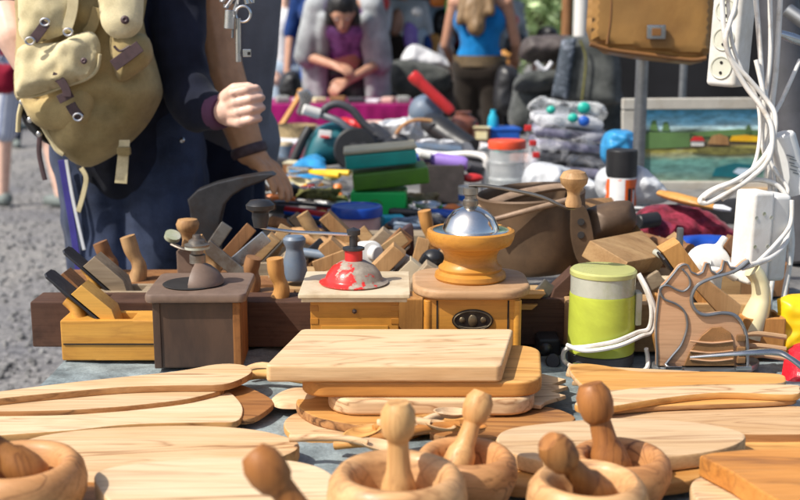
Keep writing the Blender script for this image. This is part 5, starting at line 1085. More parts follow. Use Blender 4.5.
# painting on its stand
Yp = 3.5
t = thing('framed_painting', 'framed country landscape painting with river and yellow field', 'painting', tuple(on(697, 190)))
def paint_mat():
    m, nt, b = newmat('oil_landscape'); tc = nd(nt, 'ShaderNodeTexCoord'); sp = nd(nt, 'ShaderNodeSeparateXYZ'); nt.links.new(tc.outputs['Object'], sp.inputs[0])
    v = coords(nt, (8, 8, 30), rand=False); n = noise_(nt, v, 1.0, 5, .6)
    ma = nd(nt, 'ShaderNodeMath', _operation='MULTIPLY_ADD', i1=.05); nt.links.new(n, ma.inputs[0]); nt.links.new(sp.outputs['Z'], ma.inputs[2])
    mr = nd(nt, 'ShaderNodeMapRange'); nt.links.new(ma.outputs[0], mr.inputs[0])
    z0, z1 = AT(697, 180, Yp).z - ORG[t.name].z, AT(697, 110, Yp).z - ORG[t.name].z
    mr.inputs[1].default_value = z0 + .025; mr.inputs[2].default_value = z1 + .025
    c = ramp(nt, mr.outputs[0], [(0, (.18, .27, .21)), (.10, (.12, .26, .24)), (.28, (.14, .32, .27)), (.36, (.36, .36, .20)), (.43, (.42, .38, .09)), (.50, (.14, .09, .06)), (.60, (.10, .16, .07)), (.68, (.06, .09, .06)), (.735, (.55, .74, .76)), (.85, (.24, .60, .78)), (1, (.12, .48, .74))])
    n2 = noise_(nt, coords(nt, (22, 22, 60), rand=False), 1.0, 5, .65); w = ramp(nt, n2, [(.35, (.55,) * 3), (.65, (1.35,) * 3)])
    c = mix(nt, .9, c, w, 'MULTIPLY')
    n3 = noise_(nt, coords(nt, (5, 5, 9), rand=False), 1.0, 4, .6); k = ramp(nt, n3, [(.55, (0, 0, 0)), (.7, (.6,) * 3)]); c = mix(nt, k, c, (.35, .45, .42), 'MIX')
    nt.links.new(c, b.inputs['Base Color']); b.inputs['Roughness'].default_value = .4; bump(nt, b, n2, .3, .002); return m
P0, P1 = AT(641, 180, Yp), AT(767, 110, Yp); lean = .03
cx = (P0.x + P1.x) / 2; w = P1.x - P0.x; cz = (P0.z + P1.z) / 2; h = P1.z - P0.z
can = B().box((cx, Yp + .012, cz), (w + .01, .01, h + .01)).build('canvas', paint_mat(), t)
def quad(px, mat, nm, dy): B().prism(pts_at(px, Yp + dy), (0, .002, 0)).build(nm, mat, can)
quad([(691, 146), (691, 141), (695, 137), (701, 137), (704, 141), (704, 146)], 'white', 'painted_house', .003); quad([(690, 141), (694, 136.5), (702, 136.5), (705, 141)], 'red', 'painted_roof', .0005)
quad(catmull([(708, 144), (712, 136), (720, 134), (728, 137), (729, 145)], 3) if 0 else [(708, 144), (712, 136), (720, 134), (728, 137), (729, 145)], 'tote', 'painted_barn', .003)
quad([(730, 141), (732, 136), (745, 135), (764, 137), (764, 142)], 'yellow', 'painted_field', .003)
quad([(692, 153), (700, 148), (730, 147), (764, 149), (764, 153), (720, 155)], 'moss', 'painted_meadow', .004)
for px in ([(745, 142), (746, 128), (749, 124), (752, 130), (752, 143)], [(650, 130), (652, 121), (656, 120), (658, 131)], [(662, 131), (664, 122), (668, 122), (670, 131)], [(641, 138), (650, 132), (690, 133), (690, 147), (641, 149)], [(690, 133), (710, 131), (740, 129), (766, 131), (766, 135), (700, 137)]): quad(px, 'leafd', 'painted_tree', .0045)
quad([(712, 176), (716, 168), (735, 163), (755, 165), (762, 172), (740, 178)], 'teal', 'painted_river', .0045); quad([(733, 172), (738, 168), (752, 169), (754, 174), (742, 176)], 'sky_sh', 'painted_river', .0035)
fwid = [(622, 100), (776, 98), (777, 190), (622, 190)]; O = pts_at(fwid, Yp)
def bar(p, q, ww, mat, nm, dy=0.0, dp=.03): 
    c = (p + q) / 2; d = q - p; B().box(c + V((0, dy, 0)), (d.length, dp, ww), rot=(0, -math.atan2(d.z, d.x), 0), bevel=.004).build(nm, mat, t)
bar(AT(622, 104, Yp), AT(776, 103, Yp), MET(11, Yp), 'frame_w', 'frame_rail'); bar(AT(622, 186, Yp), AT(776, 186, Yp), MET(10, Yp), 'frame_w', 'frame_rail')
bar(AT(631, 181, Yp), AT(631, 110, Yp), MET(18, Yp), 'frame_w', 'frame_rail', .002); bar(AT(772, 181, Yp), AT(772, 110, Yp), MET(9, Yp), 'frame_w', 'frame_rail', .002)
bar(AT(690, 192, Yp - .02), AT(770, 190, Yp - .02), MET(5, Yp), 'frame_t', 'ledge', 0, .05)
# easel-like post and the tan leather bag
c = on(640, 215); t = thing('steel_post', 'grey steel post standing in front of the painting under the bag', 'post', (c.x, 3.05, TZ))
px_ = AT(640, 120, 3.05).x
B().cyl((px_, 3.05, TZ), (px_, 3.05, 1.50), .0165, n=20).build('post_tube', 'galv', t); B().cyl((px_ - .012, 3.05, TZ), (px_ - .012, 3.05, TZ + .012), .06).build('base_plate', 'galv', t)
B().cyl((px_ - .2, 3.05, 1.495), (px_ + .4, 3.05, 1.495), .012).build('cross_bar', 'galv', t)
x2 = AT(683, 80, 3.75).x; tag(B().cyl((x2, 3.75, TZ), (x2, 3.75, 1.6), .012).build('thin_pole', 'galv'), 'thin pale pole right of the steel post under the bag', 'pole')
Yg = 2.88; t = thing('leather_satchel', 'tan leather satchel with steel clasp hanging above the painting', 'satchel', tuple(AT(650, 66, Yg)))
bp = [(590, -60), (588, 0), (586, 30), (590, 44), (604, 54), (640, 60), (690, 65), (702, 62), (711, 50), (714, 20), (714, -60)]
B().pillow(pts_at(bp, Yg), .045, (0, -1, 0), back=1.2, power=.3, wr=.003, ws=10, R=.04).build('bag_body', 'bagl', t)
B().pillow(pts_at([(594, -62), (592, 20), (591, 40), (612, 47), (660, 53), (700, 56), (710, 50), (711, -62)], Yg - .036), .016, (0, -1, 0), back=.2, power=.4, wr=.002, ws=10, R=.02).build('front_flap', 'bagl', t)
B().tube(pts_at([(590, 44), (612, 50), (650, 55), (690, 60), (706, 58)], Yg - .044), .006, 8, smooth=5).build('bottom_seam', 'bagd', t)
B().tube(pts_at([(612, -60), (611, 10), (607, 44)], Yg - .050), .0035, 8, smooth=5).build('side_seam', 'bagd', t)
k = AT(656, 32, Yg - .062); cl = B().box(k, (.046, .010, .034), bevel=.003).build('clasp', 'steel', t); B().box(k + V((0, -.006, 0)), (.022, .004, .018), bevel=.001).build('clasp_slot', 'bagd', cl)
B().tube([AT(600, -58, Yg), AT(625, -110, Yg + .1), V((AT(650, -110, Yg).x, 3.05, 1.51)), AT(680, -110, Yg + .1), AT(704, -58, Yg)], .010, 8, smooth=6, flat=.5).build('strap', 'bagd', t)
# paint brush
t = thing('wide_brush', 'brush with orange wooden handle and white tip below the painting', 'brush', tuple(AT(690, 200, 2.45)))
B().tube([AT(660, 193, 2.5), AT(675, 197, 2.46), AT(695, 202, 2.42), AT(714, 207, 2.4)], [.011, .017, .016, .010], 14, smooth=5, flat=.6).build('handle', 'grip', t)
B().tube([AT(714, 207, 2.4), AT(722, 208, 2.39), AT(731, 210, 2.38)], [.009, .012, .006], 12, smooth=4, flat=.6).build('tip', 'whitec', t)
tag(B().cyl(AT(638, 222, 2.4), AT(658, 219, 2.42), .016).build('black_torch', 'black'), 'black torch lying right of the spray can', 'torch')
# luggage
t = thing('suitcase', 'dark open suitcase behind the wrapped stack', 'suitcase', tuple(on(550, 140)))
B().pillow(catmull(pts_at([(511, 128), (512, 96), (518, 84), (552, 82), (600, 84), (622, 92), (622, 140), (560, 142)], 5.2), 4), .14, (0, -1, .1), back=1, power=.35, wr=.01, ws=8).build('case_body', 'suitc', t)
B().box(AT(550, 88, 5.08), (.32, .02, .02), rot=(0, .02, 0), bevel=.006).build('zip_band', 'black', t)
t = thing('travel_bag', 'grey holdall lying on top of the dark suitcase', 'travel bag', tuple(AT(545, 78, 5.1)))
B().pillow(catmull(pts_at([(520, 56), (521, 44), (530, 36), (560, 35), (572, 38), (574, 54), (560, 62), (530, 62)], 5.15), 4), .12, (0, -1, .2), back=1, wr=.02, ws=10).build('bag_body', 'crate_b', t)
B().pillow(catmull(pts_at([(514, 90), (518, 76), (540, 70), (560, 72), (562, 86), (540, 92)], 5.05), 4), .09, (0, -1, .3), back=1, wr=.02, ws=10).build('side_pocket', 'suitc', t)
B().tube(pts_at([(536, 62), (545, 70), (552, 62)], 5.0), .01, 8, smooth=5).build('carry_handle', 'whitec', t)
t = thing('trolley_case', 'upright dark trolley case with pale printed front panel', 'trolley case', tuple(on(590, 135)))
B().pillow(pts_at([(551, 98), (562, 40), (566, 36), (604, 36), (618, 44), (622, 70), (622, 104), (590, 108)], 5.0), .11, (-.3, -1, .05), back=1, power=.25, R=.05).build('shell', 'suitc', t)
B().pillow(pts_at([(551, 96), (561, 40), (577, 38), (572, 70), (568, 100)], 4.90), .02, (-.3, -1, .05), power=.3).build('front_panel', 'suitp', t)
B().tube(pts_at([(580, 40), (586, 60), (582, 100)], 4.87), .005, 8, smooth=4).build('zip_edge', 'moss', t)
# keys hanging from the rail
Yk = 1.95
t = thing('bunch_of_keys', 'bunch of old silver keys hanging beside the reaching arm', 'keys', tuple(AT(238, 60, Yk)))
b = B(); b.cyl(AT(238, 18, Yk), AT(238.5, 62, Yk), .0048, n=14); b.box(AT(247, 53, Yk), (.014, .004, .013), bevel=.001); b.build('long_key', 'steel', t)
B().box(AT(249, 53.5, Yk - .003), (.005, .003, .005)).build('key_notch', 'hole', t)
B().tube([AT(243 + 7.5 * math.cos(a), 14 + 8 * math.sin(a), Yk) for a in [2 * math.pi * k / 16 for k in range(16)]], .0024, 8, closed=True).build('ring', 'steel', t)
B().cyl(AT(230, 10, Yk - .01), AT(229, 29, Yk - .01), .0085, n=16).build('barrel_key', 'steel', t)
B().cyl(AT(233, 28, Yk), AT(232.5, 38, Yk), .0022, n=10).build('thin_key', 'galv', t)
for i, (u0, v0, u1, v1) in enumerate([(236, -6, 226, 8), (240, -8, 233, 16), (244, -6, 247, 4), (233, -10, 222, 2), (247, -5, 252, 3)]):
    b = B(); b.cyl(AT(u0, v0, Yk + .004 * i), AT(u1, v1, Yk + .004 * i), .0035, n=10); b.tube([AT(u0 + 4 * math.cos(a), v0 - 4 + 4 * math.sin(a), Yk + .004 * i) for a in [2 * math.pi * k / 10 for k in range(10)]], .0018, 6, closed=True); b.box(AT(u1, v1 - 2, Yk + .004 * i), (.008, .003, .006)); b.build('small_key', 'steel', t)
B().cyl(AT(238, 4, Yk), V((AT(238, 4, Yk).x, 1.95, 1.447)), .0012, n=8).build('hanging_string', 'cable', t)
# black filler added for the dark area under and right of the painting
tag(B().pillow(catmull(pts_at([(668, 222), (680, 200), (720, 196), (760, 192), (810, 190), (840, 230), (810, 262), (740, 262), (700, 240)], 2.95), 4), .10, (0, -1, .5), back=.6, wr=.02, ws=10).build('black_cloth', 'tarp'), 'black cloth heaped below the painting behind the white adapter', 'cloth')
tag(B().pillow(catmull(pts_at([(770, 198), (772, 120), (784, 80), (850, 76), (870, 200), (820, 220)], 3.6), 4), .10, (-.2, -1, .1), back=.6, wr=.02, ws=8).build('black_bag', 'black'), 'black bag standing right of the painting', 'bag')
# ------------------------------------------------------------------ more small second-hand tools and oddments
def lying(u, v, L, ang, dz=.012):
    c = on(u, v, dz); d = V((math.cos(math.radians(ang)), math.sin(math.radians(ang)), 0)); return c - d * L / 2, c + d * L / 2, d
def screwdriver(label, u, v, L, ang, mat, dz=.012):
    a, b_, d = lying(u, v, L, ang, dz); t = thing('screwdriver', label, 'screwdriver', (a.x, a.y, TZ))
    B().lathe([(0, 0), (.010, .001), (.0125, .012), (.0115, L * .3), (.008, L * .42), (.006, L * .44), (0, L * .44)], a, d, 12).build('grip', mat, t); B().cyl(a + d * L * .43, b_, .0035, n=8).build('shaft', 'steel', t)
def spanner(label, u, v, L, ang, mat='steel', dz=.008):
    a, b_, d = lying(u, v, L, ang, dz); s = V((-d.y, d.x, 0)); w = L * .045
    P = []
    for k in range(9): an = math.radians(70 + 220 * k / 8); P.append(a + d * (math.cos(an) * w * 2.2) + s * (math.sin(an) * w * 2.2))
    Q = [a + d * w * 2 - s * w] + [b_ - d * w * 2 - s * w] + [b_ + d * (math.cos(math.radians(k)) * w * 2) + s * (math.sin(math.radians(k)) * w * 2) for k in range(-120, -19, 20)] + [b_ - d * w * .2] + [b_ + d * (math.cos(math.radians(k)) * w * 2) + s * (math.sin(math.radians(k)) * w * 2) for k in range(20, 121, 20)] + [b_ - d * w * 2 + s * w, a + d * w * 2 + s * w]
    tag(B().prism(Q + P, (0, 0, .006), .001).build('spanner', mat), label, 'spanner')
def tin(label, u, v, wpx, hpx, mat, lid, dz=0.0, name='tin', cat='tin'):
    c = on(u, v, dz); k = MET(1, c.y, TZ); r, h = wpx * k / 2, hpx * k; t = thing(name, label, cat, tuple(c))
    B().lathe([(0, 0), (r * .97, 0), (r, .002), (r, h * .8), (0, h * .8)], n=24).build('side', mat, t, local=True); B().lathe([(0, h * .8), (r * 1.03, h * .8), (r * 1.03, h * .97), (r * .98, h), (0, h)], n=24).build('lid', lid, t, local=True)
def reel(label, u, v, wpx, mat, core, dz=0.0, ax=(0, -.3, 1)):
    c = on(u, v, dz); k = MET(1, c.y, TZ); r = wpx * k / 2; t = thing('tape_reel', label, 'reel', tuple(c))
    m = c + V((0, 0, r * .35)); B().lathe([(r * .45, 0), (r * .98, 0), (r, .003), (r, r * .55), (r * .98, r * .58), (r * .45, r * .58)], m, ax, 24).build('winding', mat, t); B().lathe([(r * .36, -.002), (r * .46, -.002), (r * .46, r * .6), (r * .36, r * .6), (r * .36, -.002)], m, ax, 20).build('core', core, t)
def pliers(label, u, v, L, ang, mat, dz=.012):
    a, b_, d = lying(u, v, L, ang, dz); s = V((-d.y, d.x, 0)); m = a + d * L * .6; t = thing('pliers', label, 'pliers', (a.x, a.y, TZ))
    for k in (-1, 1): B().tube([a + s * k * L * .13, a + d * L * .3 + s * k * L * .10, m + s * k * L * .02], [.009, .008, .006], 8, smooth=4).build('handle', mat, t)
    B().prism([m - s * L * .07, m + d * L * .1 - s * L * .07, b_ - s * L * .015, b_ + s * L * .015, m + d * L * .1 + s * L * .07, m + s * L * .07], (0, 0, .012), .003).build('jaw', 'steel', t)
def boxy(label, nm, cat, u, v, s, mat, yw=0.2, dz=0.0, roll=0.0, mat2=None):
    c = on(u, v, dz); t = thing(nm, label, cat, tuple(c)); t.rotation_euler = (0, roll, yw)
    B().box((0, 0, s[2] / 2), s, bevel=min(s) * .12).build('body', mat, t, local=True)
    if mat2: B().box((0, -s[1] / 2 - .0006, s[2] * .5), (s[0] * .7, .0018, s[2] * .55), bevel=.0005).build('label_patch', mat2, t, local=True); B().box((0, 0, s[2] + .002), (s[0] * 1.02, s[1] * 1.02, .005), bevel=.001).build('lid', mat2, t, local=True)
screwdriver('screwdriver with red grip lying left of the blue lidded jar', 312, 232, .20, 20, 'red'); screwdriver('screwdriver with amber grip in front of the cream dish', 300, 200, .22, -25, 'orange', .03); screwdriver('screwdriver with blue grip by the bright green box', 345, 222, .18, 40, 'blue'); screwdriver('screwdriver with black grip right of the bright green box', 428, 214, .2, -15, 'black', .03); screwdriver('green gripped screwdriver before the dark crate', 446, 206, .2, 15, 'greenbox', .02); screwdriver('yellow gripped screwdriver below the turquoise box at left', 324, 184, .2, 60, 'yellow', .03)
spanner('steel spanner lying under the reaching hand', 286, 190, .22, 10, dz=.05); spanner('dark spanner by the cream dish', 312, 206, .2, -30, 'iron', .03); spanner('steel spanner left of the yellow ball', 322, 172, .2, 35, dz=.05); spanner('rusty spanner right of the cyan box', 404, 234, .18, 25, 'rusty', .04); spanner('steel spanner behind the amber mill at left', 430, 236, .17, -20, dz=.04)
pliers('red handled pliers in the heap left of the green boxes', 308, 188, .18, 70, 'red', .05); pliers('blue handled pliers in front of the dark crate', 438, 212, .17, 130, 'bluelid', .03); pliers('yellow handled pliers below the circular saw', 316, 172, .2, 150, 'yellow', .06)
tin('dented dark tin with pale lid left of the circular saw', 286, 158, 14, 16, 'bluegrey', 'mill_cream'); tin('small red tin beside the hatchet handle', 268, 150, 10, 12, 'red', 'steel'); tin('brown tin behind the wicker coil', 432, 198, 14, 15, 'terra', 'galv'); tin('white tin with blue lid behind the white pad', 452, 146, 14, 14, 'white', 'bluelid'); tin('yellow tin behind the turquoise box', 400, 150, 12, 14, 'yellow', 'labelw'); tin('glass jar with steel lid right of the clear tub stack', 534, 196, 18, 24, 'clear', 'steel', name='glass_jar', cat='jar'); tin('grey lidded tin behind the leather flap', 596, 204, 20, 18, 'galv', 'stone')
reel('reel of brown parcel tape under the turquoise box', 330, 206, 16, 'tote', 'white'); reel('roll of black tape by the blue cord', 296, 222, 17, 'black', 'stone'); reel('roll of white tape left of the blue box behind the tubs', 482, 150, 12, 'labelw', 'grip'); reel('reel of green twine behind the white cup', 476, 206, 15, 'olivebox', 'mill_cream')
boxy('flat red box lying under the leaf green box', 'red_box', 'box', 334, 214, (.08, .06, .025), 'red', .4, 0, 0, 'labelw'); boxy('grey drill case left of the circular saw', 'drill_case', 'case', 282, 170, (.10, .07, .04), 'dgrey', .2, 0, .1); boxy('cream cardboard box behind the turquoise box', 'cardboard_box', 'box', 380, 160, (.16, .10, .06), 'cardtop', .15, 0, 0, 'orange'); boxy('dark blue box right of the turquoise box', 'blue_carton', 'box', 424, 172, (.09, .08, .05), 'bluelid', -.3, 0, 0, 'labelw'); boxy('green packet in front of the royal blue box', 'green_packet', 'packet', 508, 152, (.10, .06, .03), 'tealbox', .2, 0, 0, 'labelw'); boxy('pink packet left of the wrapped stack', 'pink_packet', 'packet', 520, 162, (.07, .05, .03), 'pinkp', -.2); boxy('orange packet lying behind the white cup', 'orange_packet', 'packet', 449, 196, (.05, .05, .03), 'orange', .3); boxy('small black box at the foot of the white tray', 'black_box', 'box', 262, 164, (.07, .06, .04), 'black', .1); boxy('brown cigar box below the white tray', 'cigar_box', 'box', 300, 174, (.10, .07, .035), 'mbrown', -.2, 0, .05, 'cardtop'); boxy('silver radio behind the black hose nozzle', 'radio', 'radio', 462, 138, (.12, .06, .07), 'galv', .1, 0, 0, 'black'); boxy('white carton right of the circular saw', 'white_carton', 'carton', 408, 162, (.10, .07, .05), 'labelw', .3, 0, 0, 'redlid'); boxy('dark clock case between the hose nozzle and the blue box', 'clock_case', 'clock case', 482, 142, (.07, .05, .06), 'dbrown', -.2, 0, 0, 'cream')
for i, (lb, u, v, mat, r) in enumerate([('small brass bell left of the blue lidded jar', 322, 226, 'yellow', .018), ('dark iron weight by the red gripped screwdriver', 304, 230, 'iron', .02), ('grey knob in front of the cyan box', 400, 242, 'stone', .016), ('white knob behind the white round pot', 384, 246, 'white', .016), ('small brown knob left of the dark scabbard', 390, 238, 'tote', .017), ('orange ball in the heap under the turquoise box', 338, 196, 'orange', .016)]):
    c = on(u, v, 0); tag(B().lathe([(0, 0), (r, 0), (r * 1.1, r * .3), (r * .5, r * .9), (r * .55, r * 1.2), (r * .9, r * 1.6), (r * .6, r * 2.1), (0, r * 2.2)], c, n=20).build('turned_weight', mat), lb, 'weight')
coil('coil of grey wire beside the spray can', 650, 214, 2.6, .05, 5, .005, 'galv', 21); coil('loop of orange string in front of the red tape', 300, 214, 2.75, .03, 4, .003, 'orange', 25, 'string_coil', 'string'); coil('heap of black cable behind the circular saw', 380, 150, 3.8, .09, 5, .011, 'black', 31); coil('tangle of steel chain in front of the wicker coil', 424, 208, 2.95, .04, 6, .005, 'steel', 33, 'chain', 'chain')
# more wooden planes and wedges packed behind the grinders
hplane('weathered plane whose iron leans right behind the mushroom knob', X(206, 2.10), 2.06, .19, .06, .064, 'beech_g', True, .022, xm=.45, flip=True, ilen=.080, wlen=.060, wm='beech')
hplane('brown plane with tall straight pale handle behind the red mill', X(298, 2.22), 2.14, .22, .06, .062, 'mbrown', True, .024, xm=.62, flip=True, ilen=.055, wlen=.055, tote=(.040, 'beech', .075, -.026), wm='beech_g')
hplane('pale plane with dark wedge leaning left behind the blue grey knob', X(316, 2.30), 2.27, .20, .06, .060, 'beech', True, .026, xm=.35, ilen=.06, wlen=.070, wm='tote', iron_m='iron')
hplane('honey plane with two step wedge leaning right left of the scabbard', X(352, 2.14), 2.07, .19, .058, .062, 'tote_o', True, .030, xm=.3, flip=True, ilen=.05, wlen=.064, wm='mbrown')
hplane('narrow grey plane with long thin iron leaning right by the black clamp', X(404, 2.02), 1.985, .14, .05, .062, 'beech_g', True, .016, xm=.3, flip=True, ilen=.095, wlen=.048, wm='tote', lean=50)
hplane('dark plane with pale wedge just left of the amber mill', X(372, 1.94), 1.905, .12, .05, .060, 'dbrown', True, .024, xm=.35, flip=True, ilen=.030, wlen=.045, wm='mill_cream')
hplane('long grey plane body lying across behind the red mill', X(262, 2.42), 2.37, .36, .06, .058, 'beech_g', True, .02, xm=.3, ilen=.05, wlen=.05, wm='beech_g')
hplane('grey plane under the brown basin with iron leaning left', X(500, 1.92), 1.84, .30, .062, .060, 'beech', True, .022, xm=.70, ilen=.05, wlen=.052, wm='tote')
hplane('brown plane with curved handle behind the orange wedge', X(640, 2.14), 2.06, .26, .06, .062, 'mbrown', True, .024, xm=.35, ilen=.07, wlen=.06, tote=(.18, 'tote', .065, .02), wm='beech')
for i, (u, v, Y, L, ang, mat, lab) in enumerate([(214, 244, 2.16, .09, 55, 'iron_l', 'pitted iron leaning right behind the pale slanting handle'), (274, 250, 2.1, .10, 62, 'beech', 'pale wooden peg standing between brown stub and orange handle'), (308, 256, 2.12, .08, 40, 'iron', 'black iron strip leaning right beside the blue grey knob'), (396, 268, 1.96, .06, 60, 'steel', 'bright steel iron leaning right above the amber mill plate'), (418, 262, 2.06, .09, 75, 'tote', 'brown wooden peg left of the black clamp'), (648, 284, 1.84, .05, 30, 'beech_g', 'grey wooden sliver beside the cream notched block'), (372, 244, 2.2, .075, 130, 'beech', 'pale wedge leaning left behind the white round pot')]):
    c = AT(u, v, Y); d = V((math.cos(math.radians(ang)), .12, math.sin(math.radians(ang)))); fr = frame(d, (0, 1, 0)).to_3x3()
    tag(B().box(c, (.024, .012 if mat in ('beech', 'tote', 'beech_g') else .005, L), rot=fr, bevel=.002).build('wooden_peg' if mat in ('beech', 'tote', 'beech_g') else 'plane_iron', mat), lab, 'peg' if mat in ('beech', 'tote', 'beech_g') else 'plane iron')
# ------------------------------------------------------------------ people
def hand_chain(b, palm0, palm1, side, nrm, L=.19, curl=.9, spread=1.0, thumb=True, rs=1.0):
    """palm from wrist palm0 to knuckles palm1 with five bent fingers; side = towards the thumb, nrm = palm direction"""
    palm0, palm1 = V(palm0), V(palm1); d = (palm1 - palm0).normalized(); side = V(side); side = (side - d * side.dot(d)).normalized(); nrm = V(nrm); nrm = (nrm - d * nrm.dot(d) - side * nrm.dot(side)).normalized()
    w = L * .40; pl = (palm1 - palm0).length
    for k in range(4):
        o = side * (w * (.44 - .293 * k)); b.capsule(palm0 + o * .55 + d * pl * .08, palm1 + o, .0125 * rs, .0108 * rs)
    b.capsule(palm0 - d * .015, palm0 + d * pl * .35, .021 * rs, .024 * rs)
    for k, f in enumerate((.40, .44, .41, .32)):
        o = palm1 + side * (w * (.44 - .293 * k) * spread); fl = L * f; p = o; a = 0; dd = d
        rr = [.0090, .0084, .0077, .0068]
        for j, s in enumerate((.45, .32, .23)):
            a += curl * (.75 if j == 0 else .9); dd = d * math.cos(a) + nrm * math.sin(a); q = p + dd * fl * s
            b.capsule(p, q, rr[j] * rs, rr[j + 1] * rs, 10); p = q
    if thumb:
        p = palm0 + d * pl * .30 + side * w * .40; dirs = [(side * .75 + d * .5 + nrm * .35), (d * .85 + side * .25 + nrm * .5), (d * .8 - side * .1 + nrm * .7)] if curl < .9 else [(side * .35 + d * .8 + nrm * .4), (d * .7 + nrm * .9 - side * .15), (nrm * .8 - side * .6 + d * .2)]
        for j, s in enumerate((.20, .17, .13)):
            q = p + dirs[j].normalized() * L * s; b.capsule(p, q, (.0135, .0110, .0098)[j] * rs, (.0110, .0098, .0080)[j] * rs, 10); p = q
def head(b, c, fwd, s=1.0):
    c = V(c); f = V(fwd).normalized(); r = f.cross(V((0, 0, 1))).normalized(); u = r.cross(f)
    P = lambda x, y, z: c + r * (x * s) + f * (y * s) + u * (z * s)
    b.ell(c + u * .02 * s, (.078 * s, .095 * s, .105 * s), rot=(0, 0, math.atan2(f.y, f.x) - math.pi / 2)); b.capsule(P(0, .035, -.06), P(0, .05, -.09), .052 * s, .035 * s)
    b.capsule(P(0, .095, .02), P(0, .115, -.022), .010 * s, .016 * s); b.capsule(P(-.018, .088, -.058), P(.018, .088, -.058), .010 * s, .010 * s)
    b.capsule(P(-.04, .08, .035), P(.04, .08, .035), .014 * s, .014 * s)
    for sx in (-1, 1): b.ell(P(sx * .08, -.005, .005), (.012 * s, .02 * s, .03 * s)); 
    return P
def face_bits(P, parent, s=1.0):
    for sx in (-1, 1):
        e = B().ell(P(sx * .032, .086, .018), .011 * s, n=12).build('eye', 'white', parent); B().ell(P(sx * .032, .095, .018), .0055 * s, n=10).build('iris', 'black', e)
    B().tube([P(-.022, .094, -.058), P(0, .099, -.056), P(.022, .094, -.058)], .005 * s, 8, smooth=3, flat=.7).build('lips', 'redc', parent)
# --- man with the rucksack
t = man = thing('person', 'man seen from behind in dark jeans and black top wearing a khaki rucksack', 'person', (-.59, 2.5, 0))
b = B()
wr = AT(224, 112, 2.28); kn = AT(236, 108, 2.225)
hand_chain(b, wr, kn, (-.1, -.1, 1), (.5, .8, -.2), L=.165, curl=1.0, rs=1.04)
b.chain([AT(184, 60, 2.40), AT(198, 114, 2.34), wr], [.036, .034, .024])
le = AT(4, 24, 2.33); b.chain([V((-.84, 2.50, 1.37)), AT(9, 14, 2.36), AT(16, 36, 2.33), AT(30, 62, 2.33)], [.05, .042, .040, .036])
P = head(b, (-.60, 2.50, 1.63), (.35, 1, -.1)); b.capsule((-.60, 2.49, 1.40), (-.60, 2.49, 1.56), .062, .055); b.chain([(-.60, 2.50, 1.0), (-.60, 2.49, 1.36)], [.09, .09]); b.chain([(-.84, 2.5, 1.37), (-.42, 2.44, 1.37)], [.05, .05]); b.chain([(-.45, 2.44, 1.37), AT(184, 60, 2.40)], [.045, .036])
blob(b, 'body', 'skin_p', t, .0034, 2)
face_bits(P, t)
b = B(); b.ell((-.60, 2.485, 1.66), (.088, .105, .10)); b.capsule((-.60, 2.43, 1.60), (-.60, 2.43, 1.55), .06, .05); blob(b, 'hair', 'hair_b', t, .01, 2, .004, 30)
b = B(); sh = V((-.465, 2.44, 1.36)); el = AT(183, 82, 2.37)
b.chain([(-.60, 2.50, .98), (-.60, 2.50, 1.15), (-.60, 2.48, 1.33)], [.135, .145, .15]); b.chain([(-.80, 2.49, 1.36), sh], [.072, .075])
b.chain([sh, el, AT(200, 111, 2.32), AT(216, 112, 2.295)], [.066, .054, .045, .036]); b.chain([sh, AT(177, 30, 2.4)], [.066, .058])
b.chain([(-.80, 2.49, 1.36), AT(8, 6, 2.38)], [.068, .054])
blob(b, 'top', 'jacket', t, .007, 3, .010, 13, 3)
b = B(); b.cyl(AT(215, 112, 2.298), AT(223, 112, 2.280), .0365, .033, n=24); b.build('cuff', 'cuff', t)
b = B(); b.chain([(-.66, 2.5, .97), (-.52, 2.5, .97)], [.10, .10]); b.chain([(-.645, 2.50, .92), (-.645, 2.47, .50), (-.66, 2.52, .10)], [.105, .072, .062]); b.chain([(-.525, 2.50, .92), (-.525, 2.46, .50), (-.54, 2.50, .10)], [.105, .075, .062]); b.chain([(-.66, 2.5, 1.02), (-.52, 2.5, 1.02)], [.09, .09])
blob(b, 'jeans', 'jeans', t, .007, 3, .011, 11, 5, aniso=(1, 1, .9))
B().lathe([(0, 0), (.006, 0), (.004, .002), (0, .003)], AT(182, 140, 2.42), (0, -1, .2), 12).build('rivet', 'steel', t)
for x, y in ((-.665, 2.48), (-.545, 2.46)):
    b = B(); b.chain([(x, y + .0, .06), (x + .02, y + .17, .045)], [.052, .042]); blob(b, 'shoe', 'black', t, .008, 2)
# rucksack
Yr = 2.24
t = thing('rucksack', 'faded khaki canvas rucksack with purple brown leather straps', 'rucksack', tuple(AT(90, 160, Yr)))
o = [(22, -50), (18, 30), (18, 95), (30, 108), (50, 132), (64, 152), (86, 167), (108, 160), (128, 146), (146, 128), (158, 108), (163, 92), (158, 70), (150, 45), (142, 20), (140, -50)]
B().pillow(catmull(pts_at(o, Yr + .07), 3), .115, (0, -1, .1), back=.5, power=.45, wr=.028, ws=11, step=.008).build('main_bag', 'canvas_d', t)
o = [(20, -50), (19, 20), (24, 40), (36, 46), (70, 34), (74, 28), (76, -50)]
B().pillow(catmull(pts_at(o, Yr - .045), 3), .030, (0, -1, .25), back=.3, power=.45, wr=.010, ws=16, step=.007).build('top_flap', 'canvas', t)
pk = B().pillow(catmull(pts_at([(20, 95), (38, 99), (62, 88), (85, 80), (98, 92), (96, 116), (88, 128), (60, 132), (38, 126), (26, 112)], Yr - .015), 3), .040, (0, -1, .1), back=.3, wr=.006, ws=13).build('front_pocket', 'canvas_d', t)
o = [(15, 58), (19, 46), (30, 42), (58, 41), (76, 32), (90, 30), (98, 40), (100, 55), (97, 70), (86, 80), (62, 88), (38, 96), (20, 98), (16, 80)]
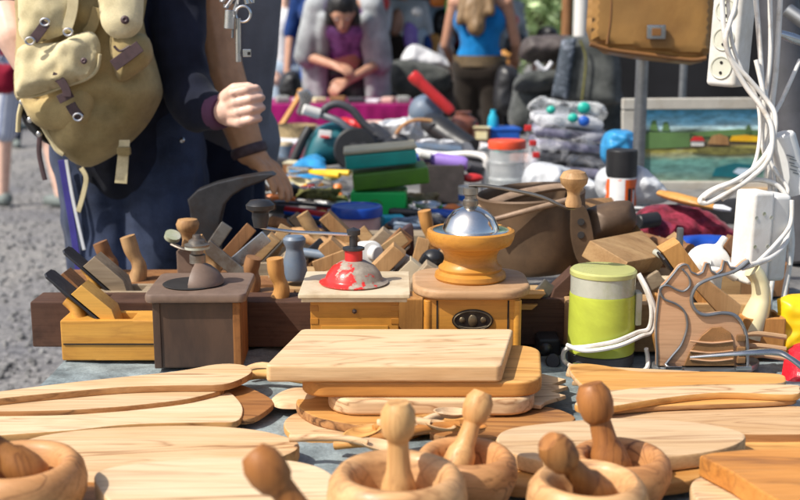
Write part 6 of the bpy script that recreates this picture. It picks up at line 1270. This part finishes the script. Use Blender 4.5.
f = B().pillow(catmull(pts_at(o, Yr - .062), 3), .026, (0, -1, .25), back=.3, power=.45, wr=.015, ws=19, seed=4, step=.006).build('pocket_flap', 'canvas', t)
B().tube(pts_at([(17, 97), (38, 95), (62, 87), (86, 79), (97, 69), (100, 54)], Yr - .068), .0035, 8, smooth=5).build('flap_piping', 'canvas', f)
B().lathe([(0, 0), (.006, 0), (.006, .002), (.003, .004), (0, .002)], AT(84, 61, Yr - .088), (0, -1, .2), 16).build('eyelet', 'strapl', f)
def strap(px, Y, r, mat, name, flat=.3, par=None):
    c = catmull(pts_at(px, Y), 4, False); L_a, L_b = [], []
    for i, p in enumerate(c):
        d = c[min(i + 1, len(c) - 1)] - c[max(i - 1, 0)]; s = V((-d.z, 0, d.x)).normalized() * r; L_a.append(p + s); L_b.append(p - s)
    return B().prism(L_a + L_b[::-1], (0, .0035, 0), .001).build(name, mat, par or t)
strap([(46, 22), (40, 31), (33, 40)], Yr - .085, .009, 'strapl', 'leather_strap'); strap([(52, 76), (60, 80), (66, 90), (67, 97)], Yr - .09, .008, 'strapl', 'leather_strap'); strap([(58, 100), (66, 96), (72, 93)], Yr - .085, .008, 'strapl', 'leather_strap'); strap([(70, 104), (74, 111), (80, 118)], Yr - .075, .010, 'strapl', 'leather_strap')
for u, v, Y in ((30, 41, Yr - .09), (45, 22, Yr - .085), (68, 32, Yr - .085), (78, 117, Yr - .078)):
    B().tube([AT(u + 4.5 * math.cos(a), v + 3.6 * math.sin(a), Y) for a in [2 * math.pi * k / 12 for k in range(12)]], .0022, 8, closed=True).build('buckle', 'steel', t)
strap([(74, -20), (72, 10), (66, 30)], Yr - .07, .010, 'canvas', 'webbing'); strap([(98, 8), (92, 26), (86, 34)], Yr - .03, .010, 'canvas_d', 'webbing')
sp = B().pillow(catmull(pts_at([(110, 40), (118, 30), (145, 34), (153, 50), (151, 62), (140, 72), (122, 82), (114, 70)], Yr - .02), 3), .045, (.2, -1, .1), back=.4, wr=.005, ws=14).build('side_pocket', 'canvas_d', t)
f = B().pillow(catmull(pts_at([(98, -40), (100, 14), (104, 30), (114, 39), (128, 40), (140, 30), (143, 14), (140, -40)], Yr - .045), 3), .026, (.2, -1, .2), back=.3, wr=.004, ws=14).build('side_flap', 'canvas', t)
B().lathe([(0, 0), (.008, 0), (.008, .002), (.004, .005), (0, .002)], AT(125, 20, Yr - .075), (.1, -1, .2), 18).build('snap_button', 'strapl', f)
strap([(113, 66), (124, 58), (140, 46)], Yr - .072, .011, 'strapl', 'leather_strap'); B().tube(pts_at([(114, 46), (120, 51), (130, 46)], Yr - .07), .0025, 8, smooth=4).build('wire_ring', 'strapl', t)
B().box(AT(124, 151, Yr - .03), (.026, .012, .016), bevel=.003).build('strap_buckle', 'canvas_d', t)
B().prism(pts_at([(119, 140), (130, 140), (129, 150), (127, 184), (114.5, 183), (118, 152)], Yr - .025), (0, .003, 0), .001).build('hanging_webbing', 'canvas', t)
B().tube(pts_at([(24, 102), (32, 112), (44, 128), (56, 148), (64, 154)], Yr + .0), .006, 8, smooth=4).build('edge_cord', 'canvas', t)
for u, v in ((22, 102), (30, 120), (39, 134)): B().ell(AT(u, v, Yr - .01), (.006, .004, .006)).build('metal_fitting', 'steel', t)
B().tube(pts_at([(40, 134), (39, 152), (42, 168), (45, 180)], Yr), .005, 8, smooth=4, flat=.4, up=(0, 1, 0)).build('hanging_strap', 'strapl', t); B().tube(pts_at([(22, 102), (19, 115), (18, 132)], Yr), .005, 8, smooth=4).build('hanging_strap', 'canvas', t)
B().pillow(catmull(pts_at([(21, 104), (34, 112), (50, 134), (56, 146), (42, 140), (26, 124)], Yr + .03), 3), .03, (0, -1, 0)).build('black_pad', 'black', t)
# rolled violet coat hanging at his side
t = thing('hanging_coat', 'violet and white trimmed coat hanging below the rucksack', 'coat', tuple(AT(74, 262, 2.40)))
B().pillow(pts_at([(60, 158), (80, 162), (88, 190), (84, 225), (92, 268), (80, 285), (74, 262), (70, 225), (64, 190)], 2.42), .012, (0, -1, 0), wr=.004, ws=14).build('coat_panel', 'jeans', t)
strap([(61, 160), (66, 190), (72, 225), (78, 268), (80, 290)], 2.39, .007, 'violet', 'violet_edge', .4); strap([(66, 160), (71, 190), (76, 215), (84, 250)], 2.385, .0035, 'whitec', 'white_edge', .5); strap([(81, 168), (86, 178), (83, 195), (78, 212)], 2.38, .005, 'canvas', 'khaki_loop', .5)
# --- man in the charcoal shirt reaching over the table
t = thing('person', 'person in charcoal shirt and navy jeans reaching a braceleted arm to the table', 'person', (-.44, 2.72, 0))
w0 = AT(249, 150, 2.55); w1 = AT(272, 186, 2.52); b = B()
b.chain([AT(214, -30, 2.62), AT(213, 20, 2.60), AT(222, 70, 2.58), AT(239, 122, 2.56), w0], [.052, .050, .048, .041, .035])
hand_chain(b, w0 + V((.004, 0, -.008)), AT(269, 168, 2.53), (-.2, .9, .25), (-.5, -.1, -.8), L=.185, curl=.30, rs=1.12)
P = head(b, (-.37, 2.74, 1.64), (1, -.1, -.2)); b.capsule((-.38, 2.74, 1.42), (-.38, 2.74, 1.58), .062, .055); b.chain([(-.42, 2.75, 1.05), (-.40, 2.75, 1.34)], [.08, .085]); b.chain([AT(222, -30, 2.62), (-.38, 2.74, 1.40)], [.05, .06]); b.chain([(-.40, 2.86, 1.38), (-.43, 2.98, 1.12), (-.40, 3.0, .90)], [.05, .04, .028])
hand_chain(b, (-.40, 3.0, .90), (-.385, 3.0, .82), (0, -1, .0), (1, 0, 0), L=.18, curl=.4)
blob(b, 'body', 'skin', t, .0034, 2); face_bits(P, t)
b = B(); b.ell((-.385, 2.74, 1.67), (.10, .09, .10)); blob(b, 'hair', 'hair_b', t, .01, 2, .004, 30)
b = B(); b.chain([(-.42, 2.75, .98), (-.41, 2.75, 1.15), (-.40, 2.75, 1.32)], [.105, .115, .125]); b.chain([AT(224, -38, 2.64), (-.38, 2.85, 1.37)], [.075, .075]); b.chain([AT(224, -38, 2.64), AT(220, -18, 2.62)], [.068, .062]); b.chain([(-.40, 2.86, 1.38), (-.42, 2.92, 1.25)], [.07, .06])
b.chain([(-.425, 2.72, .96), (-.40, 2.80, .96)], [.11, .11])
blob(b, 'shirt', 'gshirt', t, .008, 3, .012, 8, 8, aniso=(1, 1, .45))
b = B(); b.chain([(-.44, 2.70, .90), (-.445, 2.68, .5), (-.47, 2.74, .10)], [.10, .075, .06]); b.chain([(-.43, 2.82, .90), (-.42, 2.83, .5), (-.46, 2.88, .10)], [.10, .075, .06]); b.chain([(-.435, 2.70, .93), (-.43, 2.82, .93)], [.105, .105]); blob(b, 'jeans', 'jeans2', t, .008, 4, .005, 9, 5)
for x, y in ((-.47, 2.74), (-.46, 2.88)):
    b = B(); b.chain([(x - .01, y, .06), (x + .16, y, .045)], [.05, .04]); blob(b, 'shoe', 'black', t, .008, 2)
d = (AT(252, 156, 2.55) - AT(243, 134, 2.557)).normalized()
tag(B().tube([w0 + V((.0, 0, -.001)) + frame(d).to_3x3() @ V((.0375 * math.cos(a), .0375 * math.sin(a), .003 * math.sin(a))) for a in [2 * math.pi * k / 20 for k in range(20)]], .0045, 12, closed=True, flat=2.6, up=d).build('wrist_band', 'strapl'), 'dark braided band on the reaching wrist', 'bracelet')
# --- people further away (local frame: facing -y, feet at 0)
def adult(label, u, Y, rot, H, shirt, pants, skin, hair, elbows, hands, long_hair=0.0, skirt=None, lean=0.0, head_dn=0.0, sleeve=.5, shoes='shoe', stride=.0, bare=None, vox=.012, pant_len=.09, no_sleeve=False, extra=None, hz=None, x=None):
    x = AT(u, 100, Y).x if x is None else x
    t = thing('person', label, 'person', (x, Y, 0)); t.rotation_euler.z = rot; ORG[t.name] = V((0, 0, 0)); k = H / 1.72
    S = lambda p: V(p) * k
    hip, chest = S((0, 0, .95)), S((0, -lean, 1.28)); hd = S((0, -lean * 1.5 - head_dn * .5, 1.60 - head_dn * .6)); sh = [chest + S((sx * .175, 0, .10)) for sx in (-1, 1)]
    b = B(); P = head(b, hd, (0, -1, -head_dn * 2.2), k); b.capsule(chest + S((0, 0, .08)), hd - S((0, 0, .06)), .055 * k, .05 * k); b.chain([hip, chest], [.115, .12]); b.chain(sh, [.05, .05])
    fe = []
    for i, sx in enumerate((-1, 1)):
        e, h_ = S(elbows[i]), S(hands[i]); b.chain([sh[i], e, h_], [.045, .037, .027])
        dd = (h_ - e).normalized(); hand_chain(b, h_, h_ + dd * .085, (-sx, -.3, 0), (0, -.3, -1), L=.175, curl=.6)
        f = S((sx * .10, -stride * sx, .09)); kn = S((sx * .10, -.03 - stride * .5 * sx, .50)); fe.append(f)
        b.chain([hip + S((sx * .085, 0, -.02)), kn, f], [.075, .05, .037]); b.capsule(f + V((0, .02, -.03)), f + V((0, -.13, -.05)), .035, .028)
    blob(b, 'body', skin, t, vox * .75, 2); face_bits(P, t, k)
    b = B(); b.chain([hip + S((0, 0, .07)), S((0, -lean * .4, 1.12)), chest], [.13, .135, .15]); b.chain([chest + S((-.06, 0, -.02)), chest + S((.06, 0, -.02))], [.12, .12]); b.chain([hip + S((-.04, 0, .08)), hip + S((.04, 0, .08))], [.11, .11])
    if not no_sleeve:
        b.chain(sh, [.075, .075])
        for i in range(2): b.chain([sh[i], sh[i].lerp(S(elbows[i]), sleeve * 2 if sleeve <= .5 else 1)], [.066, .058])
        if sleeve > .5:
            for i in range(2): b.chain([S(elbows[i]), S(elbows[i]).lerp(S(hands[i]), sleeve - .5)], [.055, .05])
    blob(b, 'shirt', shirt, t, vox, 3, .006, 9)
    b = B(); b.chain([hip + S((-.06, 0, -.01)), hip + S((.06, 0, -.01))], [.132, .132])
    for i, sx in enumerate((-1, 1)):
        kn = S((sx * .10, -.03 - stride * .5 * sx, .50)); h0 = hip + S((sx * .08, 0, -.03))
        pts = [h0, kn, fe[i]] if pant_len < .3 else [h0, h0.lerp(kn, .92)]
        b.chain(pts, [.10, .072, .06][:len(pts)] if pant_len < .3 else [.105, .088])
    blob(b, 'trousers' if pant_len < .3 else 'shorts', pants, t, vox, 3, .004, 9)
    for i in range(2):
        b = B(); b.chain([fe[i] + V((0, .03, -.035)), fe[i] + V((0, -.15, -.05))], [.047, .038]); blob(b, 'shoe', shoes, t, vox, 2)
    f = V((0, -1, -head_dn * 2.2)).normalized()
    b = B(); b.ell(P(0, -.024, .048), (.093 * k, .108 * k, .098 * k), rot=(math.atan(head_dn * 2.2) * .8, 0, 0)); b.capsule(hd + S((0, .05, .0)), hd + S((0, .06 + .26 * long_hair, -.06 - long_hair)), .075 * k, .06 * k)
    if long_hair:
        for sx in (-1, 1): b.capsule(hd + S((sx * .07, .02, .02)), hd + S((sx * .085, .03, -.05 - long_hair)), .04 * k, .03 * k)
    if long_hair > .2:
        for dx in (-.09, -.04, .05, .10): b.capsule(hd + S((dx * .5, .06, .0)), hd + S((dx, .05 + .26 * long_hair + .02 * (dx > 0), -.05 - long_hair * (.8 + dx))), .055 * k, .035 * k)
    blob(b, 'hair', hair, t, vox, 2, .008, 30, aniso=(1, 1, .3))
    return t
# woman bending over the magenta table
pw = adult('woman with black hair in open grey cardigan and purple top bending over magenta table', 347, 7.75, 0, 1.66, 'purple', 'black', 'skin_m', 'hair_b', ((-.27, -.16, 1.06), (.24, -.16, 1.02)), ((-.06, -.34, 1.00), (.02, -.36, .90)), lean=.20, head_dn=.42, no_sleeve=True, long_hair=.02)
k = 1.66 / 1.72
b = B()
for sx in (-1, 1):
    b.chain([V((sx * .17, -.20, 1.40)) * k, V((sx * .23, -.10, 1.15)) * k, V((sx * .23, -.05, .80)) * k], [.07, .075, .075]); b.chain([V((sx * .13, -.29, 1.30)) * k, V((sx * .17, -.13, 1.0)) * k, V((sx * .18, -.10, .78)) * k], [.045, .05, .05]); b.chain([V((sx * .18, -.20, 1.39)) * k, V((-.27, -.16, 1.06) if sx < 0 else (.24, -.16, 1.02)) * k], [.088, .078])
b.chain([V((-.15, -.13, 1.40)) * k, V((.15, -.13, 1.40)) * k], [.07, .07]); b.chain([V((0, .08, 1.3)) * k, V((0, .08, .8)) * k], [.10, .12])
blob(b, 'cardigan', 'cardi', pw, .012, 3, .009, 9)
# woman in blue tank top seen from behind
bw = adult('woman with long dark blonde hair in bright blue tank top seen from behind', 479, 7.8, math.pi - .25, 1.70, 'bluetank', 'brownpants', 'skin_m', 'hair_l', ((-.235, -.06, 1.12), (.24, -.03, 1.10)), ((-.20, -.26, 1.02), (.22, -.22, .95)), no_sleeve=True, long_hair=.32)
ORGb = B(); ORGb.rings([[V((.178 * math.cos(2 * math.pi * j / 28), .145 * math.sin(2 * math.pi * j / 28), z)) for j in range(28)] for z in (.95, 1.02)]); ORGb.build('waistband', 'belt', bw)
# others
adult('person in pale blue shirt and white top left of the woman in the cardigan', 287, 8.9, .3, 1.60, 'whitec', 'sky_sh', 'skin_p', 'hair_b', ((-.26, -.05, 1.08), (.26, -.05, 1.08)), ((-.2, -.25, .95), (.2, -.25, .95)), sleeve=.4)
adult('person in royal blue shirt with bare forearm behind the charcoal shirt', 324, 8.6, -.4, 1.78, 'navy_sh', 'blue', 'skin_m', 'hair_b', ((-.26, .0, 1.12), (.26, .02, 1.1)), ((-.24, -.10, .86), (.24, -.12, .9)), sleeve=.5)
lw = adult('walker in pale blue striped shorts and sneakers at far left', 26, 7.75, math.pi + .9, 1.70, 'maroon', 'stripe', 'skin_p', 'hair_l', ((-.25, 0, 1.1), (.25, 0, 1.1)), ((-.24, -.1, .86), (.24, -.1, .86)), pant_len=.5, stride=.19, shoes='shoe')
tag(B().pillow(catmull([AT(u, v, 7.4) for u, v in [(-6, 66), (4, 64), (15, 66), (17, 80), (14, 92), (2, 94), (-8, 90)]], 4), .07, (0, -1, 0), back=1).build('shoulder_bag', 'maroon'), 'maroon shoulder bag at the hip of the far left walker', 'bag')
tag(B().pillow(catmull([AT(u, v, 8.0) for u, v in [(279, 94), (280, 80), (286, 72), (296, 71), (301, 78), (302, 95), (290, 99)]], 4), .10, (0, -1, 0), back=1, wr=.01).build('black_handbag', 'black'), 'black handbag beside the magenta table at left', 'handbag')
for lb, u, Y, sh_, pa, rot in [('distant person in navy at the far left edge', 3, 11.5, 'navy_sh', 'jeans', .4), ('distant person in white top by the rucksack', 22, 13.5, 'whitec', 'jeans2', -.5), ('distant person in white top beyond the grey cardigan', 402, 10.4, 'whitec', 'jeans', .3), ('distant person in pale blue top beyond the hanging garments', 424, 10.9, 'sky_sh', 'jeans2', -.4), ('distant shopper in red at the back of the stall', 446, 11.0, 'maroon', 'black', 2.6), ('distant shopper with bare arms right of the blue tank top', 500, 10.6, 'cardi', 'black', .6)]:
    adult(lb, u, Y, rot, 1.70, sh_, pa, 'skin_m', 'hair_b', ((-.26, 0, 1.08), (.26, 0, 1.08)), ((-.2, -.2, .92), (.2, -.2, .92)), vox=.018)
# ------------------------------------------------------------------ stalls behind
t = thing('stall_table', 'table under magenta cloth in front of the woman in the cardigan', 'table', (-.35, 7.5, 0))
B().box((-.37, 7.28, .735), (.86, .62, .03), bevel=.004).build('table_top', 'mbrown', t)
for x in (-.75, .01):
    for y in (7.02, 7.54): B().box((x, y, .36), (.04, .04, .71)).build('leg', 'mbrown', t)
b = B(); n = 60; g = []
for z, ex in ((.7535, 0), (.753, .008), (.745, .013), (.65, .016), (.5, .02), (.3, .024)):
    row = []
    for i in range(n + 1):
        x = -.82 + .90 * i / n; row.append(V((x, 6.96 - ex - (.012 * math.sin(i * 1.1) * (.7535 - z) * 2), z)))
    g.append(row)
g = [[V((p.x, 7.60, .7535)) for p in g[0]]] + g
vs = [[b.bm.verts.new(p) for p in r] for r in g]
for j in range(len(vs) - 1):
    for i in range(n): b.bm.faces.new((vs[j][i], vs[j][i + 1], vs[j + 1][i + 1], vs[j + 1][i]))
tag(b.build('magenta_tablecloth', 'magenta'), 'magenta cloth hanging over the front of the far stall table', 'tablecloth')
rg = random.Random(5)
for i, (lb, mat, x, w, h) in enumerate([('small grey box at left end of the magenta table', 'stone', -.72, .08, .04), ('white jewellery tray on the magenta table', 'white', -.60, .10, .025), ('pale dish on the magenta table before the grey cardigan', 'cream', -.50, .08, .03), ('brown box on the magenta table under the hands', 'mbrown', -.38, .10, .04), ('dark case on the magenta table right of the hands', 'dgrey', -.27, .10, .03), ('white saucer on the right part of the magenta table', 'whitec', -.16, .09, .02), ('pink trinket box on the magenta table', 'pinkp', -.07, .07, .035), ('grey box at right end of the magenta table', 'stone', .02, .08, .04)]):
    b = B().box((x, 7.06 + .05 * rg.random(), .7555 + h / 2), (w, .09, h), rot=(0, 0, rg.random() - .5), bevel=h * .25)
    tag(b.build('small_box' if 'box' in lb else 'small_tray', mat), lb, 'box' if 'box' in lb else 'tray')
tag(B().box((.30, 8.4, .42), (.62, .5, .84), bevel=.05).jit(.02, 4).build('covered_bench', 'crate_b'), 'dark covered bench between the two women', 'bench')
for lb, nm, px, Y, th, mat in [
    ('white and lilac clothes heaped on the dark bench', 'clothes_heap', [(402, 66), (404, 52), (414, 44), (430, 50), (448, 60), (452, 70), (430, 72)], 8.3, .12, 'whitec'),
    ('grey patterned coat on the dark bench', 'coat', [(386, 80), (392, 62), (410, 60), (440, 66), (452, 76), (444, 92), (400, 96)], 8.1, .12, 'suitc'),
    ('small white figure hanging right of the cardigan', 'soft_toy', [(382, 34), (381, 20), (386, 6), (392, 10), (391, 28), (387, 36)], 9.0, .06, 'whitec'),
    ('tan doll hanging behind the cardigan', 'doll', [(390, 34), (391, 16), (397, 8), (403, 14), (403, 28), (397, 36)], 9.1, .06, 'skin_m'),
    ('brown dress hanging under the tan doll', 'dress', [(390, 58), (390, 38), (398, 34), (406, 40), (408, 60), (398, 66)], 9.1, .05, 'brownpants'),
    ('mauve scarf hanging left of the white clothes', 'scarf', [(404, 44), (404, 26), (410, 22), (418, 30), (420, 50), (410, 54)], 9.0, .05, 'lilac'),
    ('pale blue garment hanging above the white clothes', 'garment', [(416, 52), (416, 34), (422, 28), (428, 34), (428, 52)], 9.0, .05, 'sky_sh'),
    ('blue garment hanging beside the ochre one', 'garment', [(424, 54), (424, 38), (430, 36), (432, 54)], 8.9, .04, 'navy_sh'),
    ('ochre garment hanging in the stall', 'garment', [(428, 58), (428, 38), (434, 33), (441, 38), (440, 58)], 9.0, .05, 'grip'),
    ('white bag with black hole hanging beside the blue tank top', 'bag', [(438, 60), (439, 44), (446, 40), (453, 46), (452, 60)], 8.7, .06, 'whitec'),
    ('black jacket hanging high in the stall', 'jacket', [(434, 34), (434, 14), (444, 8), (456, 12), (458, 32), (446, 38)], 9.2, .08, 'black'),
    ('red and white rosette hanging at the stall roof', 'rosette', [(376, 8), (378, -6), (386, -8), (390, 4), (384, 12)], 8.9, .04, 'red'),
    ('orange pennant hanging from the stall roof', 'pennant', [(430, 4), (432, -10), (446, -10), (448, 4), (438, 7)], 8.9, .03, 'orange'),
    ('green pennant hanging beside the orange pennant', 'pennant', [(446, 14), (448, -12), (462, -14), (460, 10)], 8.8, .03, 'greenbox'),
    ('red flowers hanging behind the blue tank top', 'flowers', [(508, 24), (508, 16), (514, 14), (519, 18), (517, 26)], 8.8, .05, 'red'),
    ('black soft hat hanging above the grey holdall', 'hat', [(505, 50), (507, 38), (516, 33), (526, 36), (527, 48), (516, 54)], 8.0, .08, 'black'),
    ('black cap right of the soft hat', 'cap', [(536, 36), (540, 28), (550, 26), (558, 32), (556, 38), (545, 40)], 8.0, .07, 'black'),
    ('orange brown bag hanging under the soft hat', 'bag', [(498, 66), (500, 52), (510, 50), (520, 58), (516, 68), (506, 72)], 8.2, .06, 'grip'),
    ('dark wrap hanging behind the suitcase at left', 'wrap', [(494, 110), (498, 70), (512, 66), (520, 80), (516, 112)], 7.0, .06, 'black')]:
    tag(B().pillow(catmull(pts_at(px, Y), 4), th, (0, -1, .1), back=.8, wr=th * .2, ws=10, seed=len(lb)).build(nm, mat), lb, nm.replace('_', ' '))
tag(B().lathe([(0, 0), (.018, .0), (.02, .03), (.05, .08), (.055, .12), (.04, .16), (0, .175)], AT(329, 14, 8.2), (0, 0, 1), 24).build('white_bulb', 'white'), 'white round bulb hanging beside the black haired woman', 'bulb')
tag(B().ell(AT(417, 12, 8.6), (.042, .04, .034)).build('white_ball', 'white'), 'white ball hanging in the dark stall', 'ball')
tag(B().tube([AT(502, 70, 7.4), AT(503, 84, 7.4), AT(504, 96, 7.4)], [.012, .016, .03], 10, smooth=3).build('lilac_brush', 'lilac'), 'lilac tipped stick hanging left of the suitcase', 'stick')
# stall shelter: posts, unseen roof added to darken its interior, back sheet
t = thing('stall_shelter', 'dark stall shelter with green roof behind the two women', 'stall', (.7, 9.6, 0))
for x, y in ((-.55, 8.2), (2.0, 8.6), (-.55, 11.4), (2.0, 11.4)): B().cyl((x, y, 0), (x, y, 2.3), .03).build('post', 'galv', t)
b = B(); b.prism([(-.75, 7.9, 2.15), (-.75, 9.8, 2.75), (-.75, 11.6, 2.15)], (1.95, 0, 0)); b.build('roof', 'green_c', t)
b = B(); b.prism([(-.32, 11.4, 0), (1.05, 11.4, 0), (1.05, 11.4, 2.3), (-.32, 11.4, 2.3)], (0, .02, 0)); b.build('back_sheet', 'tarp_g', t)
B().prism([(-.34, 8.5, .0), (-.34, 11.4, 0), (-.34, 11.4, 2.2), (-.34, 8.5, 2.2)], (.01, 0, 0)).build('side_sheet', 'suitc', t)
rg = random.Random(9)
tag(B().prism([(1.02, 5.75, 0), (3.6, 5.75, 0), (3.6, 5.75, 2.2), (1.02, 5.75, 2.2)][::1] if 0 else [(AT(592, 60, 5.9).x, 5.9, 0), (4.2, 5.9, 0), (4.2, 5.9, 2.0), (AT(592, 60, 5.9).x, 5.9, 2.0)], (0, .02, 0)).build('black_windbreak', 'tarp'), 'black sheet closing the stall behind the satchel and painting', 'sheet')  # sheet added to make the right background dark
tag(B().box(AT(596, 96, 5.6), (.24, .04, .02), rot=(0, .5, .1), bevel=.005).build('silver_strip', 'galv'), 'grey bar slanting in the dark right of the trolley case', 'bar')
x = AT(581, 20, 7.0).x; tag(B().cyl((x, 7.0, 0), (x, 7.0, 2.3), .045, n=16).build('tent_pole', 'white'), 'white tent pole left of the satchel', 'pole')
x = AT(567, 20, 7.3).x; tag(B().cyl((x, 7.3, 0), (x, 7.3, 2.3), .035, n=16).build('wooden_pole', 'mbrown'), 'brown wooden pole beside the white tent pole', 'pole')
x0, x1 = AT(570, 20, 7.6).x, AT(578, 20, 7.6).x
tag(B().pillow([V((x0, 7.6, .9)), V((x1, 7.6, .9)), V((x1, 7.6, 2.3)), V((x0, 7.6, 2.3))], .02, (0, -1, 0), wr=.01).build('green_curtain', 'green_c'), 'green curtain strip between the two poles', 'curtain')
# trees
def tree(label, x, y, h, r, mat, n, seed, leaf=.09):
    rg = random.Random(seed); t = thing('tree', label, 'tree', (x, y, 0))
    b = B(); b.tube([(x, y, 0), (x + .1, y, h * .3), (x - .05, y, h * .6)], [.2, .14, .07], 12, smooth=4)
    for k in range(6):
        a = k * 1.05; b.tube([(x, y, h * (.3 + .05 * k)), (x + r * .5 * math.cos(a), y + r * .5 * math.sin(a), h * (.5 + .05 * k)), (x + r * .85 * math.cos(a), y + r * .85 * math.sin(a), h * (.58 + .06 * k))], [.07, .04, .015], 8, smooth=3)
    b.build('trunk', 'trunk', t)
    b = B(); cl = []
    for k in range(60):
        d = V((rg.gauss(0, 1), rg.gauss(0, 1), rg.gauss(0, 1))).normalized() * r * (.35 + .65 * rg.random()); cl.append(V((x + d.x, y + d.y, h * .62 + d.z * h * .42 / r)))
    for i in range(n):
        c = cl[rg.randrange(60)] + V((rg.gauss(0, r * .13), rg.gauss(0, r * .13), rg.gauss(0, r * .13))); s = leaf * (.6 + .8 * rg.random())
        u_ = V((rg.gauss(0, 1), rg.gauss(0, 1), rg.gauss(0, 1))).normalized(); w_ = u_.orthogonal().normalized()
        vs = [b.bm.verts.new(c + u_ * s), b.bm.verts.new(c + w_ * s * .5), b.bm.verts.new(c - u_ * s), b.bm.verts.new(c - w_ * s * .5)]; b.bm.faces.new(vs)
    b.build('crown', mat, t, recalc=False, wn=False)
tree('sunlit green tree seen through the gap left of the tent pole', 2.1, 16.5, 2.7, 1.6, 'leafl', 5000, 1)
for k, (x, y, h) in enumerate([(-9.5, 34, 9), (-5, 38, 10), (-.5, 36, 9), (4.2, 37, 10), (8.5, 34, 9), (13, 36, 9)]):
    tree(['far dark tree at the far left edge of the market', 'second far tree from the left behind the crowd', 'far tree behind the dark stall', 'far tree behind the sunlit green tree', 'far tree behind the satchel', 'far tree at the right behind the black sheet'][k], x, y, h, 3.6, 'leafd', 4500, 20 + k, .25) if k != 3 else tree('far bright tree behind the sunlit green tree', x, y, h, 3.6, 'leafl', 4500, 23, .25)
t = thing('market_tent', 'blue and white market tent far behind at the left', 'tent', (-5.2, 15.5, 0))
for x in (-6.4, -3.6): 
    for y in (14.6, 16.6): B().cyl((x, y, 0), (x, y, 2.1), .03).build('post', 'galv', t)
B().prism([(-6.6, 14.5, 2.0), (-6.6, 15.6, 2.7), (-6.6, 16.7, 2.0)], (3.2, 0, 0)).build('roof', 'whitec', t); B().prism([(-6.4, 16.6, 0), (-3.6, 16.6, 0), (-3.6, 16.6, 2.1), (-6.4, 16.6, 2.1)], (0, .02, 0)).build('back_sheet', 'navy_sh', t)
# ------------------------------------------------------------------ light, sky, camera
SUN = V((-.58, -.30, .76)).normalized()
el = math.asin(SUN.z); az = math.atan2(SUN.x, SUN.y)
sl = bpy.data.lights.new('sun', 'SUN'); sl.energy = 5.0; sl.angle = math.radians(.5); sl.color = (1.0, .95, .86)
so = bpy.data.objects.new('sun', sl); col.objects.link(so); so.rotation_euler = (-SUN).to_track_quat('-Z', 'Y').to_euler(); so.location = (-3, -2, 6)
w = bpy.data.worlds.new('World'); scene.world = w; w.use_nodes = True; nt = w.node_tree
bg = nt.nodes['Background']; sk = nt.nodes.new('ShaderNodeTexSky'); sk.sky_type = 'NISHITA'; sk.sun_disc = False
sk.sun_elevation = el; sk.sun_rotation = az; sk.air_density = 1.0; sk.dust_density = 3.0; sk.ozone_density = 1.0
nt.links.new(sk.outputs[0], bg.inputs['Color']); bg.inputs['Strength'].default_value = .15
cd = bpy.data.cameras.new('camera'); co = bpy.data.objects.new('camera', cd); col.objects.link(co)
co.location = CAM; co.rotation_euler = (math.pi / 2 - PITCH, 0, 0); cd.sensor_width = 36; cd.lens = 36 * FPX / 800; cd.clip_start = .05; cd.clip_end = 500
cd.dof.use_dof = True; cd.dof.focus_distance = 1.62; cd.dof.aperture_fstop = 6.0
scene.camera = co
scene.view_settings.view_transform = 'Standard'; scene.view_settings.look = 'None'; scene.view_settings.exposure = 0; scene.view_settings.gamma = 1
scene.cycles.use_denoising = True
scene.cycles.max_bounces = 8; scene.cycles.transparent_max_bounces = 12; scene.cycles.caustics_reflective = False; scene.cycles.caustics_refractive = False
